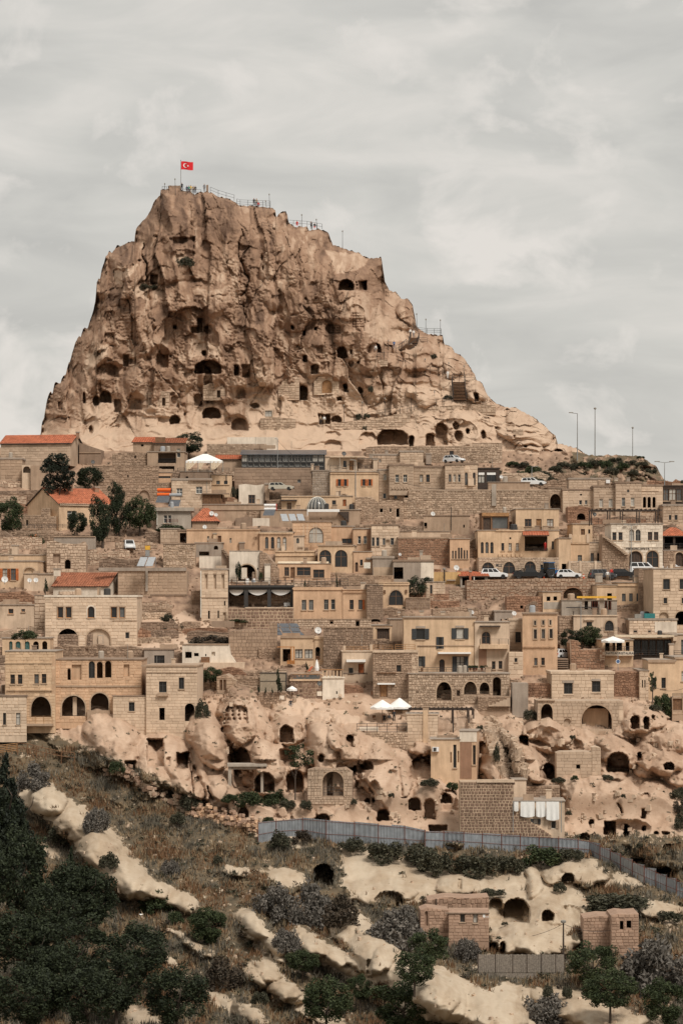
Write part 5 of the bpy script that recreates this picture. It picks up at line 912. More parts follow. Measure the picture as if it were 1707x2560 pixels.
bld('S9', 'G', 'rubble_house', 'rubble terrace house with wooden rail and pale corner quoins', (382, 845, 768, 1240), 'rub', 'rw 582 965 622 1024 fb;rail wood2 382 795 550 842 .4;rail wood2 572 790 740 840 .4;bx coping pale 380 838 765 858 -.2 .5;bx corner pale 712 858 768 1110 -.06 .02;rd 440 1130 505 1240 wood2;bx canopy whitecloth 420 1118 570 1130 -.8 0;bx beam wood 420 1028 580 1036 -.3 0', st='s_rub 5.6 7.0 .4 j', D=427, roof='none', dep=8)
bld('S10', 'G', 'peach_house', 'peach house half with brown shutters above the vaulted cellar', (125, 322, 368, 575), 'peach', 'rw 183 408 218 490 fb;rw 258 408 294 490 fb shut_o 1;den peach 130 340 362 348 22;cor peach 120 318 370 324;ch pale 280 262 318 320 1', D=450, th=2)
bld('S11', 'F', 'peach_house', 'peach house with four equal grey windows beside dark restaurant', (1135, 318, 1556, 573), 'peach', 'rw 1207 408 1246 495 fg;rw 1268 408 1307 495 fg;rw 1397 405 1435 492 fg;rw 1458 405 1492 490 fg;cor peach 1135 300 1556 325', D=451, th=3, rm='peach')
bld('S11b', 'F', 'stone_wall', 'stone plinth with small niche under the two peach houses', (1140, 573, 1800, 645), 'rub', 'ro 1448 592 1475 612;ro 1668 590 1698 632;cor tan 1140 570 1800 577', st='s_ash 5.6 7.8 .3 j', dep=4, D=447, **WL)
bld('S12', 'G', 'cream_house', 'cream house with one large pointed arch window and lanterns', (440, 280, 688, 480), 'cream', 'pw 515 325 640 456 fb n t;bx lantern fb 473 325 490 350 -.25 -.02;bx lantern fb 657 322 674 348 -.25 -.02;cor cream 430 258 690 284;bx coping cream 430 256 690 264 -.25 .3', D=452, th=5, rm='cream')
bld('S12b', 'G', 'stone_stairs', 'brown stone flank with a steep stair beside pointed arch house', (330, 282, 468, 600), 'brown', 'ao 360 572 445 600', st='s_brown 5.6 7.0 .2 j', dep=4, D=454, th=1, cat='wall')
bld('S13', 'G', 'terrace_wall', 'square-stone terrace wall under the green creeper', (660, 392, 870, 490), 'mort', 'cor tan 660 388 870 396', st='s_brown 6.4 7.0 .2 j', dep=4, D=452, **WL)
bld('S13b', 'G', 'stone_house', 'small ashlar bay with slim arched window beside creeper', (835, 258, 996, 400), 'pale', 'aw 868 280 888 376 fd x', st='s_pale 8 13 .12 j', D=456, th=2)
bld('S14', 'G', 'concrete_shed', 'unfinished grey block shed with plaster panel above the creeper', (555, 82, 900, 260), 'grey', 'ro 560 130 640 230;bx panel white 790 92 900 225 -.06 -.01;ch conc 782 -10 808 70 1;rw 830 200 840 222 fd n;rw 850 200 862 222 fd n', D=459, th=5, rm='brown', cat='shed')
bld('S14b', 'G', 'concrete_house', 'flat grey parapet house with square-stone base and white gutter', (380, 55, 560, 215), 'grey', 'bx stone_base mort 385 130 556 200 -.08 -.01;bx gutter_pipe fw 305 90 360 140 -.4 -.3', D=462, th=6, rm='grey')
bld('S14c', 'G', 'stone_wall', 'low stone planter wall below the flat grey parapet house', (110, 200, 560, 268), 'mort', st='s_rub 5.6 7.0 .3 j', dep=3, D=457, **WL)
bld('S15', 'F', 'dark_restaurant', 'black-framed glass restaurant with draped white curtains', (578, 300, 1136, 490), 'fd', 'ro 585 322 716 478;ro 750 318 915 470;ro 945 318 1112 468;bx beam fd 575 283 1140 302 -.3 .2;bx table whitecloth 1055 432 1105 465 1.5 2.2', D=455, th=2, rm='fd', dep=8, cat='restaurant')
bld('S15b', 'F', 'stone_wall', 'dark square-stone wall with pale joints under the glass restaurant', (578, 478, 1138, 650), 'mort', 'cor pale 725 472 1138 482', st='s_bas 8 10 .25 j', dep=3, D=452, **WL)
bld('S16', 'F', 'tower_house', 'pale block tower house with three tall blind slots', (352, 152, 578, 585), 'pale', 'rb 382 190 405 315;rb 457 190 478 315;rb 524 190 547 312;ro 410 502 425 570;ro 491 500 503 565;ab 538 514 562 584;ro 545 417 556 458;cor tan 345 385 580 391;bx pipe fw 345 160 353 560 -.15 -.02;bx lintel tan 378 178 408 192 -.08 0;bx lintel tan 452 178 482 192 -.08 0;bx lintel tan 520 176 550 192 -.08 0', st='s_pale 8.5 16 .06 i', D=449, th=4, yaw=2, rm='grey')
bld('S17', 'E', 'retaining_wall', 'large smooth tan concrete wall with diagonal stair line', (1050, 165, 1665, 390), 'tan', 'bx coping grey 880 140 1660 170 -.3 .5;bx post conc 1298 165 1318 350 -.4 -.2;cor brown 1340 378 1665 390', st='s_tan 7.5 14 .04 j', dep=6, D=459, **WL)
bld('S18', 'E', 'white_house', 'white house under an old patched red tiled roof', (468, 300, 962, 400), 'white', 'ro 520 352 578 382;ro 665 336 678 350;ch white 478 150 525 215 -.3;rw 950 330 958 362 fd n', yaw=-14, roof='gx', rm='tileold', rise=118, dep=8.5, D=455)
bld('S19', 'E', 'cream_house', 'broad pale house with five orange-framed windows and dark vault', (400, 402, 1220, 840), 'pale', 'rw 513 490 563 588 fo x t;rw 586 490 637 588 fo x t;aw 780 485 843 588 fo x t ~white;rw 988 490 1042 588 fo x t;rw 1063 492 1112 588 fo x t;ao 512 684 697 842;ab 770 686 985 842 t;rd 875 748 915 824 fg;rw 1118 718 1150 770 fd n;cor pale 1000 606 1220 612;bx panel white 705 745 748 778 -.03 0', st='s_pale 8 16 .1 j', D=439, th=5, rm='white')
bld('S20', 'E', 'low_house', 'low pale plaster house with two small orange-framed windows', (0, 475, 316, 680), 'pale', 'rw 75 507 120 551 fo x;rw 190 508 223 536 fo x', D=444, th=2)
bld('S21', 'E', 'stone_pier', 'rough stone pier joining the low house and broad house', (306, 388, 404, 680), 'rub', st='s_ash 9 12 .3 j', D=441, dep=5, th=1, cat='wall')
bld('S22', 'E', 'cream_house', 'cream house with wooden shutters and a blind arch', (0, 85, 335, 320), 'cream', 'rw 22 148 68 250 fb shut_o;rw 95 148 142 252 fb shut_o;ab 215 140 310 196 t', D=462, th=3)
bld('S22b', 'E', 'terrace_house', 'flat cream parapet block with low chimney above shuttered house', (0, 30, 418, 150), 'cream', 'ch pale 95 -60 150 30 1;rw 92 -25 138 10 fd', D=468, th=2)
bld('S23', 'E', 'garden_wall', 'pale garden wall with dishes beside a small conifer', (215, 195, 482, 345), 'pale', 'cor grey 340 192 480 200', dep=4, D=458, th=1, cat='wall')
bld('S24', 'E', 'ruined_wall', 'tall ruined rubble wall with slim round-arched doorway', (415, 0, 768, 190), 'rub', 'ao 578 68 628 150;rb 475 20 535 100', st='s_ash 6.4 9.4 .35 j', top=[(415, -95), (480, -100), (560, -75), (700, -70), (750, -95), (768, -60)], dep=4, D=468, **WL)
bld('S24b', 'A', 'garden_wall', 'smooth grey garden wall in front of the dark trees', (480, 1040, 850, 1130), 'grey', 'cor tan 480 1036 850 1044', dep=2, D=474, **WL)
bld('S25', 'F', 'cream_house', 'cream house with dark shutters under tilted solar panels', (1025, 735, 1320, 965), 'cream', 'ro 1045 828 1120 935;rw 1150 830 1215 906 fd c;rw 1232 830 1302 908 fd c;cor tan 1025 715 1320 735;bx post fo 1116 808 1124 950 -1.3 -1.2;bx post fo 1140 808 1148 950 -1.3 -1.2;bx beam fo 1000 806 1150 813 -1.3 -1.2;bx counter fo 1085 925 1150 955 -1.2 -.6', D=434, th=3, rm='cream')
bld('S25b', 'F', 'cream_house', 'cream annexe with one dark arched doorway next to panels', (1318, 745, 1422, 970), 'cream', 'ao 1323 810 1364 925;bx lantern fb 1388 818 1402 835 -.2 0;bx coping cream 1318 722 1420 748 -.1 .3;rail wood2 1345 920 1435 960 -.8', D=433, th=2, rm='cream')
bld('S26', 'F', 'stone_wall', 'stepped terrace wall of big mixed brown and pale stones', (585, 668, 1000, 900), 'brown', 'bx coping brown 440 590 635 640 -.5 .5', st='s_rub 8.5 10 .2 i', dep=5, D=440, top=[(585, 690), (640, 668), (940, 660), (945, 600), (1000, 610)], **WL)
bld('S27', 'F', 'ruined_house', 'half-ruined plastered house with broken front below dry grass', (190, 788, 645, 965), 'white', 'ro 215 852 270 905;ro 290 862 330 890;rb 440 852 470 886;rw 385 870 395 890 fd n;bx boards wood 350 895 425 945 -.5 -.3;cor tan 190 782 590 790', top=[(190, 785), (585, 790), (600, 880), (645, 940)], st=None, D=431, roof='none', dep=5)
bld('S27b', 'F', 'concrete_slab', 'thin cracked concrete roof ledge below the plastered ruin', (330, 945, 720, 985), 'pale', dep=5, D=428, roof='none', cat='ledge')
bld('S28', 'E', 'grey_shed', 'grey plaster shed with barred window on a flat roof', (1285, 872, 1546, 1020), 'grey', 'rw 1375 922 1466 1012 fd', D=432, th=3, rm='brown', cat='shed')
bld('S29', 'E', 'cream_house', 'cream house with teal-backed loggia arches and four brown windows', (45, 888, 492, 1540), 'cream', 'rw 92 1093 133 1178 fb;rw 158 1093 200 1178 fb;rw 305 1090 346 1175 fb;rw 371 1088 413 1172 fb;po 275 1290 455 1475 t;cor cream 40 985 465 995;den cream 60 1228 470 1240 40;bx wall_pier peach 462 930 492 1290 -.05 .01;rail wood2 250 1462 475 1525 -1.5;bx balcony_slab tan 245 1530 475 1548 -1.6 0', D=417, th=2, st='s_cream 7.5 14 .05 j')
bld('S29b', 'E', 'loggia', 'open loggia of five small arches, three closed with teal boards', (20, 772, 446, 890), 'cream', 'ad 80 797 112 882 teal x;ad 138 797 185 882 teal x;ad 220 797 265 882 teal x;ao 295 797 345 872;ao 375 795 421 872;ao -10 800 14 870', D=419, th=3, dep=5)
bld('S30', 'E', 'peach_house', 'weathered peach house with three open arches over two vaults', (490, 965, 1262, 1500), 'peach', 'ao 600 1040 630 1142;rb 640 1005 725 1140;aw 790 975 845 1125 fd n;ao 862 978 915 1125;ao 935 972 992 1120;rb 1102 1003 1152 1108;ao 550 1282 760 1465 t;ao 808 1258 968 1415 t;cor tan 490 1190 1260 1205;bx pillar pale 645 1295 680 1460 .6 1.1;bx vault_sill tan 780 1412 985 1500 -.5 .1', D=420, th=3, rm='brown', st='s_peach 7.5 13 .06 j')
bld('S31', 'E', 'stone_house', 'pale two-storey ashlar house with hanging sill and cut corner', (1300, 1018, 1758, 1595), 'pale', 'rw 1416 1155 1484 1253 fd;ro 1418 1390 1467 1500;rw 1593 1120 1640 1222 fd;ao 1646 1351 1732 1510;bx coping tan 1255 1010 1758 1022 -.2 .2;bx sill_block tan 1400 1262 1500 1285 -.5 0;cor tan 1300 1072 1758 1078', st='s_pale 7.5 14 .1 i', D=411, th=3, rm='tan')
bld('S32', 'E', 'stone_house', 'pale block annexe with single square window over the rock', (1005, 1288, 1346, 1570), 'pale', 'rw 1147 1340 1199 1420 fd;bx base_stones tan 1005 1545 1200 1580 -.1 .1', st='s_pale 8 14 .1 i', D=409, th=2, rm='brown', dep=5)
bld('S33', 'E', 'stone_house', 'pale ashlar house end with two narrow windows and shrubs', (-20, 1292, 236, 1620), 'pale', 'rw 28 1435 54 1542 fd;rw 143 1435 180 1542 fd', st='s_pale 8 15 .12 j', D=407, th=4, yaw=6, rm='dark')
bld('S34', 'F', 'white_house', 'round-cornered white house below the orange deck terrace', (1385, 1075, 1568, 1240), 'white', 'rw 1500 1188 1512 1212 fd n;cor white 1380 1065 1568 1078', D=424, th=2, yaw=12, rm='white', dep=7)
bld('S34b', 'F', 'terrace', 'terrace parapet with glass panels and orange wooden rail', (1110, 1040, 1390, 1240), 'rub', 'bx coping cream 1105 1085 1390 1100 -.2 .3;rail wood2 1130 1042 1368 1045 -.1;bx glass_panel glasslit 1135 1050 1365 1086 -.06 -.02;bx pier cream 1365 1040 1390 1090 -.1 .3;bx notice white 1338 1190 1382 1228 -.15 -.1;rail wood2 1360 1005 1560 1012 2;' + ';'.join(f'bx baluster cream {1385 + i * 30} 1015 {1395 + i * 30} 1075 .2 .45' for i in range(6)), st='s_bas 8 9 .5 j', D=425, roof='none', cat='terrace')
bld('S35', 'F', 'fabric_screen', 'tall beige fabric screen stretched on a dark frame', (852, 1032, 1078, 1200), 'beige_screen', 'bx frame fd 850 1028 1080 1036 -.08 .1;bx frame fd 1072 1036 1080 1200 -.08 .1;bx strap fd 852 1100 1072 1104 -.05 -.01', D=425, dep=.2, roof='none', cat='screen')
# --- below, on and in the rock
bld('T1', 'M', 'stone_house', 'block-built house with pale smooth blocks under timber pergola', (580, 372, 852, 620), 'mort', 'bx pilaster cream 722 335 764 620 -.25 .02;cor pale 580 366 852 374', st='s_pale 8.5 16 .05 i', D=404, th=2, dep=6)
bld('T1b', 'M', 'cream_house', 'cream lower block with air conditioner and tall slots', (790, 590, 1042, 950), 'cream', 'rw 985 635 1013 838 fg x;rb 958 700 972 792;rb 1022 690 1036 790;bx air_conditioner tankwhite 803 655 860 694 -.5 -.05;bx fan fd 812 660 838 690 -.53 -.5', D=400, th=1, dep=7, yaw=-2)
bld('T1c', 'M', 'corner_block', 'reddish block corner with white upper band and barred window', (1040, 520, 1190, 955), 'peach', 'bx band white 1040 522 1190 610 -.06 .02;bx brick_panel red 1045 615 1145 930 -.04 .01;rw 1155 640 1180 810 fb', st=None, D=399, th=2, yaw=-6, dep=6)
bld('T2', 'N', 'basalt_wall', 'tall dark square-stone wall with wide pale joints and sloping edge', (-343, 945, 440, 1412), 'mort', 'bx coping pale -200 925 120 950 -.2 .4', st='s_bas 7.6 8.6 .18 j', D=371, dep=4, top=[(-343, 945), (114, 945), (116, 1190), (440, 1404)], **WL)
bld('T2b', 'N', 'wall_pier', 'smooth pale wall end beside the dark square-stone wall', (116, 930, 224, 1215), 'pale', dep=4, D=374, th=2, cat='wall')
bld('T2c', 'N', 'rubble_wall', 'short brown rubble wall with chimney above the laundry', (222, 982, 512, 1115), 'rub', 'ch pale 345 1070 392 1125 -.6;ro 230 1080 262 1098', st='s_rub 6.4 8.6 .3 j', dep=3, D=378, **WL)
bld('T3', 'N', 'laundry_house', 'small pale house with shuttered window behind hanging laundry', (120, 1112, 552, 1405), 'pale', 'rw 283 1262 325 1310 fb shut_d n;rw 438 1282 478 1348 fw n;bx shutter tan 415 1282 437 1345 -.1 -.03;bx shutter tan 480 1282 502 1345 -.1 -.03', D=373, dep=6, th=2)
bld('T4', 'N', 'ruined_house', 'ruined wall of long yellowish blocks with one square hole', (482, 690, 788, 950), 'ash', 'ro 652 798 686 832', st='s_ash 8 17 .12 i', top=[(482, 700), (520, 688), (700, 684), (788, 690)], D=384, roof='none', dep=4)
bld('T4b', 'N', 'stone_pillar', 'thick broken block pillar at the end of yellowish ruin', (786, 645, 862, 955), 'pale', st='s_ash 8.5 12 .12 i', top=[(786, 650), (820, 640), (862, 655)], D=383, roof='none', dep=3, cat='pillar')
bld('T5', 'N', 'stone_house', 'two-window block house standing on vaulted cave rooms', (440, 18, 976, 260), 'mort', 'rw 547 95 621 189 fd n;rw 787 80 860 172 fd n;bx lintel grey 532 74 632 95 -.1 0;bx lintel grey 782 60 862 78 -.1 0;bx sill pale 540 190 630 202 -.15 0;bx sill pale 778 173 866 186 -.15 0', st='s_pale 8.5 16 .08 i', D=408, th=6, rm='pale')
bld('T5b', 'N', 'vault_house', 'vaulted ground floor with wide round arch and pointed arch', (320, 248, 1056, 505), 'ash', 'po 350 275 450 432 t;ao 700 285 958 492 t ~tan;eb 545 400 606 458;bx coping tan 318 240 470 250 -.3 .2;bx inner_wall peach 720 320 940 492 2.2 2.4;bx quoin pale 1016 330 1056 420 -.12 .02', st='s_ash 8 12 .3 i', D=404, roof='none', dep=7)
bld('T5c', 'N', 'rubble_wall', 'orange-brown rubble wall panel beside the two-window house', (976, -5, 1196, 205), 'red', st='s_red 5.6 7.0 .4 j', D=410, dep=5, top=[(976, 5), (1080, -8), (1196, 0)], **WL)
bld('T5d', 'N', 'stone_house', 'narrow pale house end with twin slots beside rubble panel', (1194, -10, 1272, 235), 'pale', 'ro 1216 70 1226 136;ro 1236 70 1246 136', D=409, th=2, st='s_pale 9 14 .1 j')
bld('T6', 'N', 'cream_house', 'cream house with tall dark window behind a thin cypress', (1270, -95, 1502, 230), 'cream', 'rw 1383 50 1420 140 fd;rw 1300 50 1338 128 fd;cor tan 1270 -105 1502 -80', D=411, th=3)
bld('T6b', 'N', 'cream_house', 'cream house edge with grey window at picture border', (1500, -120, 1640, 230), 'cream', 'rw 1555 -5 1600 80 fg;cor tan 1500 -125 1640 -110', D=409, th=3)
bld('T6c', 'N', 'rubble_wall', 'garden wall with wooden gate under the cream houses', (1475, 215, 1640, 350), 'tan', 'rd 1482 230 1560 330 wood;rail iron 1480 185 1640 218 0', st='s_tan 8 12 .2 j', D=403, dep=3, **WL)
bld('T7', 'H', 'rubble_house', 'brown rubble block beside the small white car', (585, 858, 882, 1030), 'rub', 'bx pier pale 840 860 882 960 -.08 .02', st='s_red 6.4 9.4 .4 j', top=[(575, 800), (600, 770), (650, 780), (665, 860), (880, 850)], D=426, roof='none', dep=5)
bld('T7b', 'H', 'road_steps', 'dark stacked road steps below the small white car', (432, 935, 560, 1060), 'dark', ';'.join(f'bx step brown 432 {938 + i * 18} 560 {946 + i * 18} -.4 0' for i in range(5)), D=427, roof='none', dep=4, cat='stairs')
bld('T8', 'I', 'stone_arch', 'ruined stone arch with an inner arched doorway and low bars', (1255, 578, 1522, 775), 'rub', 'ao 1345 592 1470 738 t;bx inner_wall rub 1340 590 1368 740 1.2 1.6;bx inner_wall rub 1405 590 1475 740 1.2 1.6;rail iron 1350 685 1470 738 .3', st='s_ash 7 9 .5 i', top=[(1255, 585), (1300, 572), (1400, 580), (1480, 570), (1522, 600)], D=378, roof='none', dep=3, cat='arch')
bld('T9', 'I', 'concrete_porch', 'concrete porch slab on two square posts before cave rooms', (785, 556, 1012, 580), 'conc', 'bx post conc 785 560 805 732 -.3 .05;bx post conc 978 560 994 722 -.3 .05;bx slab conc 780 548 1015 562 -.6 3', dD=-6.5, roof='none', dep=2.5, extra=0, cat='porch')
bld('T10', 'I', 'terrace_wall', 'terrace wall of mixed square stones with plants above cone rock', (870, 120, 1130, 205), 'rub', 'bx sign white 1090 142 1118 165 -.1 -.05', st='s_rub 4.8 5.5 .4 j', D=408, dep=3, **WL)
bld('T10b', 'M', 'terrace_wall', 'stone terrace wall with iron railing below the umbrellas', (170, 520, 590, 660), 'rub', 'rail iron 145 450 585 525 -.1;bx bench white 170 485 335 515 .5 1.2', st='s_ash 5.6 7.0 .4 j', D=403, dep=4, top=[(170, 530), (320, 525), (590, 530)], **WL)
bld('T11', 'K', 'ruined_house', 'pink-tan ruined house with two square windows in the valley', (268, 498, 492, 640), 'dust', 'rw 333 503 358 546 fd;rw 405 503 429 550 fd c;cor dark 250 494 495 500;bx notice whitecloth 458 503 490 523 -.05 -.01', st='s_dust 8 14 .1 j', D=340, roof='none', dep=6, extra=3)
bld('T11b', 'K', 'ruined_wall', 'crumbling rubble upper wall of the pink-tan valley ruin', (150, 408, 492, 500), 'dust', 'bx post wooddark 198 415 204 490 -.3 -.2', st='s_dust 8 10 .5 j', top=[(150, 425), (250, 408), (380, 415), (492, 408)], D=341, dep=5, **WL)
bld('T11c', 'K', 'ruined_wall', 'side wall with one slim arch of pink-tan valley ruin', (112, 470, 270, 612), 'dust', 'ab 137 485 155 567', st='s_dust 9 13 .3 j', D=340.6, dep=4, top=[(112, 480), (150, 465), (270, 480)], extra=3, **WL)
bld('T12', 'K', 'ruined_house', 'square roofless ruin with reddish block walls among bushes', (1170, 505, 1322, 700), 'dust', 'ro 1218 540 1238 588;ro 1255 538 1282 580;ro 1183 660 1215 720', st='s_dust 8 13 .25 j', top=[(1170, 512), (1210, 500), (1260, 505), (1322, 500)], D=335, roof='none', dep=6, extra=2)
bld('T12b', 'K', 'ruined_wall', 'dry reddish block wall flanking the roofless valley ruin', (1015, 515, 1172, 665), 'dust', st='s_dust 7.5 12 .2 j', top=[(1015, 525), (1100, 512), (1172, 515)], D=336, dep=5, extra=2, **WL)
bld('T13', 'K', 'reed_fence', 'grey reed mat fence below the pale cave rock', (428, 728, 908, 815), 'reed', ';'.join(f'bx post wooddark {x} 722 {x + 4} 826 -.08 -.01' for x in (430, 526, 622, 700, 780, 860)) + ';' + ';'.join(f'bx reed_bundle reed {430 + i * 12:.0f} {724 + (i * 7) % 5} {441 + i * 12:.0f} 826 -.05 -.005' for i in range(39)), D=326, dep=.15, roof='none', cat='fence', extra=2.5)
# broken dry-stone wall on the grassy slope
bld('X1', 'H', 'ruined_wall', 'ragged reddish terrace ruin under the road wall', (20, 388, 340, 520), 'red', 'ro 140 470 165 498', st='s_red 4.8 7.0 .45 j', top=[(20, 395), (120, 380), (260, 392), (340, 386)], dep=4, **WL)
bld('X2', 'H', 'cream_house', 'small cream house with two broken windows under road wall', (338, 352, 497, 525), 'cream', 'ro 372 392 405 430;ro 432 390 465 426;bx patch conc 345 440 490 500 -.04 .01', th=2)
bld('X3', 'G', 'concrete_house', 'flat grey block house behind the tall peach house', (1418, 508, 1572, 640), 'grey', 'ro 1468 572 1480 592;ro 1500 572 1535 592', th=3)
bld('X4', 'F', 'ruined_house', 'ruined tan facade with two boarded windows beside round tree', (482, 1048, 650, 1235), 'tan', 'rd 508 1090 532 1180 wood;rd 540 1090 562 1180 wood', top=[(482, 1065), (560, 1045), (650, 1100)], st='s_tan 7 11 .25 j', roof='none')
bld('X5', 'N', 'concrete_wall', 'bare grey concrete wall below the pale tower house', (104, 98, 240, 320), 'grey', dep=4, **WL)
bld('X6', 'E', 'ruined_wall', 'weedy rubble terrace in front of broad pale house', (490, 832, 1290, 955), 'rub', 'rb 760 860 790 900', st='s_rub 4.8 7.0 .45 j', top=[(490, 850), (560, 828), (700, 845), (880, 820), (1000, 850), (1150, 835), (1290, 870)], dep=5, **WL)
bld('X7', 'M', 'rubble_wall', 'crooked rubble steps beside the vaulted ground floor', (1200, 215, 1480, 320), 'rub', 'steps ash 1290 230 1480 300 -.6 6', st='s_rub 4.8 6.2 .45 j', dep=4, **WL)
# -- foliage
def leaf_quads(pts, size, rng, up=0.3, stretch=1.6):
    n = len(pts); a = rng.normal(size=(n, 3)); a[:, 2] *= (1 - up); a /= np.linalg.norm(a, axis=1)[:, None] + 1e-9
    b = rng.normal(size=(n, 3)); b -= a * (a * b).sum(1)[:, None]; b /= np.linalg.norm(b, axis=1)[:, None] + 1e-9
    s = size * rng.uniform(.55, 1.3, n)[:, None]
    return np.stack([pts - a * s * stretch / 2, pts + b * s * .38, pts + a * s * stretch / 2, pts - b * s * .38], 1)
def crown_pts(n, rng, k=26, flat=1.0, hollow=.45, cr_=.34, shape='ball'):
    c = rng.normal(size=(k, 3)); c /= np.linalg.norm(c, axis=1)[:, None]; c *= rng.uniform(hollow, .82, k)[:, None] ** .7
    if shape == 'cone':
        t = np.linspace(0.03, .97, k) ** .85; an = rng.uniform(0, 6.28, k); r = (1 - t) * .8 * rng.uniform(.3, 1.3, k); c = np.stack([r * np.cos(an), r * np.sin(an), t * 2 - 1], 1)
        rad = cr_ * (1.15 - t) * rng.uniform(.7, 1.2, k)
    elif shape == 'pine':
        t = rng.uniform(0, 1, k); an = rng.uniform(0, 6.28, k); r = (.25 + .75 * np.sin(np.pi * (.15 + .75 * t))) * rng.uniform(.3, .9, k); c = np.stack([r * np.cos(an), r * np.sin(an), t * 1.8 - .9], 1); rad = cr_ * rng.uniform(.6, 1.1, k)
    elif shape == 'dome':
        c[:, 2] = np.abs(c[:, 2]) * 1.0; rad = cr_ * rng.uniform(.6, 1.25, k)
    else: rad = cr_ * rng.uniform(.6, 1.25, k)
    w = rad ** 2; idx = rng.choice(k, n, p=w / w.sum())
    d = rng.normal(size=(n, 3)); d /= np.linalg.norm(d, axis=1)[:, None]; rr = rng.uniform(.35, 1.0, n) ** .6
    p = c[idx] + d * (rad[idx] * rr)[:, None]; p[:, 2] *= flat
    return p, c, rad
CROWN = {}
def crown_mesh(key, mat, n, size, seed, **kw):
    rng = np.random.default_rng(seed); p, c, r = crown_pts(n, rng, **kw)
    CROWN[key] = tri_soup('crown', leaf_quads(p, size, rng), 4, mat)
for i in range(3):
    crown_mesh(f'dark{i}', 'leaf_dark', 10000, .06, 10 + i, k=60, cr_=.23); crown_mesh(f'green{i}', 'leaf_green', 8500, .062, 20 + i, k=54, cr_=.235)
    crown_mesh(f'bushg{i}', 'leaf_green', 3000, .10, 30 + i, k=24, cr_=.30, shape='dome'); crown_mesh(f'bushd{i}', 'leaf_olive', 2600, .10, 40 + i, k=24, cr_=.29, shape='dome')
    crown_mesh(f'silver{i}', 'leaf_silver', 4200, .085, 50 + i, k=40, cr_=.27, shape='dome'); crown_mesh(f'brownb{i}', 'leaf_brown', 2600, .10, 60 + i, k=24, cr_=.28, shape='dome')
crown_mesh('pine', 'leaf_pine', 6500, .075, 70, k=30, cr_=.30, shape='pine'); crown_mesh('conifer', 'leaf_pine', 14000, .055, 71, k=90, cr_=.26, shape='cone'); crown_mesh('conifer1', 'leaf_dark', 7000, .085, 72, k=46, cr_=.34, shape='cone')
crown_mesh('cypress', 'leaf_dark', 900, .16, 73, k=14, cr_=.45, shape='cone'); crown_mesh('creeper', 'leaf_dark', 3000, .09, 74, k=30, cr_=.35)
crown_mesh('flowers', ['flower'], 160, .085, 75, k=14, cr_=.3, shape='dome'); crown_mesh('thin', 'leaf_green', 1500, .10, 76, k=16, cr_=.30)
def trunk(root, h, r, spread, rng, fork=.45, n=5, mat='bark'):
    q = MB(); top = Vector((rng.uniform(-.1, .1) * h, rng.uniform(-.1, .1) * h, h)); mid = Vector((0, 0, h * fork))
    q.bar((0, 0, -.6), mid, r, 7, r2=r * .75); q.bar(mid, top, r * .75, 6, r2=r * .2)
    for i in range(n):
        a = 6.28 * i / n + rng.uniform(-.4, .4); st_ = mid.lerp(top, rng.uniform(0, .5)); e3 = st_ + Vector((math.cos(a) * spread * .7, math.sin(a) * spread * .7, h * rng.uniform(.2, .45)))
        q.bar(st_, e3, r * .42, 5, r2=r * .12)
        e4 = e3 + Vector((rng.uniform(-.3, .3), rng.uniform(-.3, .3), .35)) * spread * .6; q.bar(e3, e4, r * .14, 4, r2=r * .05)
    q.build('trunk', mat, root)
def plant(crop, key, x0, y0, x1, y1, name, label, cat='tree', yb=None, xb=None, D=None, dD=0.0, group=None, hill=True, tr=True, roots=None):
    """crown fills the box; the trunk goes down to yb"""
    u0, v0 = cr(crop, x0, y0); u1, v1 = cr(crop, x1, y1); S = CROP[crop][2]
    vb = v1 if yb is None else CROP[crop][1] + yb / S; ub = (u0 + u1) / 2 if xb is None else CROP[crop][0] + xb / S
    if D is None: D = (hill_D(ub, vb) if vb > 1740 else Dt(vb)) - 0.2
    D += dD; k = D / F; rng = random.Random(int(x0 * 3 + y0 * 7 + x1))
    root = empty(name, P(ub, vb, D), label, cat, 0, group); root['kind'] = 'thing'
    hw, hh = (u1 - u0) / 2 * k, (v1 - v0) / 2 * k
    cx = ((u0 + u1) / 2 - ub) * k; dome = key.startswith(('bush', 'silver', 'brownb', 'flowers'))
    if tr: trunk(root, max(.3, (vb - v0) * k * (.62 if not dome else .5)), max(.05, hh * (.06 if not dome else .04)), hw, rng, fork=(.45 if not dome else .12), n=5)
    if key == 'flowers':
        o = obj('foliage', CROWN['bushg0'], root); o.location = (cx, hw * .2, 0); o.scale = (hw * .95, hw * .9, hh * 1.7)
    me = CROWN[key] if key in CROWN else CROWN[key + str(rng.randrange(3))]
    o = obj('crown' if key != 'flowers' else 'blossoms', me, root); o.rotation_euler = (0, 0, rng.uniform(0, 6.28))
    if dome: o.location = (cx, 0, (vb - v1) * k); o.scale = (hw * rng.uniform(.95, 1.15), hw, hh * rng.uniform(1.5, 1.85))
    else: o.location = (cx, 0, (vb - (v0 + v1) / 2) * k); o.scale = (hw * .98, hw * .98, hh * (1.0 if key in ('pine', 'conifer', 'conifer1', 'cypress') else .98))
    return root
TG = 'trees in the town'
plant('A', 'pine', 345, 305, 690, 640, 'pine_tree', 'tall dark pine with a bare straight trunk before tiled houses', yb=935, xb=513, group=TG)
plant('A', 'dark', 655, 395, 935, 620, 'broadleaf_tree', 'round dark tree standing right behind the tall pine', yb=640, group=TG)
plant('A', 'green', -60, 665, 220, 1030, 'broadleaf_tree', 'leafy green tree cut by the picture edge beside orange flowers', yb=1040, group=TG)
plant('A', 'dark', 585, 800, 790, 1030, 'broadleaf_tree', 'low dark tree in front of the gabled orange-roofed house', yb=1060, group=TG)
plant('A', 'dark', 760, 650, 1000, 1100, 'broadleaf_tree', 'tallest blackish tree before the gabled house with trunk showing', yb=1140, xb=915, group=TG)
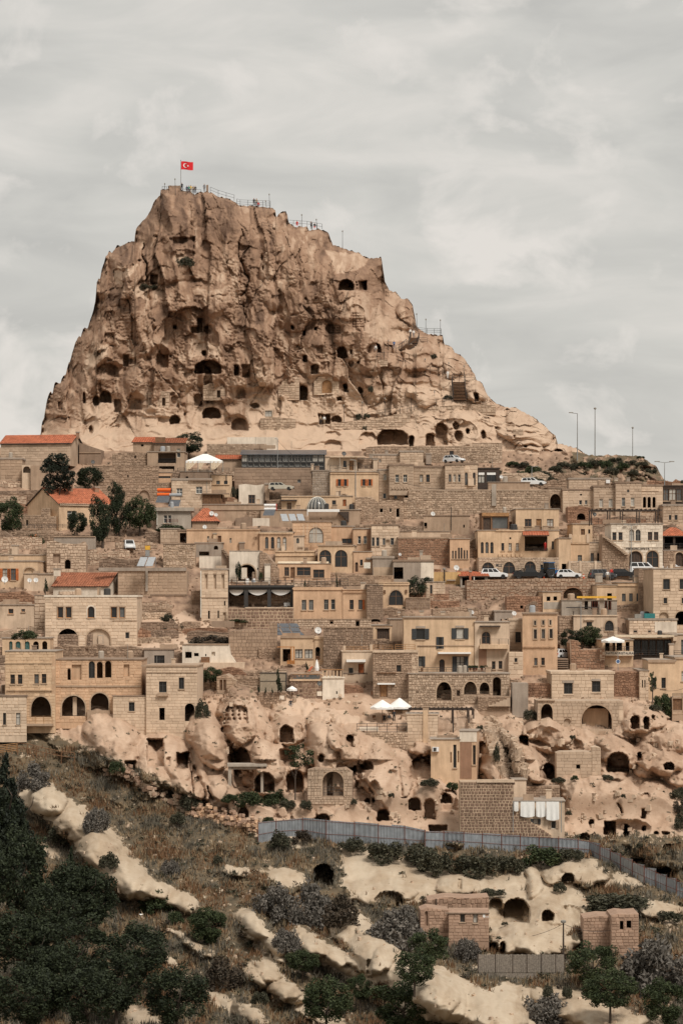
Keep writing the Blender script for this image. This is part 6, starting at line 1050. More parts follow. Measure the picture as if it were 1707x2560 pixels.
plant('A', 'dark', 945, 530, 1125, 800, 'broadleaf_tree', 'tall slim dark tree rising above the clump of trees', yb=1030, group=TG)
plant('A', 'dark', 940, 690, 1180, 1010, 'broadleaf_tree', 'dense dark tree in the middle of the clump', yb=1040, group=TG)
plant('A', 'green', 1090, 650, 1400, 1000, 'broadleaf_tree', 'spreading green tree beside the pale concrete house', yb=1030, group=TG)
plant('A', 'flowers', 200, 1010, 400, 1115, 'flowering_bush', 'bush covered with bright orange flowers on a roof terrace', 'bush', yb=1115)
plant('B', 'dark', 265, -10, 560, 190, 'broadleaf_tree', 'dark tree at the rock foot behind the white marquee', yb=240, xb=400, group=TG)
plant('H', 'dark', 462, 668, 690, 840, 'broadleaf_tree', 'dark roadside tree above the small white car', yb=880, group=TG)
plant('H', 'green', 630, 630, 860, 830, 'broadleaf_tree', 'green roadside tree pierced by a grey lamp post', yb=860, xb=770, group=TG)
plant('G', 'creeper', 648, 202, 835, 388, 'creeper', 'dark green creeper hanging over the terrace wall', 'creeper', D=451, tr=False)
plant('G', 'creeper', 800, 210, 895, 270, 'creeper', 'creeper tuft spilling over the small ashlar bay', 'creeper', D=453, tr=False)
plant('F', 'green', 318, 968, 545, 1130, 'broadleaf_tree', 'small round green tree between ashlar house and plaster ruin', yb=1190, group=TG)
plant('I', 'thin', 1118, 415, 1302, 575, 'slender_tree', 'slender young tree with pale crooked stem before the cave arch', yb=735, xb=1183, dD=-5)
plant('N', 'thin', 1270, -20, 1345, 180, 'thin_cypress', 'thin feathery young tree before the cream house window', yb=230, D=396)
plant('N', 'bushg', 1300, 150, 1480, 350, 'garden_shrub', 'drooping green shrub on the garden wall under cream houses', 'shrub', D=397)
plant('E', 'cypress', 378, 230, 432, 345, 'small_conifer', 'small pointed conifer beside the pale garden wall', yb=350, D=444)
plant('E', 'bushg', 100, 680, 350, 770, 'roof_shrub', 'green shrub growing along the loggia roof', 'shrub', D=413)
for i, (x0, y0, x1, y1, w) in enumerate([(975, 975, 1040, 1165, 'tallest potted cypress before the beige screen'), (820, 1125, 850, 1190, 'little potted cypress at the edge of the beige screen'), (885, 1150, 910, 1200, 'tiny potted cypress under the beige screen'), (945, 1155, 965, 1200, 'smallest potted cypress between two others at the screen'), (1230, 930, 1262, 1000, 'potted round cypress on the orange deck')]):
    plant('F', 'cypress', x0, y0, x1, y1, 'potted_cypress', w, 'cypress', D=399 if i < 4 else 404, group='potted cypresses on the terraces')
for i, (x0, y0, x1, y1, w, kk_) in enumerate([(840, 165, 875, 230, 'clipped round shrub standing beside the white arched house', 'bushg'), (1225, 225, 1252, 290, 'dark potted shrub on the glass-railed terrace', 'cypress'), (1490, 160, 1515, 290, 'slim black cypress on the glass-railed terrace', 'cypress'), (640, 80, 700, 230, 'climbing dark shrub at the white house arch', 'creeper'), (590, 560, 760, 600, 'green shrub strip under the dark restaurant', 'bushg'), (260, 690, 595, 790, 'mound of rusty dry grass on the plaster ruin roof', 'brownb'), (0, 510, 130, 590, 'dark scrub clump beside pale tuff slab', 'bushd'), (170, 600, 215, 645, 'single small shrub on the pale tuff slab', 'bushd')]):
    plant('F', kk_, x0, y0, x1, y1, 'terrace_shrub' if kk_ != 'cypress' else 'potted_cypress', w, 'shrub', dD=-3, tr=False)
plant('B', 'bushg', 90, 820, 380, 880, 'roof_shrub', 'green hedge growing along the roof edge of the stone house', 'shrub', D=488, tr=False)
plant('B', 'bushd', 770, 440, 850, 590, 'wall_shrub', 'dark shrub hanging beside the roofless white ruin', 'shrub', dD=-3, tr=False)
plant('M', 'bushg', 0, 340, 115, 460, 'terrace_shrub', 'bushy potted plants beside the cave door terrace', 'shrub', D=398, tr=False)
plant('M', 'bushd', 255, 565, 318, 622, 'terrace_shrub', 'round dark shrub clinging to the stone terrace wall', 'shrub', D=396, tr=False)
plant('M', 'bushd', 510, 440, 590, 530, 'terrace_shrub', 'dark potted shrub at the end of the umbrella terrace', 'shrub', D=399, tr=False)
# knoll at the skyline
rk_ = random.Random(9)
KN = [(440, 640, 500, 680), (500, 640, 580, 690), (560, 650, 640, 740), (480, 690, 560, 760), (620, 680, 720, 760), (700, 650, 790, 720), (760, 640, 830, 690), (830, 650, 900, 700), (900, 635, 970, 690), (960, 620, 1030, 680), (1030, 615, 1110, 690), (1100, 610, 1170, 660), (1060, 670, 1140, 730), (1150, 640, 1210, 700), (1200, 625, 1260, 670), (1270, 640, 1330, 680), (1220, 690, 1280, 740), (1330, 680, 1390, 730), (690, 730, 770, 790), (400, 700, 480, 770), (330, 680, 400, 760), (570, 740, 660, 800), (1280, 610, 1310, 632), (870, 700, 930, 750)]
for i, (x0, y0, x1, y1) in enumerate(KN):
    x0 -= 14; x1 += 14; y0 += (y1 - y0) * .22
    u_, v_ = cr('U', (x0 + x1) / 2, y1)
    plant('U', rk_.choice(['bushd', 'bushg', 'bushd']), x0, y0, x1, y1, 'knoll_shrub', 'dark scrubby shrub among many on the knoll below the street lamps', 'shrub', D=min(hill_D(u_, v_), Dt(v_)) - .8, tr=False, group='shrubs on the skyline knoll')
plant('D', 'bushd', 1545, 150, 1600, 205, 'garden_tree', 'dark tree top over the glazed veranda house', 'tree', D=505)
# shrubs on the cave cliffs
CL = [('I', 70, 520, 175, 590, 'bushg', 'green bush at the dark low cave beside big square opening'), ('I', 830, 695, 990, 790, 'bushg', 'green bush in front of the concrete porch'), ('I', 985, 690, 1140, 780, 'bushg', 'wide green bush below the dark arched cave'), ('I', 1080, 740, 1200, 810, 'bushd', 'olive bush between arch ruin and boulders'), ('I', 490, 710, 640, 800, 'bushd', 'bush at the foot of the cracked cliff'), ('I', 740, 720, 850, 770, 'bushg', 'small bush by the porch post'), ('I', 585, 160, 680, 260, 'bushd', 'dark bush over the rubble steps by ashlar house'), ('I', 465, 300, 520, 360, 'bushd', 'dark bush on ledge above square caves'), ('I', 1200, 750, 1290, 810, 'bushd', 'low bush beneath the ruined arch wall'), ('I', 990, 850, 1060, 890, 'bushg', 'small bush just above the metal fence'),
      ('M', 690, 920, 890, 985, 'bushd', 'grassy bush on a rock shelf below brown hollow'), ('M', 910, 945, 1035, 1025, 'bushg', 'dark green bush beside the square-stone wall'), ('M', 415, 1040, 480, 1090, 'bushd', 'little bush on the big smooth dome'), ('M', 90, 1100, 150, 1150, 'bushd', 'little bush at the foot of the smooth dome'), ('M', 1185, 450, 1250, 500, 'bushd', 'bush on the slope below the timber pergola'), ('M', 1330, 600, 1400, 760, 'bushd', 'dry bush in the eroded gully'), ('N', 590, 525, 655, 575, 'bushd', 'single round bush on the pale rock ledge'), ('N', 600, 880, 675, 925, 'bushg', 'green bush at the foot of the yellowish ruin'), ('N', 440, 900, 580, 945, 'bushd', 'low bushes between dark vault and yellowish ruin'), ('N', 870, 870, 975, 920, 'bushd', 'low bush before the wide cave mouth'),
      ('N', 1460, 950, 1620, 1080, 'bushd', 'upper dark bush on the cliff at picture edge'), ('N', 1480, 1060, 1640, 1200, 'brownb', 'brown bush between two dark ones at picture edge'), ('N', 1500, 1180, 1640, 1330, 'bushd', 'lower dark bush on the cliff at picture edge'), ('N', 1160, 1465, 1240, 1505, 'bushd', 'low bush under the keyhole caves'), ('N', 1065, 1510, 1100, 1540, 'bushd', 'tiny bush on pale ledge above the fence'), ('N', 555, 1185, 620, 1225, 'bushd', 'bush beside the hanging laundry'), ('N', 340, 730, 490, 800, 'brownb', 'dry bush above the dark pointed vault'), ('N', 190, 300, 330, 400, 'bushd', 'bush below the leaning boulder and concrete wall'), ('N', 1250, 270, 1400, 330, 'bushd', 'dark bush on the rock crest by garden wall'), ('N', 1030, 1040, 1080, 1075, 'bushd', 'lone bush on the great smooth dome')]
for c, x0, y0, x1, y1, kk_, w in CL: plant(c, kk_, x0, y0, x1, y1, 'cliff_bush', w, 'bush', dD=-.6, tr=False)
# shrubs on the castle rock ledges
for x0, y0, x1, y1, c, w in [(640, 375, 770, 425, 'S', 'dark shrub in the deep cleft of the castle rock'), (860, 195, 1015, 270, 'S', 'dark shrub line under the big square recess'), (700, 1220, 740, 1270, 'T', 'green shrub on the path wall of the castle rock'), (745, 1310, 780, 1350, 'T', 'round shrub above the pale cave ledge'), (1175, 840, 1240, 875, 'T', 'dark shrub between boulders by the stairs'), (1270, 1110, 1340, 1140, 'T', 'flat green shrub beside the wooden stairs'), (780, 1045, 820, 1090, 'T', 'little shrub among boulders near keyhole windows'), (750, 1225, 800, 1265, 'T', 'shrub beside the long path railing')]:
    u_, v_ = cr(c, (x0 + x1) / 2, (y0 + y1) / 2); plant(c, 'bushd', x0, y0, x1, y1, 'ledge_shrub', w, 'shrub', D=castle_D(u_, v_) - .6, tr=False)
# ---- foreground trees and bushes
FG = [('L', 'dark', -150, 300, 190, 800, 'dark_tree', 'dark ragged tree tucked behind the big conifer', 900), ('L', 'dark', 90, 900, 520, 1330, 'dark_tree', 'dark tree filling the middle of the grove', 1420), ('L', 'dark', 560, 1330, 960, 1760, 'dark_tree', 'dark tree beside the bottom edge pale path', 1850), ('L', 'dark', 120, 1280, 560, 1700, 'dark_tree', 'dark tree deep in the bottom corner grove', 1800), ('L', 'conifer', -230, 60, 310, 900, 'conifer_tree', 'big black conifer at the picture edge beside the wooden fence', 900), ('L', 'dark', -120, 520, 340, 1150, 'dark_tree', 'broad dark tree below the big conifer', 1200), ('L', 'dark', 250, 740, 700, 1180, 'dark_tree', 'dark rounded tree in front of the long pale boulder', 1260), ('L', 'conifer1', 370, 670, 560, 1100, 'dark_tree', 'pointed leafy tree rising before the pale boulder', 1150), ('L', 'dark', 440, 800, 780, 1180, 'dark_tree', 'dark tree with ragged side near the flying bird', 1240),
      ('L', 'dark', -140, 1050, 380, 1560, 'dark_tree', 'wide dark tree in the lower corner', 1650), ('L', 'dark', 300, 1100, 760, 1560, 'dark_tree', 'dark tree in the thick of the lower grove', 1650), ('L', 'dark', 680, 1150, 1110, 1560, 'dark_tree', 'dark green tree at the edge of the lower grove', 1640), ('L', 'dark', -100, 1420, 420, 1860, 'dark_tree', 'dark tree cut by the bottom edge at the corner', 1960), ('L', 'dark', 330, 1430, 820, 1860, 'dark_tree', 'dark green tree on the bottom edge', 1960), ('L', 'dark', 930, 1430, 1380, 1830, 'dark_tree', 'dark green tree over the pale streaked bank', 1900),
      ('J', 'green', 640, 1070, 1010, 1430, 'green_tree', 'bushy green tree before the pale striped slope', 1480), ('J', 'green', 950, 1075, 1140, 1260, 'green_tree', 'small green tree beside the pale slope', 1320), ('J', 'green', 1080, 1080, 1560, 1480, 'green_tree', 'open-branched green tree on the bottom edge', 1520), ('J', 'green', 540, 915, 800, 1080, 'green_tree', 'low spreading tree with bare twigs on the striped slope', 1110),
      ('L', 'bushg', 900, 920, 1120, 1080, 'green_bush', 'feathery green bush at the tail of the long pale boulder', None), ('L', 'bushg', 1090, 1070, 1200, 1170, 'green_bush', 'green bush close to the flying bird', None), ('L', 'green', 1220, 1060, 1490, 1310, 'green_bush', 'round dark green bush on the open grass slope', None), ('L', 'brownb', 1320, 1340, 1590, 1580, 'purple_bush', 'purplish dark bush low on the grass slope', None), ('J', 'green', -30, 640, 190, 880, 'green_bush', 'dark round bush amid dry grass above the purplish bush', None),
      ('J', 'silver', 330, 470, 620, 720, 'silver_bush', 'grey silvery bush below the white rounded rock', None), ('J', 'silver', 590, 430, 880, 760, 'silver_bush', 'dark silvery bush before the lone stone arch', None), ('J', 'silver', 1080, 540, 1450, 880, 'silver_bush', 'large silvery bush beside the pink-tan ruin', None), ('J', 'silver', 470, 740, 650, 920, 'silver_bush', 'silvery bush at the top of the pale streaks', None), ('J', 'brownb', 780, 540, 1060, 760, 'dry_bush', 'wide dry thicket of thin grey twigs', None), ('K', 'silver', 1195, 535, 1600, 920, 'silver_bush', 'huge silvery bush beside the roofless square ruin', None), ('K', 'silver', 640, 890, 980, 1130, 'silver_bush', 'silvery bush in the hollow between two smooth banks', None), ('K', 'silver', 300, 590, 440, 740, 'silver_bush', 'small silvery bush before the dark vaulted cellar', None),
      ('K', 'silver', -40, 390, 110, 600, 'silver_bush', 'pale silvery bush next to the side wall of the ruin', None), ('K', 'green', 20, 570, 290, 780, 'green_bush', 'green bush at the corner of the pink-tan ruin', 820), ('K', 'green', -50, 680, 210, 900, 'green_bush', 'green bush hanging over the smooth cream bank', 930), ('K', 'green', 915, 645, 1220, 890, 'green_tree', 'dense green tree beside the wooden pole', 920), ('K', 'green', 1000, 790, 1330, 1050, 'green_tree', 'sprawling green tree below the wooden pole', 1080), ('K', 'green', 1330, 840, 1620, 1120, 'green_tree', 'green tree in the bottom corner below silvery bush', 1180),
      ('L', 'silver', 540, 370, 720, 560, 'silver_bush', 'grey bush just behind the pale boulders', None), ('L', 'silver', 110, 90, 330, 280, 'silver_bush', 'grey bush below the wooden plank fence', None), ('L', 'bushd', 310, 470, 510, 640, 'dark_bush', 'dark low bush between the pale boulders', None), ('L', 'bushd', 640, 700, 800, 800, 'dark_bush', 'dim low bush on the slope behind the long boulder', None), ('L', 'silver', 1050, 710, 1180, 850, 'silver_bush', 'silver-leaved bush in the middle of the rusty grass', None), ('L', 'bushd', 1100, 440, 1230, 510, 'dark_bush', 'flat dark bush in the rusty grass', None), ('L', 'bushd', 1380, 720, 1460, 780, 'dark_bush', 'small dark bush near the white rounded rock', None), ('L', 'bushg', 1200, 320, 1330, 420, 'dark_bush', 'bush at the end of the crumbling dry-stone wall', None),
      ('J', 'bushd', 440, 140, 600, 250, 'dark_bush', 'bush in front of the first fence panels', None), ('J', 'brownb', 600, 140, 740, 220, 'dry_bush', 'rusty shrub leaning on the metal fence', None), ('J', 'bushd', 900, 190, 1100, 270, 'dark_bush', 'long low bush under the metal fence middle', None), ('J', 'bushd', 1080, 190, 1350, 330, 'dark_bush', 'large dark bush hugging the metal fence', None), ('J', 'bushd', 1330, 200, 1568, 340, 'dark_bush', 'dark bush before the evenly posted fence panels', None), ('K', 'bushd', 80, 110, 320, 250, 'dark_bush', 'broad dark bush below the fence and above pale cliff', None), ('K', 'bushd', 290, 120, 560, 270, 'dark_bush', 'wide olive bush line below the fence posts', None), ('K', 'bushg', 660, 110, 900, 230, 'dark_bush', 'green bush against the fence near its bend', None), ('K', 'bushd', 860, 120, 1030, 200, 'dark_bush', 'low bush exactly at the bend of the fence', None), ('K', 'bushd', 520, 150, 700, 250, 'dark_bush', 'dark bush between two fence posts above broken pillar', None),
      ('K', 'bushd', 1000, 360, 1400, 480, 'dark_bush', 'broad flat dark scrub on the bank above ruins', None), ('K', 'bushd', 1420, 470, 1568, 530, 'dark_bush', 'dark scrub at the edge beyond the roofless ruin', None), ('K', 'bushd', 430, 355, 600, 390, 'dark_bush', 'thin dark scrub strip behind the ruin roof', None), ('K', 'bushd', 850, 320, 930, 370, 'dark_bush', 'scrub clump under the small cave of upper rock', None), ('K', 'bushd', 560, 540, 600, 560, 'dark_bush', 'tiny scrub at the cave hall', None), ('K', 'bushd', 1150, 700, 1180, 730, 'dark_bush', 'little scrub by the ruin doorway', None), ('K', 'bushd', 780, 880, 850, 960, 'dark_bush', 'scrub clump over the peach bank', None), ('K', 'bushd', 890, 890, 960, 960, 'dark_bush', 'second scrub clump over the peach bank', None), ('J', 'bushd', 330, 1180, 450, 1270, 'dark_bush', 'dark scrub below the peach streak', None)]
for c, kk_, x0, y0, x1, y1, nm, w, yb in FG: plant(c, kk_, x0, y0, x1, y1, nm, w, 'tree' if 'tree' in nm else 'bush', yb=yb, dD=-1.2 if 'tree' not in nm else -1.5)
# ---- countless small growth: tufts of dry grass, scrub, rubble
def on_hill(u, v):
    j = np.clip(np.searchsorted(hu, u), 1, len(hu) - 1); nrows = HV.shape[0]
    i = np.zeros(len(u), int)
    for jj in np.unique(j):
        m = j == jj; i[m] = np.clip(np.searchsorted(HV[:, jj], v[m]), 1, nrows - 1)
    return np.stack([(u - CX) * HD[i, j] / F, HD[i, j], (H0 - v) * HD[i, j] / F], 1), veg[i, j], i, j
rng = np.random.default_rng(12)
u_ = rng.uniform(-40, 1750, 90000); v_ = rng.uniform(1870, 2620, 90000)
p_, g_, i_, j_ = on_hill(u_, v_)
keep = (g_ > .5) & (fg[i_, j_] > .4); p_ = p_[keep]; uu, vv = u_[keep], v_[keep]
nz = fbm(uu / 70, vv / 45, 3, 300); n2_ = fbm(uu / 110 + 5, vv / 60, 3, 305)
dens = rng.random(len(p_)) < .55 + .6 * nz; p_, nz, n2_ = p_[dens], nz[dens], n2_[dens]
V3 = []; MI = []
for b in range(3):
    n = len(p_); an = rng.uniform(0, 6.28, n); h = rng.uniform(.25, .75, n) * (1 + .5 * nz); w = rng.uniform(.05, .11, n); base = p_ + np.stack([rng.normal(0, .22, n), rng.normal(0, .22, n), np.full(n, -.05)], 1)
    dx = np.stack([np.cos(an) * w, np.sin(an) * w, np.zeros(n)], 1); tip = base + np.stack([rng.normal(0, .16, n), rng.normal(0, .16, n), h], 1)
    V3.append(np.stack([base - dx, base + dx, tip], 1)); MI.append(np.where(n2_ + rng.normal(0, .18, n) > .16, 1, np.where(n2_ + rng.normal(0, .18, n) < -.10, 2, 0)))
gr = obj('dry_grass', tri_soup('dry_grass', np.concatenate(V3), 3, ['grass_dry', 'grass_rust', 'grass_grey'], np.concatenate(MI)), kind='stuff'); tag(gr, 'dry tawny and grey grass covering the slope below the town', 'grass')
def scrub_points(n, box, cond, seed):
    rg = np.random.default_rng(seed); u = rg.uniform(box[0], box[2], n); v = rg.uniform(box[1], box[3], n); p, g, i, j = on_hill(u, v); m = cond(u, v, g, i, j, rg) & (v > np.interp(u, hu, htop) + 8); return p[m], rg
def clumps(name, pts, rg, nl, rad, size, mat, label, cat):
    n = len(pts); r = rg.uniform(.4, 1.0, n) * rad; d = rg.normal(size=(n, nl, 3)); d[..., 2] = np.abs(d[..., 2]) * .8; d /= np.linalg.norm(d, axis=2)[..., None]
    q = (pts[:, None, :] + d * (r[:, None] * rg.uniform(.3, 1, (n, nl)))[..., None]).reshape(-1, 3)
    o = obj(name, tri_soup(name, leaf_quads(q, size, rg), 4, mat), kind='stuff'); tag(o, label, cat)
pts, rg = scrub_points(2900, (-20, 1900, 1730, 2600), lambda u, v, g, i, j, rg: (g > .45) & (fg[i, j] > .3) & (fbm(u / 60, v / 40, 3, 310) + rg.normal(0, .15, len(u)) > .12), 21)
clumps('low_scrub', pts, rg, 34, .75, .2, 'leaf_olive', 'low olive scrub dotted over the grassy slope', 'scrub')
pts, rg = scrub_points(1500, (-20, 1900, 1730, 2600), lambda u, v, g, i, j, rg: (g > .45) & (fg[i, j] > .3) & (fbm(u / 60 + 9, v / 40, 3, 315) > .14), 22)
clumps('dry_scrub', pts, rg, 34, .8, .19, 'leaf_brown', 'brownish dry scrub dotted over the grassy slope', 'scrub')
pts, rg = scrub_points(1500, (-20, 1130, 1730, 2150), lambda u, v, g, i, j, rg: (fg[i, j] < .3) & (fbm(u / 50 + 3, v / 30, 3, 320) + rg.normal(0, .12, len(u)) > .26), 23)
clumps('crack_weeds', pts, rg, 26, .45, .15, 'leaf_olive', 'weeds rooted in cracks of walls and cliffs', 'weeds')
def rubble(name, n, box, cond, smin, smax, mat, label, seed):
    p, rg = scrub_points(n, box, cond, seed); m = len(p); bx8 = np.array([(x, y, z) for z in (-.5, .5) for y in (-.5, .5) for x in (-.5, .5)]); fc = np.array([(0, 1, 5, 4), (1, 3, 7, 5), (3, 2, 6, 7), (2, 0, 4, 6), (4, 5, 7, 6), (0, 2, 3, 1)])
    s = rg.uniform(smin, smax, m)[:, None, None] * rg.uniform(.6, 1.4, (m, 1, 3)); c = (bx8[None] + rg.normal(0, .13, (m, 8, 3))) * s; an = rg.uniform(0, 6.28, m); ca, sa = np.cos(an)[:, None], np.sin(an)[:, None]
    x = c[..., 0] * ca - c[..., 1] * sa; y = c[..., 0] * sa + c[..., 1] * ca; c = np.stack([x, y, c[..., 2]], -1) + p[:, None, :]
    me = bpy.data.meshes.new(name); me.from_pydata(c.reshape(-1, 3).tolist(), [], (fc[None] + np.arange(m)[:, None, None] * 8).reshape(-1, 4).tolist()); me.materials.append(MATS[mat])
    at = me.attributes.new('tone', 'FLOAT', 'FACE'); at.data.foreach_set('value', np.repeat(rg.normal(0, .16, m), 6).astype(np.float32)); tag(obj(name, me, kind='stuff'), label, 'rubble')
rubble('hillside_rubble', 14000, (-20, 1120, 1730, 1760), lambda u, v, g, i, j, rg: fbm(u / 60, v / 40, 2, 330) + rg.normal(0, .2, len(u)) > .05, .12, .45, 's_rub', 'broken stones lying between the houses', 31)
rubble('gully_rubble', 9000, (1160, 1780, 1460, 1960), lambda u, v, g, i, j, rg: inpoly(u, v, SC('M', [(1280, 330), (1420, 520), (1520, 640), (1560, 900), (1400, 920), (1340, 760), (1260, 560)]) + []) | inpoly(u, v, SC('N', [(0, 520), (110, 560), (200, 760), (250, 960), (60, 900), (0, 880)])), .18, .75, 's_ash', 'fallen stones filling the gully beside the pergola', 32)
rubble('slope_stones', 2600, (-20, 1880, 1730, 2600), lambda u, v, g, i, j, rg: (fbm(u / 40, v / 26, 2, 335) > .22) & (fg[i, j] > .2), .08, .32, 's_ash', 'loose pale stones scattered on the grassy slope', 33)
rubble('rock_rubble', 3000, (560, 1740, 1730, 2100), lambda u, v, g, i, j, rg: (fbm(u / 40, v / 26, 2, 337) > .25) & (fg[i, j] < .2), .15, .6, 's_ash', 'stones fallen on the ledges of the cave cliffs', 34)
# -- corrugated metal fence
FP = [('J', 378, 92, 216), ('J', 498, 80, 190), ('J', 672, 67, 182), ('J', 825, 80, 216), ('J', 1010, 94, 222), ('J', 1165, 108, 238), ('J', 1337, 122, 246), ('J', 1470, 150, 250), ('K', 137, 40, 112), ('K', 243, 44, 118), ('K', 352, 48, 124), ('K', 456, 54, 130), ('K', 563, 60, 140), ('K', 667, 64, 146), ('K', 772, 70, 150), ('K', 879, 76, 158), ('K', 985, 84, 164), ('K', 1052, 96, 168), ('K', 1110, 120, 200), ('K', 1168, 146, 224), ('K', 1225, 172, 256), ('K', 1290, 204, 290), ('K', 1355, 236, 320), ('K', 1420, 264, 346), ('K', 1480, 290, 372), ('K', 1535, 308, 396), ('K', 1610, 335, 420)]
pts = []
for c, x, a, b in FP:
    u, va = cr(c, x, a); _, vb_ = cr(c, x, b); D = 366.5 - (vb_ - 2080) * .03; D = min(D, hill_D(u, vb_) - .4); pts.append((P(u, va, D), P(u, vb_, D)))
fence = empty('metal_fence', pts[0][1], 'long corrugated grey metal fence with rusty posts below the cliffs', 'fence'); o0 = pts[0][1].copy()
for i, ((a0, b0), (a1, b1)) in enumerate(zip(pts[:-1], pts[1:])):
    w3 = (b1 - b0).length; ns = max(1, int(round(w3 / 2.2))); dirn = (b1 - b0); dirn.z = 0; dirn.normalize(); nrm = Vector((dirn.y, -dirn.x, 0))
    for s in range(ns):
        t0, t1 = s / ns, (s + 1) / ns; q = MB(); nr = 18; vs = []; st_ = random.uniform(-.10, .10); tn = random.uniform(-.05, .05)
        for j in range(nr + 1):
            t = t0 + (t1 - t0) * j / nr; off = nrm * (.05 if j % 4 < 2 else 0) ; lo = b0.lerp(b1, t) - o0 + off; hi = a0.lerp(a1, t) - o0 + off; hi.z = (a0.lerp(a1, (t0 + t1) / 2).z - o0.z + st_) if i > 16 else hi.z + st_; lo.z -= .6
            vs += [tuple(lo), tuple(hi)]
        q.add(vs, [(2 * j, 2 * j + 2, 2 * j + 3, 2 * j + 1) for j in range(nr)]); q.build('metal_sheet', 'galv', fence)
    q = MB(); q.bar(b0 - o0 + nrm * .09 - Vector((0, 0, .5)), a0 - o0 + nrm * .09 + Vector((0, 0, .15)), .05, 5); q.build('post', 'rust', fence)
    for fr in (.32, .93):
        q = MB(); q.bar(b0.lerp(a0, fr) - o0 + nrm * .085, b1.lerp(a1, fr) - o0 + nrm * .085, .03, 4); q.build('rail', 'rust', fence)
# -- people: one skinned body in three poses
def body_mesh(pose):
    J = dict(pel=(0, 0, .95, .13), bel=(0, 0, 1.1, .125), che=(0, 0, 1.32, .155), nek=(0, .01, 1.47, .06), hd0=(0, -.01, 1.56, .085), hd1=(0, -.015, 1.66, .105), hd2=(0, 0, 1.74, .07))
    E = [('pel', 'bel'), ('bel', 'che'), ('che', 'nek'), ('nek', 'hd0'), ('hd0', 'hd1'), ('hd1', 'hd2')]
    for s, n in ((-1, 'l'), (1, 'r')):
        if pose == 'sit': J.update({n + 'hip': (s * .1, -.02, .93, .095), n + 'kn': (s * .12, -.42, .93, .07), n + 'an': (s * .12, -.45, .5, .045), n + 'to': (s * .13, -.6, .46, .04)})
        else: J.update({n + 'hip': (s * .1, 0, .88, .095), n + 'kn': (s * .11, -.02, .5, .065), n + 'an': (s * .12, .02, .09, .045), n + 'to': (s * .14, -.13, .04, .04)})
        if pose == 'photo': J.update({n + 'sh': (s * .19, 0, 1.41, .06), n + 'el': (s * .27, -.2, 1.36, .045), n + 'wr': (s * .1, -.32, 1.58, .032), n + 'ha': (s * .05, -.34, 1.64, .04)})
        else: J.update({n + 'sh': (s * .19, 0, 1.41, .06), n + 'el': (s * .26, .02, 1.13, .045), n + 'wr': (s * .27, -.08, .9, .032), n + 'ha': (s * .26, -.11, .8, .04)})
        E += [('pel', n + 'hip'), (n + 'hip', n + 'kn'), (n + 'kn', n + 'an'), (n + 'an', n + 'to'), ('che', n + 'sh'), (n + 'sh', n + 'el'), (n + 'el', n + 'wr'), (n + 'wr', n + 'ha')]
    ks = list(J); me = bpy.data.meshes.new('person'); me.from_pydata([J[k][:3] for k in ks], [(ks.index(a), ks.index(b)) for a, b in E], [])
    o = bpy.data.objects.new('person', me); COL.objects.link(o); m = o.modifiers.new('skin', 'SKIN'); m.use_smooth_shade = True
    for i, k in enumerate(ks): me.skin_vertices[0].data[i].radius = (J[k][3], J[k][3]); me.skin_vertices[0].data[i].use_root = (k == 'pel')
    sb = o.modifiers.new('sub', 'SUBSURF'); sb.levels = 1; sb.render_levels = 1
    dg = bpy.context.evaluated_depsgraph_get(); r = bpy.data.meshes.new_from_object(o.evaluated_get(dg)); bpy.data.objects.remove(o); bpy.data.meshes.remove(me)
    if pose == 'sit':
        for v in r.vertices: v.co.z -= .45
    return r
BODY = {p: body_mesh(p) for p in ('stand', 'photo', 'sit')}
def person(crop, x, yfoot, D, pose, shirt, pants, label, h=1.75, face=0, group='people on the castle rock', dz=0):
    u, v = cr(crop, x, yfoot); root = empty('person', P(u, v, D) + Vector((0, 0, dz)), label, 'person', R(face), group, h / 1.8)
    me = BODY[pose].copy(); me.materials.clear()
    for m in ('c_black', pants, shirt, 'skin', 'hair'): me.materials.append(MATS[m])
    zo = .45 if pose == 'sit' else 0
    for p in me.polygons:
        c = p.center; z = c.z + zo; ax = abs(c.x)
        p.material_index = 4 if (z > 1.70 or (z > 1.55 and c.y > .03)) else 3 if z > 1.46 or (pose != 'photo' and ax > .2 and z < .98 and z > .7 and c.y < -.03 and not pose == 'sit') or (pose == 'photo' and c.y < -.24) else 2 if z > .98 or (ax > .22 and z > .85) else 0 if z < .1 + zo * .9 and pose != 'sit' else 1
    obj('body', me, root); return root
def cD(c, x, y, off=-.4):
    u, v = cr(c, x, y); return castle_D(u, max(v, castle_top(u) + 2)) + off
PG = 'people on the castle rock'
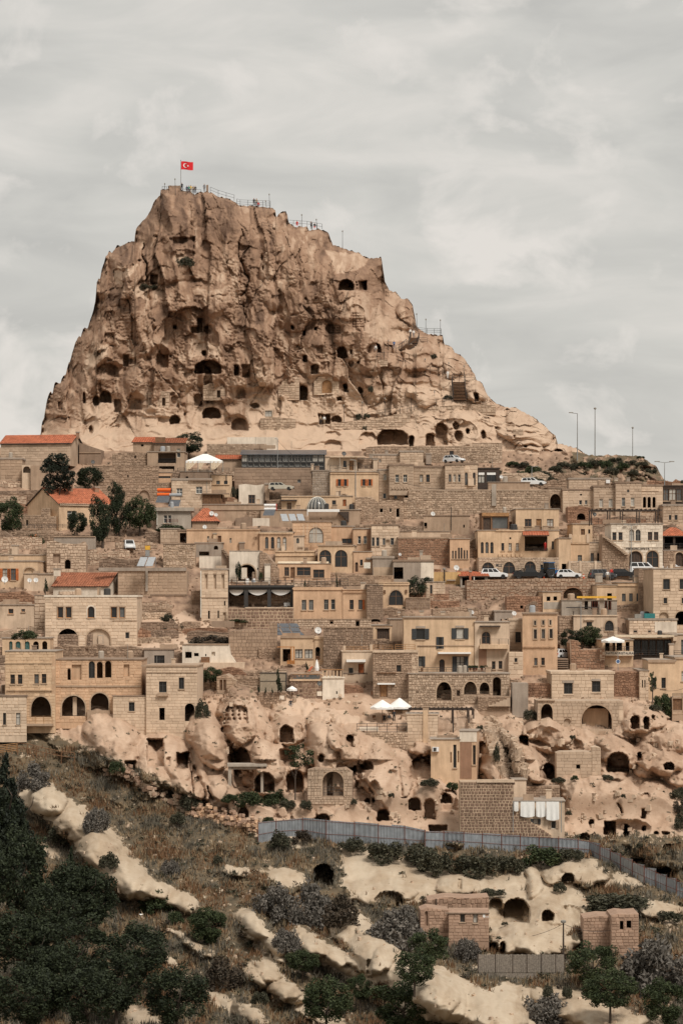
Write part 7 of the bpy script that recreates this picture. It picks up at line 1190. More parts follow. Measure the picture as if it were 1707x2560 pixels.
for x, yf, ps, s, p, l in [(346, 290, 'stand', 'c_black', 'c_black', 'visitor in black standing right beside the flagpole'), (384, 312, 'stand', 'c_navy', 'c_black', 'visitor in dark blue at the edge of the summit group'), (400, 310, 'stand', 'c_green', 'c_navy', 'visitor in green shirt in the summit group'), (413, 308, 'stand', 'c_yellow', 'c_tan', 'visitor in yellow shirt in the summit group'), (432, 312, 'stand', 'c_tan', 'c_black', 'visitor in tan jacket in the summit group'), (447, 312, 'stand', 'c_black', 'c_navy', 'visitor in dark clothes at the end of the summit group'), (515, 298, 'stand', 'c_grey', 'c_grey', 'visitor in grey standing beside the stone pillar'), (889, 406, 'stand', 'c_black', 'c_black', 'taller of two dark visitors on the second lookout'), (908, 408, 'stand', 'c_tan', 'c_black', 'visitor in brown beside the taller dark one'), (922, 416, 'sit', 'c_red', 'c_navy', 'visitor in red sitting on the second lookout'), (1214, 560, 'sit', 'c_red', 'c_red', 'visitor in red sitting on the third lookout'), (1320, 582, 'photo', 'c_grey', 'c_black', 'visitor taking a photo with raised arms on third lookout'), (1346, 576, 'sit', 'c_black', 'c_red', 'visitor in black sitting by the third lookout railing')]:
    person('Q', x, yf, cD('Q', x, yf, -.2), ps, s, p, l)
for x, yf, ps, s, p, l in [(1060, 735, 'stand', 'c_white', 'c_black', 'climber in white shirt and black trousers on upper stairs'), (1081, 742, 'stand', 'c_white', 'c_grey', 'climber in white shirt just below on upper stairs'), (953, 815, 'stand', 'c_blue', 'c_navy', 'walker in blue shirt at the rock niche'), (1304, 1010, 'stand', 'c_white', 'c_white', 'person all in white above the wooden stairs'), (474, 1307, 'stand', 'c_tan', 'c_black', 'person in tan in the dark square cave doorway'), (498, 1307, 'stand', 'c_white', 'c_tan', 'person in white in the dark square cave doorway'), (833, 828, 'sit', 'c_white', 'c_grey', 'person in white sitting in the arched rock niche')]:
    u_, v_ = cr('T', x, yf); person('T', x, yf, (castle_D(u_, v_ + 3) if x > 520 or x < 400 else castle_D(u_, v_ + 6)) - .5, ps, s, p, l)
SG = 'people in the town'
person('D', 1046, 862, Dt(1449) - 1.6, 'stand', 'c_white', 'c_tan', 'person with pale hat and shirt above the road wall', group=SG); person('D', 1073, 845, Dt(1446) - 1.2, 'stand', 'c_red', 'c_navy', 'person in red shirt beside the dark cars', group=SG)
person('D', 617, 657, BD_['R2'][0] + .35, 'stand', 'c_red', 'c_red', 'person in red on the tile-roofed hotel balcony', group=SG, face=180)
person('F', 745, 278, Dt(1461) - 1, 'sit', 'c_white', 'c_white', 'guest in white sitting at the arched door terrace', group=SG, dz=.0); person('F', 800, 278, Dt(1461) - 1, 'sit', 'c_white', 'c_blue', 'second guest in white sitting nearer the dark shrub', group=SG)
person('M', 383, 440, 397, 'sit', 'c_black', 'c_black', 'guest in black sitting under the white umbrellas', group=SG); person('M', 470, 436, 396.5, 'stand', 'c_black', 'c_black', 'waiter in black standing under the white umbrellas', group=SG); person('M', 428, 440, 397.2, 'sit', 'c_grey', 'c_tan', 'guest in grey sitting between guest and waiter', group=SG)
person('I', 1156, 212, 398, 'sit', 'c_black', 'c_grey', 'person in black sitting on the mixed-stone terrace', group=SG)
# -- flag, poles, lamps, railings on the rock
u, v = cr('Q', 338, 292); D = castle_D(u, castle_top(u) + 4); k = D / F
fl = empty('flagpole', P(u, v, D), 'flagpole with red flag of white crescent and star on summit', 'flag'); hgt = 230 / 3.0154 * k
q = MB(); q.bar((0, 0, -1.5), (0, 0, hgt), .07, 6, r2=.05); q.build('pole', 'lampgrey', fl)
q = MB(); q.lathe([(.02, 0), (.11, .08), (.02, .2)], 8, (0, 0, hgt)); q.build('finial', 'lampgrey', fl)
fw_, fh_ = 90 / 3.0154 * k, 62 / 3.0154 * k; z0 = hgt - .15 - fh_
wy = lambda x: .16 * math.sin(x * 3.1) * min(1, x * 1.5); wz = lambda x: -.05 * x + .07 * math.sin(x * 2.6)
q = MB(); nx = 16; vs = []
for i in range(nx + 1):
    x = fw_ * i / nx; vs += [(x + .06, wy(x), z0 + wz(x)), (x + .06, wy(x), z0 + fh_ + wz(x))]
q.add(vs, [(2 * i, 2 * i + 2, 2 * i + 3, 2 * i + 1) for i in range(nx)]); cl = q.build('flag_cloth', 'flagred', fl, smooth=True)
for sgn in (-1, 1):
    q = MB(); cxf, czf, ro = fw_ * .36, fh_ * .5, fh_ * .27; vs = []; n = 20
    for i in range(n + 1):
        t = R(38 + (322 - 38) * i / n); vs.append((cxf + ro * math.cos(t), czf + ro * math.sin(t)))
    ri, ci = ro * .8, cxf + ro * .27
    a0 = math.atan2(vs[0][1] - czf, vs[0][0] - ci)
    inn = [(ci + ri * math.cos(a0 + (2 * math.pi - 2 * a0) * i / n), czf + ri * math.sin(a0 + (2 * math.pi - 2 * a0) * i / n)) for i in range(n + 1)]
    pv = [(x + .06, wy(x) + sgn * .02, z0 + z + wz(x)) for x, z in vs + inn]; q.add(pv, [(i, i + 1, n + 2 + i, n + 1 + i) for i in range(n)]); q.build('crescent', 'flagwhite', cl)
    q = MB(); sx, rs = cxf + ro * 1.15, fh_ * .135; sp = [(sx + (rs if i % 2 == 0 else rs * .42) * math.cos(R(180 + 36 * i)), czf + (rs if i % 2 == 0 else rs * .42) * math.sin(R(180 + 36 * i))) for i in range(10)]
    q.add([(x + .06, wy(x) + sgn * .02, z0 + z + wz(x)) for x, z in sp], [tuple(range(10))]); q.build('star', 'flagwhite', cl)
def lamp(crop, x, yb, yt, label, D, arm=0.0, arm2=0.0, r=.07, name='street_lamp', group='street lamps', mat='lampgrey', bend=0):
    u, v = cr(crop, x, yb); k = D / F / CROP[crop][2]; h = (yb - yt) * k; root = empty(name, P(u, v, D), label, 'lamp', 0, group)
    q = MB(); q.bar((0, 0, -.5), (bend * k, 0, h), r, 7, r2=r * .6); q.build('post', mat, root); b = bend * k
    for a in (arm, arm2):
        if not a: continue
        w = a * k; q = MB(); q.bar((b, 0, h), (b + w, 0, h + abs(w) * .12), r * .6, 5); am = q.build('arm', mat, root); q = MB(); q.box(min(b + w * .55, b + w * 1.12), max(b + w * .55, b + w * 1.12), -.12, .12, h + abs(w) * .10 - .05, h + abs(w) * .13 + .06); q.build('lamp_head', 'fg', am)
    if not arm: q = MB(); q.lathe([(r, 0), (r * 2.2, .1), (r * 2.2, .3), (r * .6, .38)], 8, (b, 0, h - .1)); q.build('lamp_head', 'fg', root)
    return root
def hD(c, x, y): u, v = cr(c, x, y); return min(hill_D(u, max(v, np.interp(u, hu, htop) + 2)), Dt(v))
lamp('U', 886, 640, 345, 'tall lamp post with one arm on the skyline knoll', hD('U', 886, 640) - .3, arm=-50, r=.11); lamp('U', 1000, 614, 315, 'tallest straight mast with a round head on the skyline', hD('U', 1000, 618) + 1, r=.12); lamp('U', 1243, 622, 440, 'short thin skyline mast near the end of knoll', hD('U', 1243, 626) + 1, r=.09)
lamp('U', 1449, 812, 662, 'street lamp with two spreading arms at the picture edge', 507, arm=-58, arm2=56, r=.09); lamp('U', 592, 812, 690, 'street lamp with one arm beside the white estate car', 508, arm=36, r=.08); lamp('C', 507, 548, 240, 'street lamp before the orange-shuttered house', 503, arm=-40, r=.08); lamp('B', 1190, 388, 62, 'street lamp with curved arm before the glazed hall', 515, arm=-22, r=.08)
lamp('H', 672, 792, 440, 'street lamp rising through the green roadside tree', 430, arm=-40, arm2=0, r=.08); lamp('D', 1210, 770, 480, 'street lamp in front of the whitewashed restaurant house', 463, arm=-46, arm2=44, r=.08); lamp('F', 1492, 638, 345, 'wooden pole with a cable ring before peach house', 446, r=.13, name='utility_pole', group=None, mat='wooddark'); lamp('K', 905, 820, 548, 'lone dark wooden utility pole beside the reed fence', hD('K', 905, 822) - 1, r=.14, name='utility_pole', group=None, mat='wooddark'); lamp('G', 989, 292, 150, 'short wooden pole next to the yellow wall', 459, r=.12, name='utility_pole', group=None, mat='wooddark')
LG = 'small lamps on the castle rock'
for i, (c, x, yb, yt, bd, w) in enumerate([('Q', 213, 282, 240, 4, 'small bent lamp at the summit end railing'), ('Q', 298, 308, 205, -4, 'tall bent lamp before the summit block'), ('Q', 1007, 416, 320, -3, 'tall lamp at the end of second lookout'), ('Q', 985, 412, 370, -8, 'short leaning lamp at the second lookout'), ('Q', 1252, 556, 475, -3, 'lamp with box at the third lookout'), ('Q', 1364, 577, 510, -5, 'leaning lamp at the third lookout end'), ('T', 617, 162, 48, 0, 'thin bare mast on the sloping shoulder'), ('T', 1104, 690, 590, -3, 'lamp above the upper stair climbers'), ('T', 1161, 712, 625, 0, 'middle lamp on the railed outcrop'), ('T', 1256, 718, 630, 0, 'last lamp on the railed outcrop'), ('T', 1156, 968, 885, 0, 'lamp by the boulder path railing'), ('T', 1310, 1005, 910, 0, 'lamp behind the person in white'), ('T', 1413, 990, 930, -3, 'lamp at the top of wooden stairs'), ('T', 893, 1238, 1142, 0, 'lamp on the lower path near boulder'), ('T', 746, 1272, 1168, 0, 'lamp on the lower path by the shrub'), ('T', 627, 1292, 1188, 0, 'lamp beside the dark square cave'), ('T', 1066, 1208, 1118, -2, 'lamp before the big split boulder'), ('T', 1219, 1184, 1098, -2, 'lamp at the far side of split boulder'), ('T', 916, 805, 765, 0, 'short lamp at the rock niche')]):
    u_, v_ = cr(c, x, yb); lamp(c, x, yb, yt, w, castle_D(u_, max(v_ + 2, castle_top(u_) + 3)) - .3, r=.055, name='rock_lamp', group=LG, mat='iron', bend=bd)
def rail_line(pts_, label, h, mat='iron', name='railing', D=None, rails=2, r=.035, cat='railing', group=None, off=-.4):
    w = []
    for c, x, y in pts_:
        u, v = cr(c, x, y); d = D if D else castle_D(u, max(v + 2, castle_top(u) + 3)) + off; w.append(P(u, v, d))
    root = empty(name, w[0], label, cat, 0, group); hz = Vector((0, 0, h)); o = w[0].copy()
    for a, b in zip(w[:-1], w[1:]):
        n = max(1, int(round((b - a).length / 1.7)))
        for i in range(n): p = a.lerp(b, i / n) - o; q = MB(); q.bar(p - Vector((0, 0, .4)), p + hz, r, 4); q.build('post', mat, root)
        for j in range(rails): z = hz * (j + 1) / rails; q = MB(); q.bar(a + z - o, b + z - o, r * .8, 4); q.build('rail', mat, root)
    p = w[-1] - o; q = MB(); q.bar(p, p + hz, r, 4); q.build('post', mat, root)
    return root
RG = 'railings on the castle rock'
rail_line([('Q', 198, 300), ('Q', 245, 305)], 'short railing at the end of the summit', 1.2, group=RG); rail_line([('Q', 355, 312), ('Q', 380, 315), ('Q', 490, 318)], 'railing along the summit group', 1.0, group=RG); rail_line([('Q', 560, 305), ('Q', 620, 330), ('Q', 680, 348), ('Q', 740, 365)], 'railing sloping down from the stone pillar', 1.2, group=RG); rail_line([('Q', 760, 398), ('Q', 785, 405), ('Q', 1012, 414)], 'railing of the second lookout', 1.3, group=RG, rails=3); rail_line([('Q', 950, 565), ('Q', 1030, 582)], 'railing piece in the cleft under second lookout', 1.0, group=RG); rail_line([('Q', 1135, 550), ('Q', 1290, 560), ('Q', 1402, 580)], 'railing of the third lookout', 1.1, group=RG)
rail_line([('T', 1015, 655), ('T', 1110, 710), ('T', 1170, 716), ('T', 1262, 718)], 'railing around the outcrop above the stairs', 1.1, group=RG, rails=3); rail_line([('T', 1105, 775), ('T', 1172, 778)], 'railing landing below the upper stairs', 1.1, group=RG, rails=3); rail_line([('T', 840, 875), ('T', 912, 872)], 'railing before the arched rock niche', 1.1, group=RG, rails=3); rail_line([('T', 965, 830), ('T', 1045, 795)], 'railing climbing to the upper stairs', 1.1, group=RG); rail_line([('T', 980, 900), ('T', 1075, 960), ('T', 1245, 975), ('T', 1290, 1000)], 'railing along the boulder path', 1.2, group=RG); rail_line([('T', 1335, 1018), ('T', 1420, 1020), ('T', 1475, 1020)], 'railing above the wooden stairs', 1.1, group=RG); rail_line([('T', 1430, 1140), ('T', 1485, 1145)], 'railing beside the small rock door', 1.1, group=RG)
rail_line([('T', 690, 1290), ('T', 780, 1270), ('T', 900, 1248), ('T', 1040, 1225), ('T', 1180, 1195), ('T', 1330, 1165)], 'long railing of the lower path across the rock', 1.2, group=RG)
# stairs on the rock
def stairs(c, x0, yt, x1, yb, n, label, dd, lean=0):
    u0, va = cr(c, x0, yt); u1, vb_ = cr(c, x1, yb); um = (u0 + u1) / 2; Db = castle_D(um, vb_) - 1.0; k = Db / F; root = empty('wooden_stairs', P(um, vb_, Db), label, 'stairs'); w = (u1 - u0) * k / 2; h = (vb_ - va) * k; ln_ = lean * k / CROP[c][2]
    for i in range(n):
        t = (i + .5) / n; q = MB(); q.box(-w + ln_ * t, w + ln_ * t, dd * t - .18, dd * t + .18, h * t - .04, h * t + .06); q.build('tread', 'wood', root)
        q = MB(); q.box(-w + ln_ * t, w + ln_ * t, dd * t + .19, dd * t + .22, h * t - .3, h * t - .05); q.build('riser', 'wooddark', root)
    for s in (-w, w):
        q = MB(); q.bar((s, 0, -.1), (s + ln_, dd, h), .1, 4); q.build('stringer', 'wooddark', root)
        q = MB(); q.bar((s, 0, 1.0), (s + ln_, dd, h + 1.0), .05, 4)
        for i in range(5): t = i / 4; q.bar((s + ln_ * t, dd * t, h * t), (s + ln_ * t, dd * t, h * t + 1.0), .04, 4)
        q.build('handrail', 'iron', root)
stairs('T', 1342, 1020, 1425, 1152, 13, 'straight wooden staircase on the rock flank', 3.0, lean=-8); stairs('T', 1050, 735, 1105, 778, 6, 'short dark upper staircase with climbers', 1.6, lean=14); stairs('T', 985, 780, 1050, 820, 6, 'dark staircase slanting up from the rock niche', 1.4, lean=50)
# masonry set into the rock
def infill(c, x0, y0, x1, y1, label, items='', st='s_ash 6 9 .4 j', top=None, off=-.25, mat='rub', dep=1.5):
    u, v = cr(c, (x0 + x1) / 2, (y0 + y1) / 2); cs = [castle_D(*cr(c, x, y)) for x in (x0, (x0 + x1) / 2, x1) for y in (y0, (y0 + y1) / 2, y1)]
    bld('inf' + label[:9], c, 'masonry_infill', label, (x0, y0, x1, y1), mat, items, st=st, top=top, D=sorted(cs)[3] + off, dep=dep, roof='none', cat='wall', extra=.3)
infill('S', 705, 1092, 846, 1190, 'pale masonry patch with slim arched window in the rock', 'ao 798 1133 818 1186;rb 710 1133 728 1183', top=[(705, 1100), (760, 1090), (846, 1095)]); infill('S', 1065, 1038, 1212, 1140, 'rounded masonry patch with one small door in rock', 'ro 1156 1085 1178 1133', top=[(1065, 1060), (1110, 1038), (1180, 1042), (1212, 1080)]); infill('T', 195, 1000, 335, 1140, 'tall rubble patch beside the black rock doorway', top=[(195, 1070), (250, 1010), (320, 995), (335, 1010)]); infill('T', 80, 1262, 312, 1388, 'broad rubble patch low on the rock front', top=[(80, 1268), (200, 1262), (312, 1275)])
infill('T', 430, 990, 592, 1106, 'arched masonry front with wooden door in rock niche', 'ad 482 1018 549 1104 wood2 t', st='s_pale 6 9 .3 j', top=[(430, 1030), (470, 995), (550, 990), (592, 1030)], mat='pale'); infill('S', 1462, 1210, 1522, 1262, 'grey barred window set in the rock shelf', 'rw 1470 1218 1516 1257 fg l', st=None, mat='pale', dep=.8)
infill('U', 0, 288, 358, 345, 'long rubble path wall on the rock shoulder', st='s_ash 6 9 .4 j', top=[(0, 300), (150, 285), (358, 290)]); infill('T', 540, 1285, 1060, 1330, 'low rubble parapet of the lower rock path', top=[(540, 1300), (800, 1275), (1060, 1225)]); infill('T', 1060, 1190, 1400, 1240, 'rubble parapet under the wooden stairs', top=[(1060, 1225), (1200, 1195), (1400, 1180)]); infill('T', 815, 884, 912, 920, 'low wall under the arched rock niche')
infill('U', 470, 448, 536, 520, 'small square masonry patch on the smooth rock flank', 'ro 472 486 484 505', off=-.1)
# summit block and pillar
for c, x0, y0, x1, y1, l in (('Q', 245, 256, 335, 302, 'big square summit block beside the flag'), ('Q', 530, 247, 545, 300, 'slim stone pillar on the summit ridge')):
    u, v = cr(c, (x0 + x1) / 2, y1); D = castle_D(u, castle_top(u) + 4) + .5; k = D / F / 3.0154; w, h = (x1 - x0) * k, (y1 - y0) * k; root = empty('summit_rock', P(u, v, D), l, 'rock'); q = MB()
    me = bpy.data.meshes.new('rock'); bm = bmesh.new(); bmesh.ops.create_cube(bm, size=1); bmesh.ops.subdivide_edges(bm, edges=bm.edges[:], cuts=4, use_grid_fill=True)
    for vv_ in bm.verts: vv_.co = Vector((vv_.co.x * w, vv_.co.y * w * .9, (vv_.co.z + .5) * (h + 1) - 1)) * (1 + random.uniform(-.05, .05))
    bm.to_mesh(me); bm.free(); me.materials.append(MATS['s_brown']); obj('rock', me, root)

# crumbling dry-stone wall following the slope
def drywall(path, n, hmax, label, seed, mats):
    dw = None; rw = random.Random(seed)
    for i in range(n):
        t = rw.random() * (len(path) - 1); a, b = path[int(t)], path[int(t) + 1]; f_ = t - int(t); x = a[0] + (b[0] - a[0]) * f_; y = a[1] + (b[1] - a[1]) * f_ + rw.uniform(-6, 10); u, v = cr('I', x, y); D = hill_D(u, v) - .2; p = P(u, v, D); hh = rw.random() ** 1.3 * hmax * (.5 + .5 * math.sin(t * 5) ** 2)
        if dw is None: dw = empty('dry_stone_wall', p, label, 'wall'); dw['kind'] = 'thing'; p0 = p.copy()
        o = obj('stone', unit_box(mats[rw.random() < .5]), dw); o.location = p - p0 + Vector((0, rw.uniform(-.2, .3), hh)); s = rw.uniform(.3, .62); o.scale = (s * rw.uniform(.8, 1.5), s, s * rw.uniform(.6, .9)); o.rotation_euler = (rw.uniform(-.2, .2), rw.uniform(-.35, .35), rw.uniform(-.6, .6))
drywall([(55, 610), (110, 592), (190, 622), (260, 678), (340, 730), (450, 780), (540, 835)], 300, 1.8, 'crumbling dry-stone wall stepping down the grassy slope', 8, ('s_ash', 's_dust'))
drywall([(540, 850), (620, 860), (700, 880), (780, 900), (860, 925), (962, 945)], 300, 1.9, 'pinkish low stone wall running to the metal fence', 9, ('s_dust', 's_peach'))
# -- vehicles
def wheel(root, x, y, r, w=.22):
    q = MB(); n = 14; sg = 1 if y > 0 else -1
    def ring(rr, yy): return [(x + rr * math.cos(6.2832 * i / n), yy, r + rr * math.sin(6.2832 * i / n)) for i in range(n)]
    q.add(ring(r, y - w / 2) + ring(r, y + w / 2), [(i, (i + 1) % n, n + (i + 1) % n, n + i) for i in range(n)] + [tuple(range(n)), tuple(range(2 * n - 1, n - 1, -1))]); t = q.build('wheel', 'tyre', root)
    q = MB(); q.add(ring(r * .6, y + sg * (w / 2 + .01)) + ring(r * .5, y + sg * (w / 2 - .03)), [(i, (i + 1) % n, n + (i + 1) % n, n + i) for i in range(n)] + [tuple(range(n, 2 * n))]); q.build('rim', 'rim', t)
KIND = dict(  # length, width, belt height, roof height, wheel radius, body profile, cabin bottom x, cabin top x   (x from the tail to the nose, 0..1)
    hatch=(4.1, 1.72, .92, 1.46, .31, [(0, .35), (.01, .8), (.05, .93), (.62, .93), (.8, .88), (.96, .74), (1, .5), (1, .28), (0, .26)], (.02, .74), (.12, .54)),
    suv=(4.5, 1.82, 1.02, 1.66, .36, [(0, .42), (.005, .9), (.04, 1.03), (.66, 1.04), (.85, .98), (.98, .82), (1, .55), (1, .32), (0, .3)], (.02, .74), (.08, .57)),
    wagon=(4.5, 1.72, .92, 1.45, .31, [(0, .35), (.0, .85), (.03, .93), (.62, .93), (.9, .84), (.99, .72), (1, .45), (1, .28), (0, .26)], (.01, .70), (.07, .52)),
    van=(4.6, 1.85, 1.1, 1.85, .34, [(0, .35), (0, 1.0), (.02, 1.12), (.72, 1.12), (.9, .98), (.99, .8), (1, .5), (1, .3), (0, .28)], (.005, .84), (.03, .66)),
    pickup=(5.3, 1.9, 1.12, 1.82, .40, [(0, .5), (0, 1.1), (.02, 1.14), (.66, 1.14), (.8, 1.1), (.97, 1.0), (1, .7), (1, .42), (0, .42)], (.36, .76), (.40, .62)))
def car(crop, xc, yb, D, kind, paint, label, yaw=0, flip=False, sc=1.0, cat='car', name='parked_car'):
    Ln, Wd, hb, hr, wr, prof, cb, ct = KIND[kind]; u, v = cr(crop, xc, yb); root = empty(name, P(u, v, D), label, cat, R(yaw + (180 if flip else 0)), 'parked vehicles', sc)
    X = lambda t: (t - .5) * Ln; hw = Wd / 2; q = MB(); n = len(prof); sl = [(-hw, .94), (-hw + .12, 1), (hw - .12, 1), (hw, .94)]; vs = []
    for y, s in sl: vs += [(X(.5 + (t - .5) * (1 if s == 1 else .985)), y, .28 + (z - .28) * s) for t, z in prof]
    q.add(vs, [(a * n + i, a * n + (i + 1) % n, (a + 1) * n + (i + 1) % n, (a + 1) * n + i) for a in range(3) for i in range(n)] + [tuple(range(n))[::-1], tuple(range(3 * n, 4 * n))]); q.build('body', paint, root)
    q = MB(); w2 = hw * .8; b = [(X(cb[0]), -hw * .95, hb), (X(cb[1]), -hw * .95, hb - .02), (X(cb[1]), hw * .95, hb - .02), (X(cb[0]), hw * .95, hb)]; t = [(X(ct[0]), -w2, hr - .03), (X(ct[1]), -w2, hr), (X(ct[1]), w2, hr), (X(ct[0]), w2, hr - .03)]
    q.add(b + t, [(0, 1, 5, 4), (1, 2, 6, 5), (2, 3, 7, 6), (3, 0, 4, 7), (4, 5, 6, 7)]); cab = q.build('cabin', paint, root)
    def lerp3(f, s, h): return Vector(b[f]).lerp(Vector(b[s]), h)
    for s, (i0, i1) in ((-1, (0, 1)), (1, (3, 2))):
        for f0, f1 in ((.06, .36), (.39, .64), (.67, .92)):
            A0, A1 = Vector(b[i0]).lerp(Vector(b[i1]), f0), Vector(b[i0]).lerp(Vector(b[i1]), f1); T0, T1 = Vector(t[i0]).lerp(Vector(t[i1]), f0 + .02), Vector(t[i0]).lerp(Vector(t[i1]), f1 - .01); o_ = Vector((0, s * .012, 0))
            pv = [A0.lerp(T0, .1) + o_, A1.lerp(T1, .1) + o_, A1.lerp(T1, .9) + o_, A0.lerp(T0, .9) + o_]; g = MB(); g.add([tuple(p) for p in pv], [(0, 1, 2, 3)]); g.build('side_window', 'glass', cab)
    for (i0, i1), s in (((1, 2), 1), ((3, 0), -1)):
        o_ = Vector((.012 * s, 0, .006)); A0, A1, T0, T1 = Vector(b[i0]), Vector(b[i1]), Vector(t[i0]), Vector(t[i1]); g = MB(); g.add([tuple(p + o_) for p in (A0.lerp(T0, .1).lerp(A1.lerp(T1, .1), .08), A0.lerp(T0, .1).lerp(A1.lerp(T1, .1), .92), A0.lerp(T0, .92).lerp(A1.lerp(T1, .92), .92), A0.lerp(T0, .92).lerp(A1.lerp(T1, .92), .08))], [(0, 1, 2, 3)]); g.build('windscreen' if s > 0 else 'rear_window', 'glass', cab)
    for fx in (.17, .82):
        for s in (-1, 1): wheel(root, X(fx), s * (hw - .07), wr)
    for s in (-1, 1):
        g = MB(); g.box(X(.985) - .05, X(1) + .012, s * hw * .72 - .16, s * hw * .72 + .16, hb * .62, hb * .75); g.build('headlight', 'clearlamp', root)
        g = MB(); g.box(X(0) - .012, X(.03), s * hw * .8 - .1, s * hw * .8 + .1, hb * .68, hb * .95); g.build('tail_light', 'redlamp', root)
    g = MB(); g.box(X(1) - .06, X(1) + .03, -hw * .9, hw * .9, .3, .46); g.build('bumper', 'fd', root)
    if kind == 'pickup':
        g = MB(); g.bar((X(.34), -hw * .8, 1.14), (X(.34), -hw * .8, 1.75), .05); g.bar((X(.34), hw * .8, 1.14), (X(.34), hw * .8, 1.75), .05); g.bar((X(.34), -hw * .8, 1.72), (X(.34), hw * .8, 1.72), .05); g.bar((X(.34), -hw * .8, 1.72), (X(.1), -hw * .8, 1.2), .05); g.build('roll_bar', 'carblack', root)
        g = MB(); g.box(X(.05), X(.3), -hw * .75, hw * .75, 1.14, 1.38); g.build('load_cover', 'fd', root)
    return root
RD = Dt(1446)
car('D', 262, 848, RD - 1.2, 'suv', 'carwhite', 'white crossover half hidden behind the small tiled shed'); car('D', 503, 850, RD - 1.5, 'pickup', 'carblack', 'black pickup truck with roll bar parked on the road', cat='pickup', name='pickup_truck'); car('D', 777, 845, RD - 1.2, 'hatch', 'carwhite', 'white hatchback parked next to the blue tractor')
car('D', 1010, 852, RD - .8, 'suv', 'cargrey', 'dark grey car behind the person in pale hat', yaw=12); car('D', 1160, 842, RD - .4, 'hatch', 'carblack', 'black car with red tail light by the restaurant house', yaw=-14, flip=False); car('D', 1290, 812, RD + .4, 'van', 'carwhite', 'white van beside the first restaurant arch', yaw=4, cat='van', name='parked_van'); car('D', 1490, 800, RD + .6, 'hatch', 'carwhite', 'white car top showing above the block house roof', yaw=0)
car('U', 603, 812, 507.5, 'wagon', 'carwhite', 'white estate car parked below the shrubby knoll', yaw=-12); car('B', 1222, 520, 505.5, 'wagon', 'carbeige', 'old beige estate car parked below the smooth brown wall', yaw=-6); car('H', 500, 936, Dt(1647) - 1, 'hatch', 'carwhite', 'small white car seen from behind above dark steps', yaw=52, sc=1.0); car('C', 1345, 262, 524, 'hatch', 'carwhite', 'white car nose peeping over the long rubble wall', yaw=-40)
car('A', 1147, 1160, Dt(1376) - .6, 'van', 'carwhite', 'white off-road car facing the viewer under the trees', yaw=-78, sc=.95)
tr_ = empty('tractor', P(*cr('D', 655, 845), RD - 1.4), 'blue farm tractor with glazed cab between pickup and hatchback', 'tractor', R(35), 'parked vehicles')
q = MB(); q.box(.1, 1.7, -.32, .32, .75, 1.35); q.build('bonnet', 'tractorblue', tr_); q = MB(); q.add([(-1.1, -.75, 1.0), (.25, -.75, 1.0), (.25, .75, 1.0), (-1.1, .75, 1.0), (-.95, -.65, 2.5), (.1, -.65, 2.5), (.1, .65, 2.5), (-.95, .65, 2.5)], [(0, 1, 5, 4), (1, 2, 6, 5), (2, 3, 7, 6), (3, 0, 4, 7)]); cb_ = q.build('cab', 'glass', tr_)
q = MB(); q.box(-1.1, .25, -.75, .75, 2.5, 2.65); q.build('cab_roof', 'tractorblue', cb_); q = MB(); [q.bar(a, b, .05, 4) for a, b in (((-1.1, -.76, 1), (-.95, -.66, 2.5)), ((.25, -.76, 1), (.1, -.66, 2.5)), ((-1.1, .76, 1), (-.95, .66, 2.5)), ((.25, .76, 1), (.1, .66, 2.5)))]; q.build('cab_frame', 'fd', cb_)
for x, r_, y in ((-.75, .8, .85), (-.75, .8, -.85), (1.3, .5, .7), (1.3, .5, -.7)): wheel(tr_, x, y, r_, .42)
q = MB(); q.box(-1.2, .2, -1.1, -.66, 1.55, 1.62); q.box(-1.2, .2, .66, 1.1, 1.55, 1.62); q.build('mudguard', 'tractorblue', tr_); q = MB(); q.bar((1.0, -.2, 1.3), (1.0, -.2, 2.2), .05); q.build('exhaust', 'fd', tr_)
for x, w in ((608, 'traffic cone between pickup and tractor'), (881, 'traffic cone beside the white hatchback')):
    r0 = empty('traffic_cone', P(*cr('D', x, 846), RD - 2.2), w, 'cone'); q = MB(); q.lathe([(.22, 0), (.22, .05), (.16, .06), (.05, .75)], 10); q.build('cone', 'orangecloth', r0); q = MB(); q.lathe([(.125, .3), (.095, .5)], 10, cap=False); q.build('band', 'whitecloth', r0)
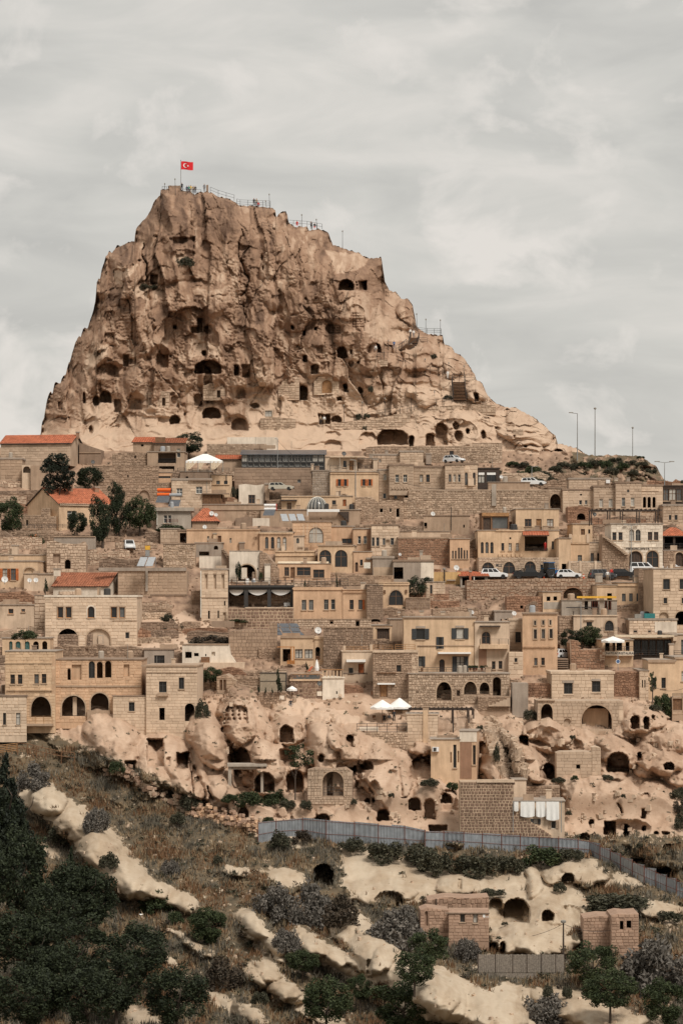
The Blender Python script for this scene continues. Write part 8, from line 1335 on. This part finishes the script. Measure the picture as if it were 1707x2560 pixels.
# -- dishes, tanks, panels
def dish(c, x, y, r, label, D, mat='dish', tilt=20, yaw=15):
    k = D / F / CROP[c][2]; root = empty('satellite_dish', P(*cr(c, x, y), D), label, 'dish', R(yaw), 'satellite dishes'); rr = r * k; q = MB(); pr = [(rr * t, -rr * .28 * (1 - t * t)) for t in (0.02, .35, .7, 1.0)]; q.lathe(pr, 14, cap=False); o = q.build('reflector', mat, root, smooth=True); o.rotation_euler = (R(90 - tilt), 0, 0)
    q = MB(); q.bar((0, .1, -rr * 1.5), (0, .12, 0), .04, 5); q.build('mast', 'lampgrey', root); q = MB(); q.bar((0, -.1, -rr * .8), (0, -rr * .75, -.05), .025, 4); q.bar((0, -rr * .75, -.1), (0, -rr * .75, .06), .05, 5); q.build('feed_arm', 'lampgrey', root)
for c, x, y, r_, w, D, m in [('F', 1347, 668, 30, 'large white dish above the solar panel house', 428, 'dish'), ('B', 412, 953, 25, 'white dish beside a dark one over the rubble wall', 482, 'dish'), ('B', 374, 950, 17, 'dark dish beside a white one over the rubble wall', 482.5, 'dishdark'), ('B', 541, 845, 19, 'round dish with red emblem below the hipped tiled roof', 488, 'dish'), ('B', 641, 737, 17, 'white dish at the corner of the hipped roof', 491, 'dish'), ('B', 602, 724, 22, 'grey tilted dish behind the hipped roof', 495, 'dish'), ('C', 1166, 696, 19, 'grey dish over the collapsed corner house', 482, 'dish'), ('C', 1367, 1156, 24, 'pale dish at the foot of the slim-window house', 466, 'dish'), ('C', 885, 1043, 13, 'small dish on the flat grey parapet house', 470, 'dish'), ('C', 408, 183, 20, 'dark dish on the terrace roof above orange shutters', 507, 'dishdark'), ('G', 1093, 134, 24, 'large pale dish above the yellow wall', 456, 'dish'), ('G', 1226, 514, 18, 'pale dish on the roof of the black-shuttered house', 434, 'dish'), ('H', 88, 538, 21, 'white dish beside the tall peach house', 425, 'dish'), ('E', 42, 244, 30, 'big white dish before the wooden shutters', 440, 'dish'), ('E', 263, 252, 20, 'first of twin dishes on the garden wall', 441, 'dish'), ('E', 320, 250, 22, 'second of twin dishes nearer the conifer', 441, 'dish'), ('M', 915, 816, 22, 'white dish on the cream lower block', 383, 'dish'), ('M', 1127, 921, 27, 'large tilted dish at the foot of reddish block corner', 380, 'dish'), ('F', 1359, 1122, 22, 'dark dish fixed under the deck terrace', 399, 'dishdark'), ('A', 828, 373, 18, 'dark dish behind the pine by the lean-to', 514, 'dishdark'), ('D', 957, 402, 15, 'black dish under the dark pergola', 474, 'dishdark'), ('U', 395, 754, 12, 'small white dish before the glazed pavilion', 499, 'dish')]:
    dish(c, x, y, r_, w, D, m)
def heater(c, x0, y0, x1, y1, label, D, tank, caps, two=True):
    k = D / F / CROP[c][2]; root = empty('solar_water_heater', P(*cr(c, (x0 + x1) / 2, y1), D), label, 'water heater', R(-8)); w = (x1 - x0) * k / 2; h = (y1 - y0) * k; r = h * .12
    for z in ([h - r, h - r * 3.6] if two else [h - r]):
        q = MB(); q.bar((-w, .3, z), (w * .9, .3, z), r, 12); t = q.build('tank', tank, root); q = MB(); q.bar((w * .9, .3, z), (w, .3, z), r * 1.02, 12); q.build('tank_cap', caps, t)
    q = MB(); q.add([(-w * 1.1, -.7, 0), (w * .7, -.7, 0), (w * .85, .1, h * .5), (-w * .9, .1, h * .5)], [(0, 1, 2, 3)]); q.build('collector', 'panel', root); q = MB(); [q.bar((x, .35, 0), (x, .35, h - r), .03, 4) for x in (-w * .8, w * .8)]; q.build('frame', 'lampgrey', root); return root
ht = heater('B', 115, 500, 245, 630, 'bright orange solar water heater with two tanks on grey panel', 494, 'tankorange', 'fd'); heater('B', 1068, 640, 1180, 745, 'white solar water heater with red tank ends', 489, 'tankwhite', 'tankred')
heater('B', 225, 545, 335, 665, 'grey solar water heater beside the orange one', 493.5, 'panel_l', 'lampgrey', False)
def panels(c, quads, label, D, mat='panel', back=1.6):
    k = D / F / CROP[c][2]; x0 = quads[0][0][0]; yb = max(p[1] for q_ in quads for p in q_); root = empty('solar_panel_array', P(*cr(c, x0, yb), D), label, 'solar panel'); hh = max(yb - p[1] for q_ in quads for p in q_)
    for qd in quads:
        q = MB(); vs = [((x - x0) * k, back * (yb - y) / hh, (yb - y) * k) for x, y in qd]; q.add(vs + [(a, b + .06, c_ - .05) for a, b, c_ in vs], [(0, 1, 2, 3), (7, 6, 5, 4), (0, 4, 5, 1), (1, 5, 6, 2), (2, 6, 7, 3), (3, 7, 4, 0)]); q.build('panel', mat, root)
    q = MB(); [q.bar(((x - x0) * k, back, -.2), ((x - x0) * k, back * .9, hh * k * .9), .04, 4) for x, _ in (quads[0][3], quads[-1][2])]; q.build('support', 'lampgrey', root)
panels('F', [[(975 + i * 88, 708), (1055 + i * 88, 708), (1030 + i * 84, 680), (955 + i * 84, 680)] for i in range(3)] + [[(955 + i * 84, 677), (1030 + i * 84, 677), (1010 + i * 84, 645), (935 + i * 84, 645)] for i in range(3)] + [[(950 + i * 82, 641), (1025 + i * 82, 641), (1005 + i * 80, 610), (930 + i * 80, 610)] for i in range(3)], 'nine dark tilted solar panels on the cream house roof', 426); panels('B', [[(1232 + i * 72, 793), (1292 + i * 72, 793), (1268 + i * 72, 727), (1212 + i * 72, 727)] for i in range(3)], 'three pale solar collectors above the peach hall', 481, 'panel_l'); panels('E', [[(1218 + i * 75, 126), (1283 + i * 75, 126), (1310 + i * 72, 44), (1245 + i * 72, 44)] for i in range(2)], 'two grey solar collectors on the big tan wall', 450, 'panel_l')
# -- umbrellas, tent, pergolas, laundry
def umbrella(c, x0, y0, x1, y1, yb, label, D, n=8, mat='whitecloth'):
    k = D / F / CROP[c][2]; root = empty('parasol', P(*cr(c, (x0 + x1) / 2, yb), D), label, 'umbrella', .3, 'white terrace umbrellas'); r = (x1 - x0) * k / 2; za, zb = (yb - y0) * k, (yb - y1) * k; q = MB(); vs = [(0, 0, za)]
    for i in range(2 * n): a = 3.14159 * i / n; rr = r * (1 if i % 2 == 0 else .93); vs.append((rr * math.cos(a), rr * math.sin(a), zb + (0 if i % 2 == 0 else .12)))
    for i in range(2 * n): a = 3.14159 * i / n; rr = r * (1 if i % 2 == 0 else .93); vs.append((rr * math.cos(a), rr * math.sin(a), zb - .22))
    m = 2 * n; q.add(vs, [(0, 1 + i, 1 + (i + 1) % m) for i in range(m)] + [(1 + i, 1 + m + i, 1 + m + (i + 1) % m, 1 + (i + 1) % m) for i in range(m)]); q.build('canopy', mat, root); q = MB(); q.bar((0, 0, -.2), (0, 0, za), .05, 6); q.build('pole', 'wood', root); q = MB(); [q.bar((0, 0, za - .2), (r * .95 * math.cos(a), r * .95 * math.sin(a), zb), .02, 4) for a in [6.2832 * i / n for i in range(n)]]; q.build('rib', 'wood', root)
umbrella('M', 258, 242, 478, 312, 440, 'front white umbrella with scalloped edge on cafe terrace', 396); umbrella('M', 405, 224, 630, 308, 440, 'rear larger white umbrella on cafe terrace', 399); umbrella('H', 845, 740, 1062, 782, 868, 'pale flat umbrella over the lettered restaurant balcony', 414)
umbrella('F', 1078, 1142, 1172, 1172, 1225, 'small white canopy corner beside the beige screen', 400, 4)
for c, x, yt, yb, w, D in (('F', 1336, 918, 1022, 'closed white umbrella on the orange deck', 404), ('G', 145, 880, 1042, 'closed drape beside the orange door', 417)):
    k = D / F / CROP[c][2]; h = (yb - yt) * k; r0 = empty('closed_parasol', P(*cr(c, x, yb), D), w, 'umbrella'); q = MB(); q.lathe([(.28, h * .08), (.32, h * .3), (.2, h * .7), (.05, h)], 9); q.build('folded_canopy', 'whitecloth', r0); q = MB(); q.bar((0, 0, 0), (0, 0, h + .1), .04); q.build('pole', 'wood', r0)
D = 511; k = D / F / 3.5636; tn = empty('marquee', P(*cr('B', 545, 348), D), 'white marquee tent with scalloped valance and draped sides', 'tent'); w = 165 * k; zt, ze = 153 * k, 83 * k
q = MB(); q.add([(-w, -w, ze), (w, -w, ze), (w, w, ze), (-w, w, ze), (-w * .12, 0, zt), (w * .12, 0, zt)], [(0, 1, 5, 4), (1, 2, 5), (2, 3, 4, 5), (3, 0, 4)]); q.build('canopy', 'whitecloth', tn)
q = MB()
for i in range(22): x = -w + 2 * w * i / 22; q.add([(x, -w - .01, ze + .02), (x + w / 11, -w - .01, ze + .02), (x + w / 11, -w - .01, ze - .3), (x + w / 22, -w - .01, ze - .42), (x, -w - .01, ze - .3)], [(4, 3, 2, 1, 0)])
q.build('valance', 'whitecloth', tn)
for x in (-w, -w * .33, w * .33, w): q = MB(); q.bar((x, -w, -.3), (x, -w, ze), .06, 5); q.build('pole', 'fg', tn)
for x0, x1 in ((-w, -w * .36), (-w * .3, .1), (w * .36, w)):
    q = MB(); n = 8; vs = []
    for i in range(n + 1): t = i / n; vs += [(x0 + (x1 - x0) * t * .35, -w + .06 * math.sin(i * 2.2), 0.2), (x0 + (x1 - x0) * t, -w + .05 * math.sin(i * 2.2), ze - .1)]
    q.add(vs, [(2 * i, 2 * i + 2, 2 * i + 3, 2 * i + 1) for i in range(n)]); q.build('drape', 'canvas', tn)
def pergola(c, x0, y0, x1, yb, D, dep, label, xs, mat='wooddark', nb=9, rail=None):
    k = D / F / CROP[c][2]; xm = (x0 + x1) / 2; root = empty('pergola', P(*cr(c, xm, yb), D), label, 'pergola'); X = lambda x: (x - xm) * k; h = (yb - y0) * k
    for y in (0, dep):
        q = MB(); q.box(X(x0), X(x1), y - .08, y + .08, h - .22, h); q.build('beam', mat, root)
        for x in xs: q = MB(); q.box(X(x) - .09, X(x) + .09, y - .09, y + .09, -.3, h - .22); q.build('post', mat, root)
    for i in range(nb): x = X(x0) + (X(x1) - X(x0)) * (i + .5) / nb; q = MB(); q.box(x - .06, x + .06, -.3, dep + .3, h + .003, h + .14); q.build('rafter', mat, root)
    if rail: railing(root, (X(x0), -.1, 0), (X(x1), -.1, 0), rail, mat)
    return root
pergola('D', 928, 370, 1422, 466, 471, 4, 'long dark timber pergola on the restaurant house roof', (935, 1062, 1150, 1265, 1395), nb=16, rail=.9); pergola('M', 600, 322, 1170, 512, 391, 4, 'dark timber pergola with flat roof over the block house', (985, 1120, 1162), nb=14)
tb = empty('canvas_awning', P(*cr('F', 1200, 215), 467), 'ragged tan canvas awning over the cafe front', 'awning'); k = 467 / F / 3.4087; q = MB(); vs = []
for i in range(13): x = (-195 + i * 36) * k; vs += [(x, -2.2, 108 * k + .1 * math.sin(i * 1.9)), (x, .4, 135 * k)]
q.add(vs, [(2 * i, 2 * i + 2, 2 * i + 3, 2 * i + 1) for i in range(12)]); q.build('cloth', 'canvas', tb); q = MB(); [q.bar((x * k, -2.1, -.2), (x * k, -2.1, 108 * k), .07, 5) for x in (-60, 230)]; q.build('post', 'wood', tb)
for i, (x0, x1, y1, w) in enumerate([(120, 158, 1200, 'narrow white sheet at the wall end of the line'), (175, 303, 1250, 'first wide white sheet on the line'), (308, 392, 1250, 'middle white sheet with deep folds on the line'), (395, 512, 1278, 'longest white sheet hanging over the shuttered window')]):
    D = BD_['T3'][0] - .7; k = D / F / 3.4311; r0 = empty('hanging_sheet', P(*cr('N', x0, 1115), D), w, 'laundry', 0, 'white laundry on the line'); q = MB(); nx, nz = 12, 6; vs = []
    for a in range(nx + 1):
        for b in range(nz + 1): t = a / nx; s = b / nz; sag = (1 - (2 * t - 1) ** 2); vs.append(((x1 - x0) * k * t * .94, .08 * s * math.sin(t * 15 + i) + .04 * s * math.sin(t * 5), -(y1 - 1115) * k * s * (.92 + .08 * sag)))
    q.add(vs, [(a * (nz + 1) + b, a * (nz + 1) + b + 1, (a + 1) * (nz + 1) + b + 1, (a + 1) * (nz + 1) + b) for a in range(nx) for b in range(nz)]); q.build('cloth', 'whitecloth', r0, smooth=True)
r0 = empty('washing_line', P(*cr('N', 110, 1114), BD_['T3'][0] - .7), 'thin washing line holding four white sheets', 'line'); q = MB(); q.bar((0, 0, .02), (410 * 366.5 / F / 3.43, 0, .02), .02, 4); q.build('cord', 'fg', r0); q = MB(); q.bar((0, 0, -4), (0, 0, .1), .05); q.bar((410 * 366.5 / F / 3.43, 0, -4), (410 * 366.5 / F / 3.43, 0, .1), .05); q.build('post', 'lampgrey', r0)
# curtains in the dark restaurant
for i, (x0, x1) in enumerate(((590, 712), (752, 912), (948, 1108))):
    D = BD_['S15'][0] + .45; k = D / F / 3.4087; r0 = empty('draped_curtain', P(*cr('F', x0, 322), D), ['draped white curtain in the first bay beside the tower', 'draped white curtain in the middle restaurant bay', 'draped white curtain in the bay beside peach house'][i], 'curtain', 0, 'restaurant curtains'); q = MB(); n = 12; vs = []
    for a in range(n + 1): t = a / n; x = (x1 - x0) * k * t; vs += [(x, 0, 0), (x, -.05, -(14 + 34 * (1 - (2 * t - 1) ** 2)) * k)]
    q.add(vs, [(2 * a + 1, 2 * a + 3, 2 * a + 2, 2 * a) for a in range(n)]); q.build('swag', 'whitecloth', r0)
# terrace railing, fences, furniture
def flatrail(c, x0, y0, x1, y1, D, label, mat='iron', glass=False, rails=3, name='terrace_railing'):
    k = D / F / CROP[c][2]; root = empty(name, P(*cr(c, x0, y1), D), label, 'railing'); w, h = (x1 - x0) * k, (y1 - y0) * k; railing(root, (0, 0, 0), (w, 0, 0), h, mat, rails=rails, name='frame')
    return root
flatrail('F', 585, 222, 1140, 288, BD_['S15'][0] - .3, 'dark iron railing over the glass restaurant terrace'); flatrail('F', 1140, 228, 1600, 296, BD_['S11'][0] - .1, 'dark iron railing over the peach house terrace')
flatrail('A', 500, 930, 620, 965, 490, 'iron garden railing in front of the pine trunk'); flatrail('A', 180, 930, 500, 968, 488.5, 'iron garden railing on the square-stone wall'); flatrail('B', 300, 320, 760, 352, 509, 'iron railing before the white marquee')
wf = rail_line([('L', -20, 70), ('L', 110, 55)], 'orange plank fence on a low wall at the picture edge', 1.2, 'wood2', 'plank_fence', D=hD('L', 60, 80) - 2, rails=5, r=.07, cat='fence'); rail_line([('L', 115, 55), ('L', 180, 62), ('L', 300, 92), ('L', 400, 112), ('L', 488, 122)], 'brown two-rail wooden fence running down the slope', 1.3, 'wood', 'wooden_fence', D=hD('L', 300, 110) - 2, r=.06, cat='fence')
ch0 = None
for i, (c, x, y, D, w) in enumerate([('M', 300, 440, 397, 'wooden chair at the edge of the umbrella terrace'), ('M', 340, 440, 398, 'wooden chair next to the seated guest'), ('M', 520, 438, 397, 'wooden chair under the rear umbrella'), ('M', 560, 438, 398, 'wooden chair near the dark potted shrub'), ('G', 790, 1045, BD_['S4'][0] - .8, 'wooden chair by the black-shuttered window'), ('F', 1010, 290, Dt(1464) - 1, 'terrace chair near the white chimney'), ('F', 1135, 290, Dt(1464) - 1, 'terrace chair below the canvas awning'), ('F', 620, 285, Dt(1464) - 1, 'terrace chair beside the stone staircase')]):
    if ch0 is None:
        ch0 = empty('chair', (0, 0, 0), w, 'chair', .4, 'terrace chairs'); q = MB(); q.box(-.24, .24, -.24, .24, .43, .49); q.build('seat', 'wood', ch0); q = MB(); q.box(-.24, .24, .2, .25, .5, 1.0); q.build('backrest', 'wood', ch0)
        for sx in (-.2, .2):
            for sy in (-.2, .2): q = MB(); q.bar((sx, sy, 0), (sx, sy, .45), .03, 4); q.build('leg', 'wood', ch0)
        o = ch0
    else: o = copy_tree(ch0); o['label'] = w; o.rotation_euler = (0, 0, random.uniform(0, 6))
    o.location = P(*cr(c, x, y), D)
for i, x in enumerate((1210, 1238, 1262, 1310, 1345)):
    D = BD_['S4'][0] - 1.0; r0 = empty('flower_pot', P(*cr('G', x, 1012), D), 'terracotta flower pot on the terrace rail, ' + ['nearest the black door', 'second from the black door', 'third from the black door', 'fourth from the black door', 'farthest from the black door'][i], 'flower pot', 0, 'flower pots'); q = MB(); q.lathe([(.12, 0), (.2, .35), (.2, .4)], 9); q.build('pot', 'terracotta', r0); o = obj('plant', CROWN['bushg1'], r0); o.location = (0, 0, .4); o.scale = (.35, .35, .4)
r0 = empty('deck_chair', P(*cr('F', 1262, 1035), 403), 'bright orange deck chair on the terrace', 'chair', .5); q = MB(); q.add([(-.5, -.3, .35), (.1, -.3, .3), (.1, .3, .3), (-.5, .3, .35), (.7, -.3, .95), (.7, .3, .95)], [(0, 1, 2, 3), (1, 4, 5, 2)]); q.build('cloth', 'orangecloth', r0); q = MB(); [q.bar((a, s, 0), (b, s, c_), .03, 4) for s in (-.3, .3) for a, b, c_ in ((-.5, .75, 1.0), (.5, -.5, .35))]; q.build('frame', 'wood2', r0)
r0 = empty('yellow_machine', P(*cr('A', 1315, 1215), Dt(1391) - 1), 'yellow-topped metal box machine near the off-road car', 'machine'); k = .019; q = MB(); q.box(-.42, .42, -.3, .3, 1.1, 1.8); q.build('hood', 'yellowsign', r0); q = MB(); q.box(-.35, .35, -.25, .25, 0, 1.1); q.build('cabinet', 'lampgrey', r0)
r0 = empty('round_sign', P(*cr('H', 998, 985), 410), 'round blue road sign before the lettered restaurant', 'sign'); q = MB(); q.bar((0, 0, -1.5), (0, 0, 1.6), .04); q.build('post', 'lampgrey', r0); q = MB(); q.add([(.33 * math.cos(6.2832 * i / 16), -.05, .4 + .33 * math.sin(6.2832 * i / 16)) for i in range(16)], [tuple(range(16))]); q.build('disc', 'c_blue', r0)
q = MB(); q.add([(.33 * m_ * math.cos(6.2832 * i / 16), -.055, .4 + .33 * m_ * math.sin(6.2832 * i / 16)) for m_ in (.8, 1) for i in range(16)], [(i, (i + 1) % 16, 16 + (i + 1) % 16, 16 + i) for i in range(16)]); q.build('rim', 'whitecloth', r0)
b_ = empty('bird', P(*cr('L', 922, 1120), 250), 'small white bird gliding above the grass slope', 'bird'); q = MB(); q.add([(-.45, 0, .16), (-.2, -.06, .1), (0, -.12, 0), (.2, -.06, .1), (.45, 0, .16), (.18, .1, .06), (0, .25, -.02), (-.18, .1, .06), (0, -.2, -.02), (0, 0, -.07)], [(0, 7, 1), (1, 7, 9, 2), (2, 9, 5, 3), (3, 5, 4), (2, 8, 9), (9, 6, 5), (9, 7, 6), (2, 3, 5, 7, 1)]); q.build('body', 'whitecloth', b_)
def letters(parent_key, text, c, x, y, hpx, D, mat):
    cu = bpy.data.curves.new('lettering', 'FONT'); cu.body = text; k = D / F / CROP[c][2]; cu.size = hpx * k * 1.35; cu.extrude = .01; root = BD_[parent_key][1]; o = bpy.data.objects.new('lettering', cu); COL.objects.link(o); me = bpy.data.meshes.new_from_object(o.evaluated_get(bpy.context.evaluated_depsgraph_get())); bpy.data.objects.remove(o); me.materials.clear(); me.materials.append(MATS[mat]); o = bpy.data.objects.new('lettering', me); COL.objects.link(o); o.parent = root; o.location = P(*cr(c, x, y), D) - root.location; o.rotation_euler = (R(90), 0, 0)
letters('R18b', 'NATKAF RESTAURANT', 'H', 890, 898, 20, BD_['R18b'][0] - .93, 'iron'); letters('R7', 'MESURCENTE', 'D', 1172, 648, 20, BD_['R7'][0] - .12, 'iron')
# -- terraces of the slope, roof clutter, cables
rc = random.Random(44)
for i in range(420):
    u = rc.uniform(-10, 1715); v = rc.uniform(1190, 1765); lo = False; v = rc.uniform(1770, 2060) if lo else v; u = rc.uniform(560, 1715) if lo else u; D = (hill_D(u, v) if lo else Dt(v)) - .15; k = D / F; w = rc.uniform(3, 11) * (.5 if lo else 1); h = rc.uniform(.8, 2.4) * (.6 if lo else 1); 
    if any(a < u + w / 2 / k and b > u - w / 2 / k and c_ < v - 4 and d_ > v - h / k + 3 and D < e_ for a, c_, b, d_, e_ in RECTS): continue
    m = rc.choice(['rub', 'rub', 'ash', 'brown', 'dust', 'red']); q = MB(); pts_ = sorted(rc.uniform(-w / 2, w / 2) for _ in range(4)); tp = [(-w / 2, h * rc.uniform(.5, 1))] + [(x, h * rc.uniform(.75, 1.1)) for x in pts_] + [(w / 2, h * rc.uniform(.4, 1))]
    q.prism([(-w / 2, -.5), (w / 2, -.5)] + tp[::-1], 0, .9); o = q.build('terrace_wall', m, hill); o.location = P(u, v, D); o.rotation_euler = (0, 0, rc.uniform(-.25, .25))
    lay_stones(o, -w / 2, w / 2, -.2, max(p[1] for p in tp), [], f"s_{m if m != 'dust' else 'ash'} {rc.uniform(5, 7):.1f} 8 .45 j", k, lambda x, t=tp: float(np.interp(x, [p[0] for p in t], [p[1] for p in t])))
for key, (D, root, dep) in list(BD_.items()):
    wl = next((c for c in root.children if c.name.startswith('wall')), None); rf = next((c for c in root.children if c.name.startswith('roof')), None)
    if wl is None or rf is None or len(rf.children): continue
    xs = [c[0] for c in wl.bound_box]; x0, x1 = min(xs), max(xs); zt = max(c[2] for c in rf.bound_box)
    if x1 - x0 < 3: continue
    for j in range(int((x1 - x0) / 3.2)):
        x = rc.uniform(x0 + .5, x1 - .5); y = rc.uniform(.3, max(.4, dep * .7)); t = rc.random(); q = MB()
        if t < .34: s = rc.uniform(.22, .42); h = rc.uniform(.5, 1.1); q.box(x - s, x + s, y, y + 2 * s, zt, zt + h); q.box(x - s - .08, x + s + .08, y - .08, y + 2 * s + .08, zt + h, zt + h + .1); q.build('chimney', rc.choice(['pale', 'grey', 'tan', 'brown']), root)
        elif t < .52: q.bar((x, y, zt), (x, y, zt + rc.uniform(1, 2.6)), .03, 4); q.build('aerial', 'fg', root)
        elif t < .78: s = rc.uniform(.5, 1.6); q.box(x - s, x + s, y, y + .35, zt, zt + rc.uniform(.3, .8)); q.build('parapet_stub', rc.choice(['rub', 'ash', 'tan']), root)
        else: s = rc.uniform(.3, .6); q.lathe([(s, 0), (s, .9), (s * .6, 1.05)], 10, (x, y, zt)); q.build('water_barrel', rc.choice(['conc', 'panel_l', 'fd', 'tan']), root)
for c0, x0, y0, c1, x1, y1, sag, w in [('F', 1180, 300, 'G', 60, 395, 2, 'sagging cable from glass restaurant to wooden pole'), ('K', 905, 556, 'K', 200, 470, 2.5, 'long sagging wire from the utility pole to the ruin'), ('C', 507, 250, 'D', 240, 200, 2.5, 'sagging wire between street lamp and concrete pier'), ('H', 672, 450, 'H', 1300, 330, 2, 'sagging wire from tree lamp to block house'), ('D', 1210, 490, 'D', 700, 520, 2, 'wire from restaurant lamp to the hotel'), ('B', 1190, 75, 'C', 507, 245, 3, 'wire between the two upper street lamps'), ('K', 905, 556, 'K', 1300, 545, 1, 'wire from the utility pole to roofless ruin'), ('N', 1270, 100, 'N', 1600, 130, .8, 'thin cable before the cream house windows')]:
    a = P(*cr(c0, x0, y0), min(Dt(cr(c0, x0, y0)[1]), 505) - 12); b = P(*cr(c1, x1, y1), min(Dt(cr(c1, x1, y1)[1]), 505) - 12); r0 = empty('overhead_cable', a, w, 'cable', 0, 'overhead cables'); q = MB(); n = 14
    pt = [(b - a) * (i / n) - Vector((0, 0, sag * (1 - (2 * i / n - 1) ** 2))) for i in range(n + 1)]
    for p0, p1 in zip(pt[:-1], pt[1:]): q.bar(p0, p1, .022, 4)
    q.build('wire', 'iron', r0)
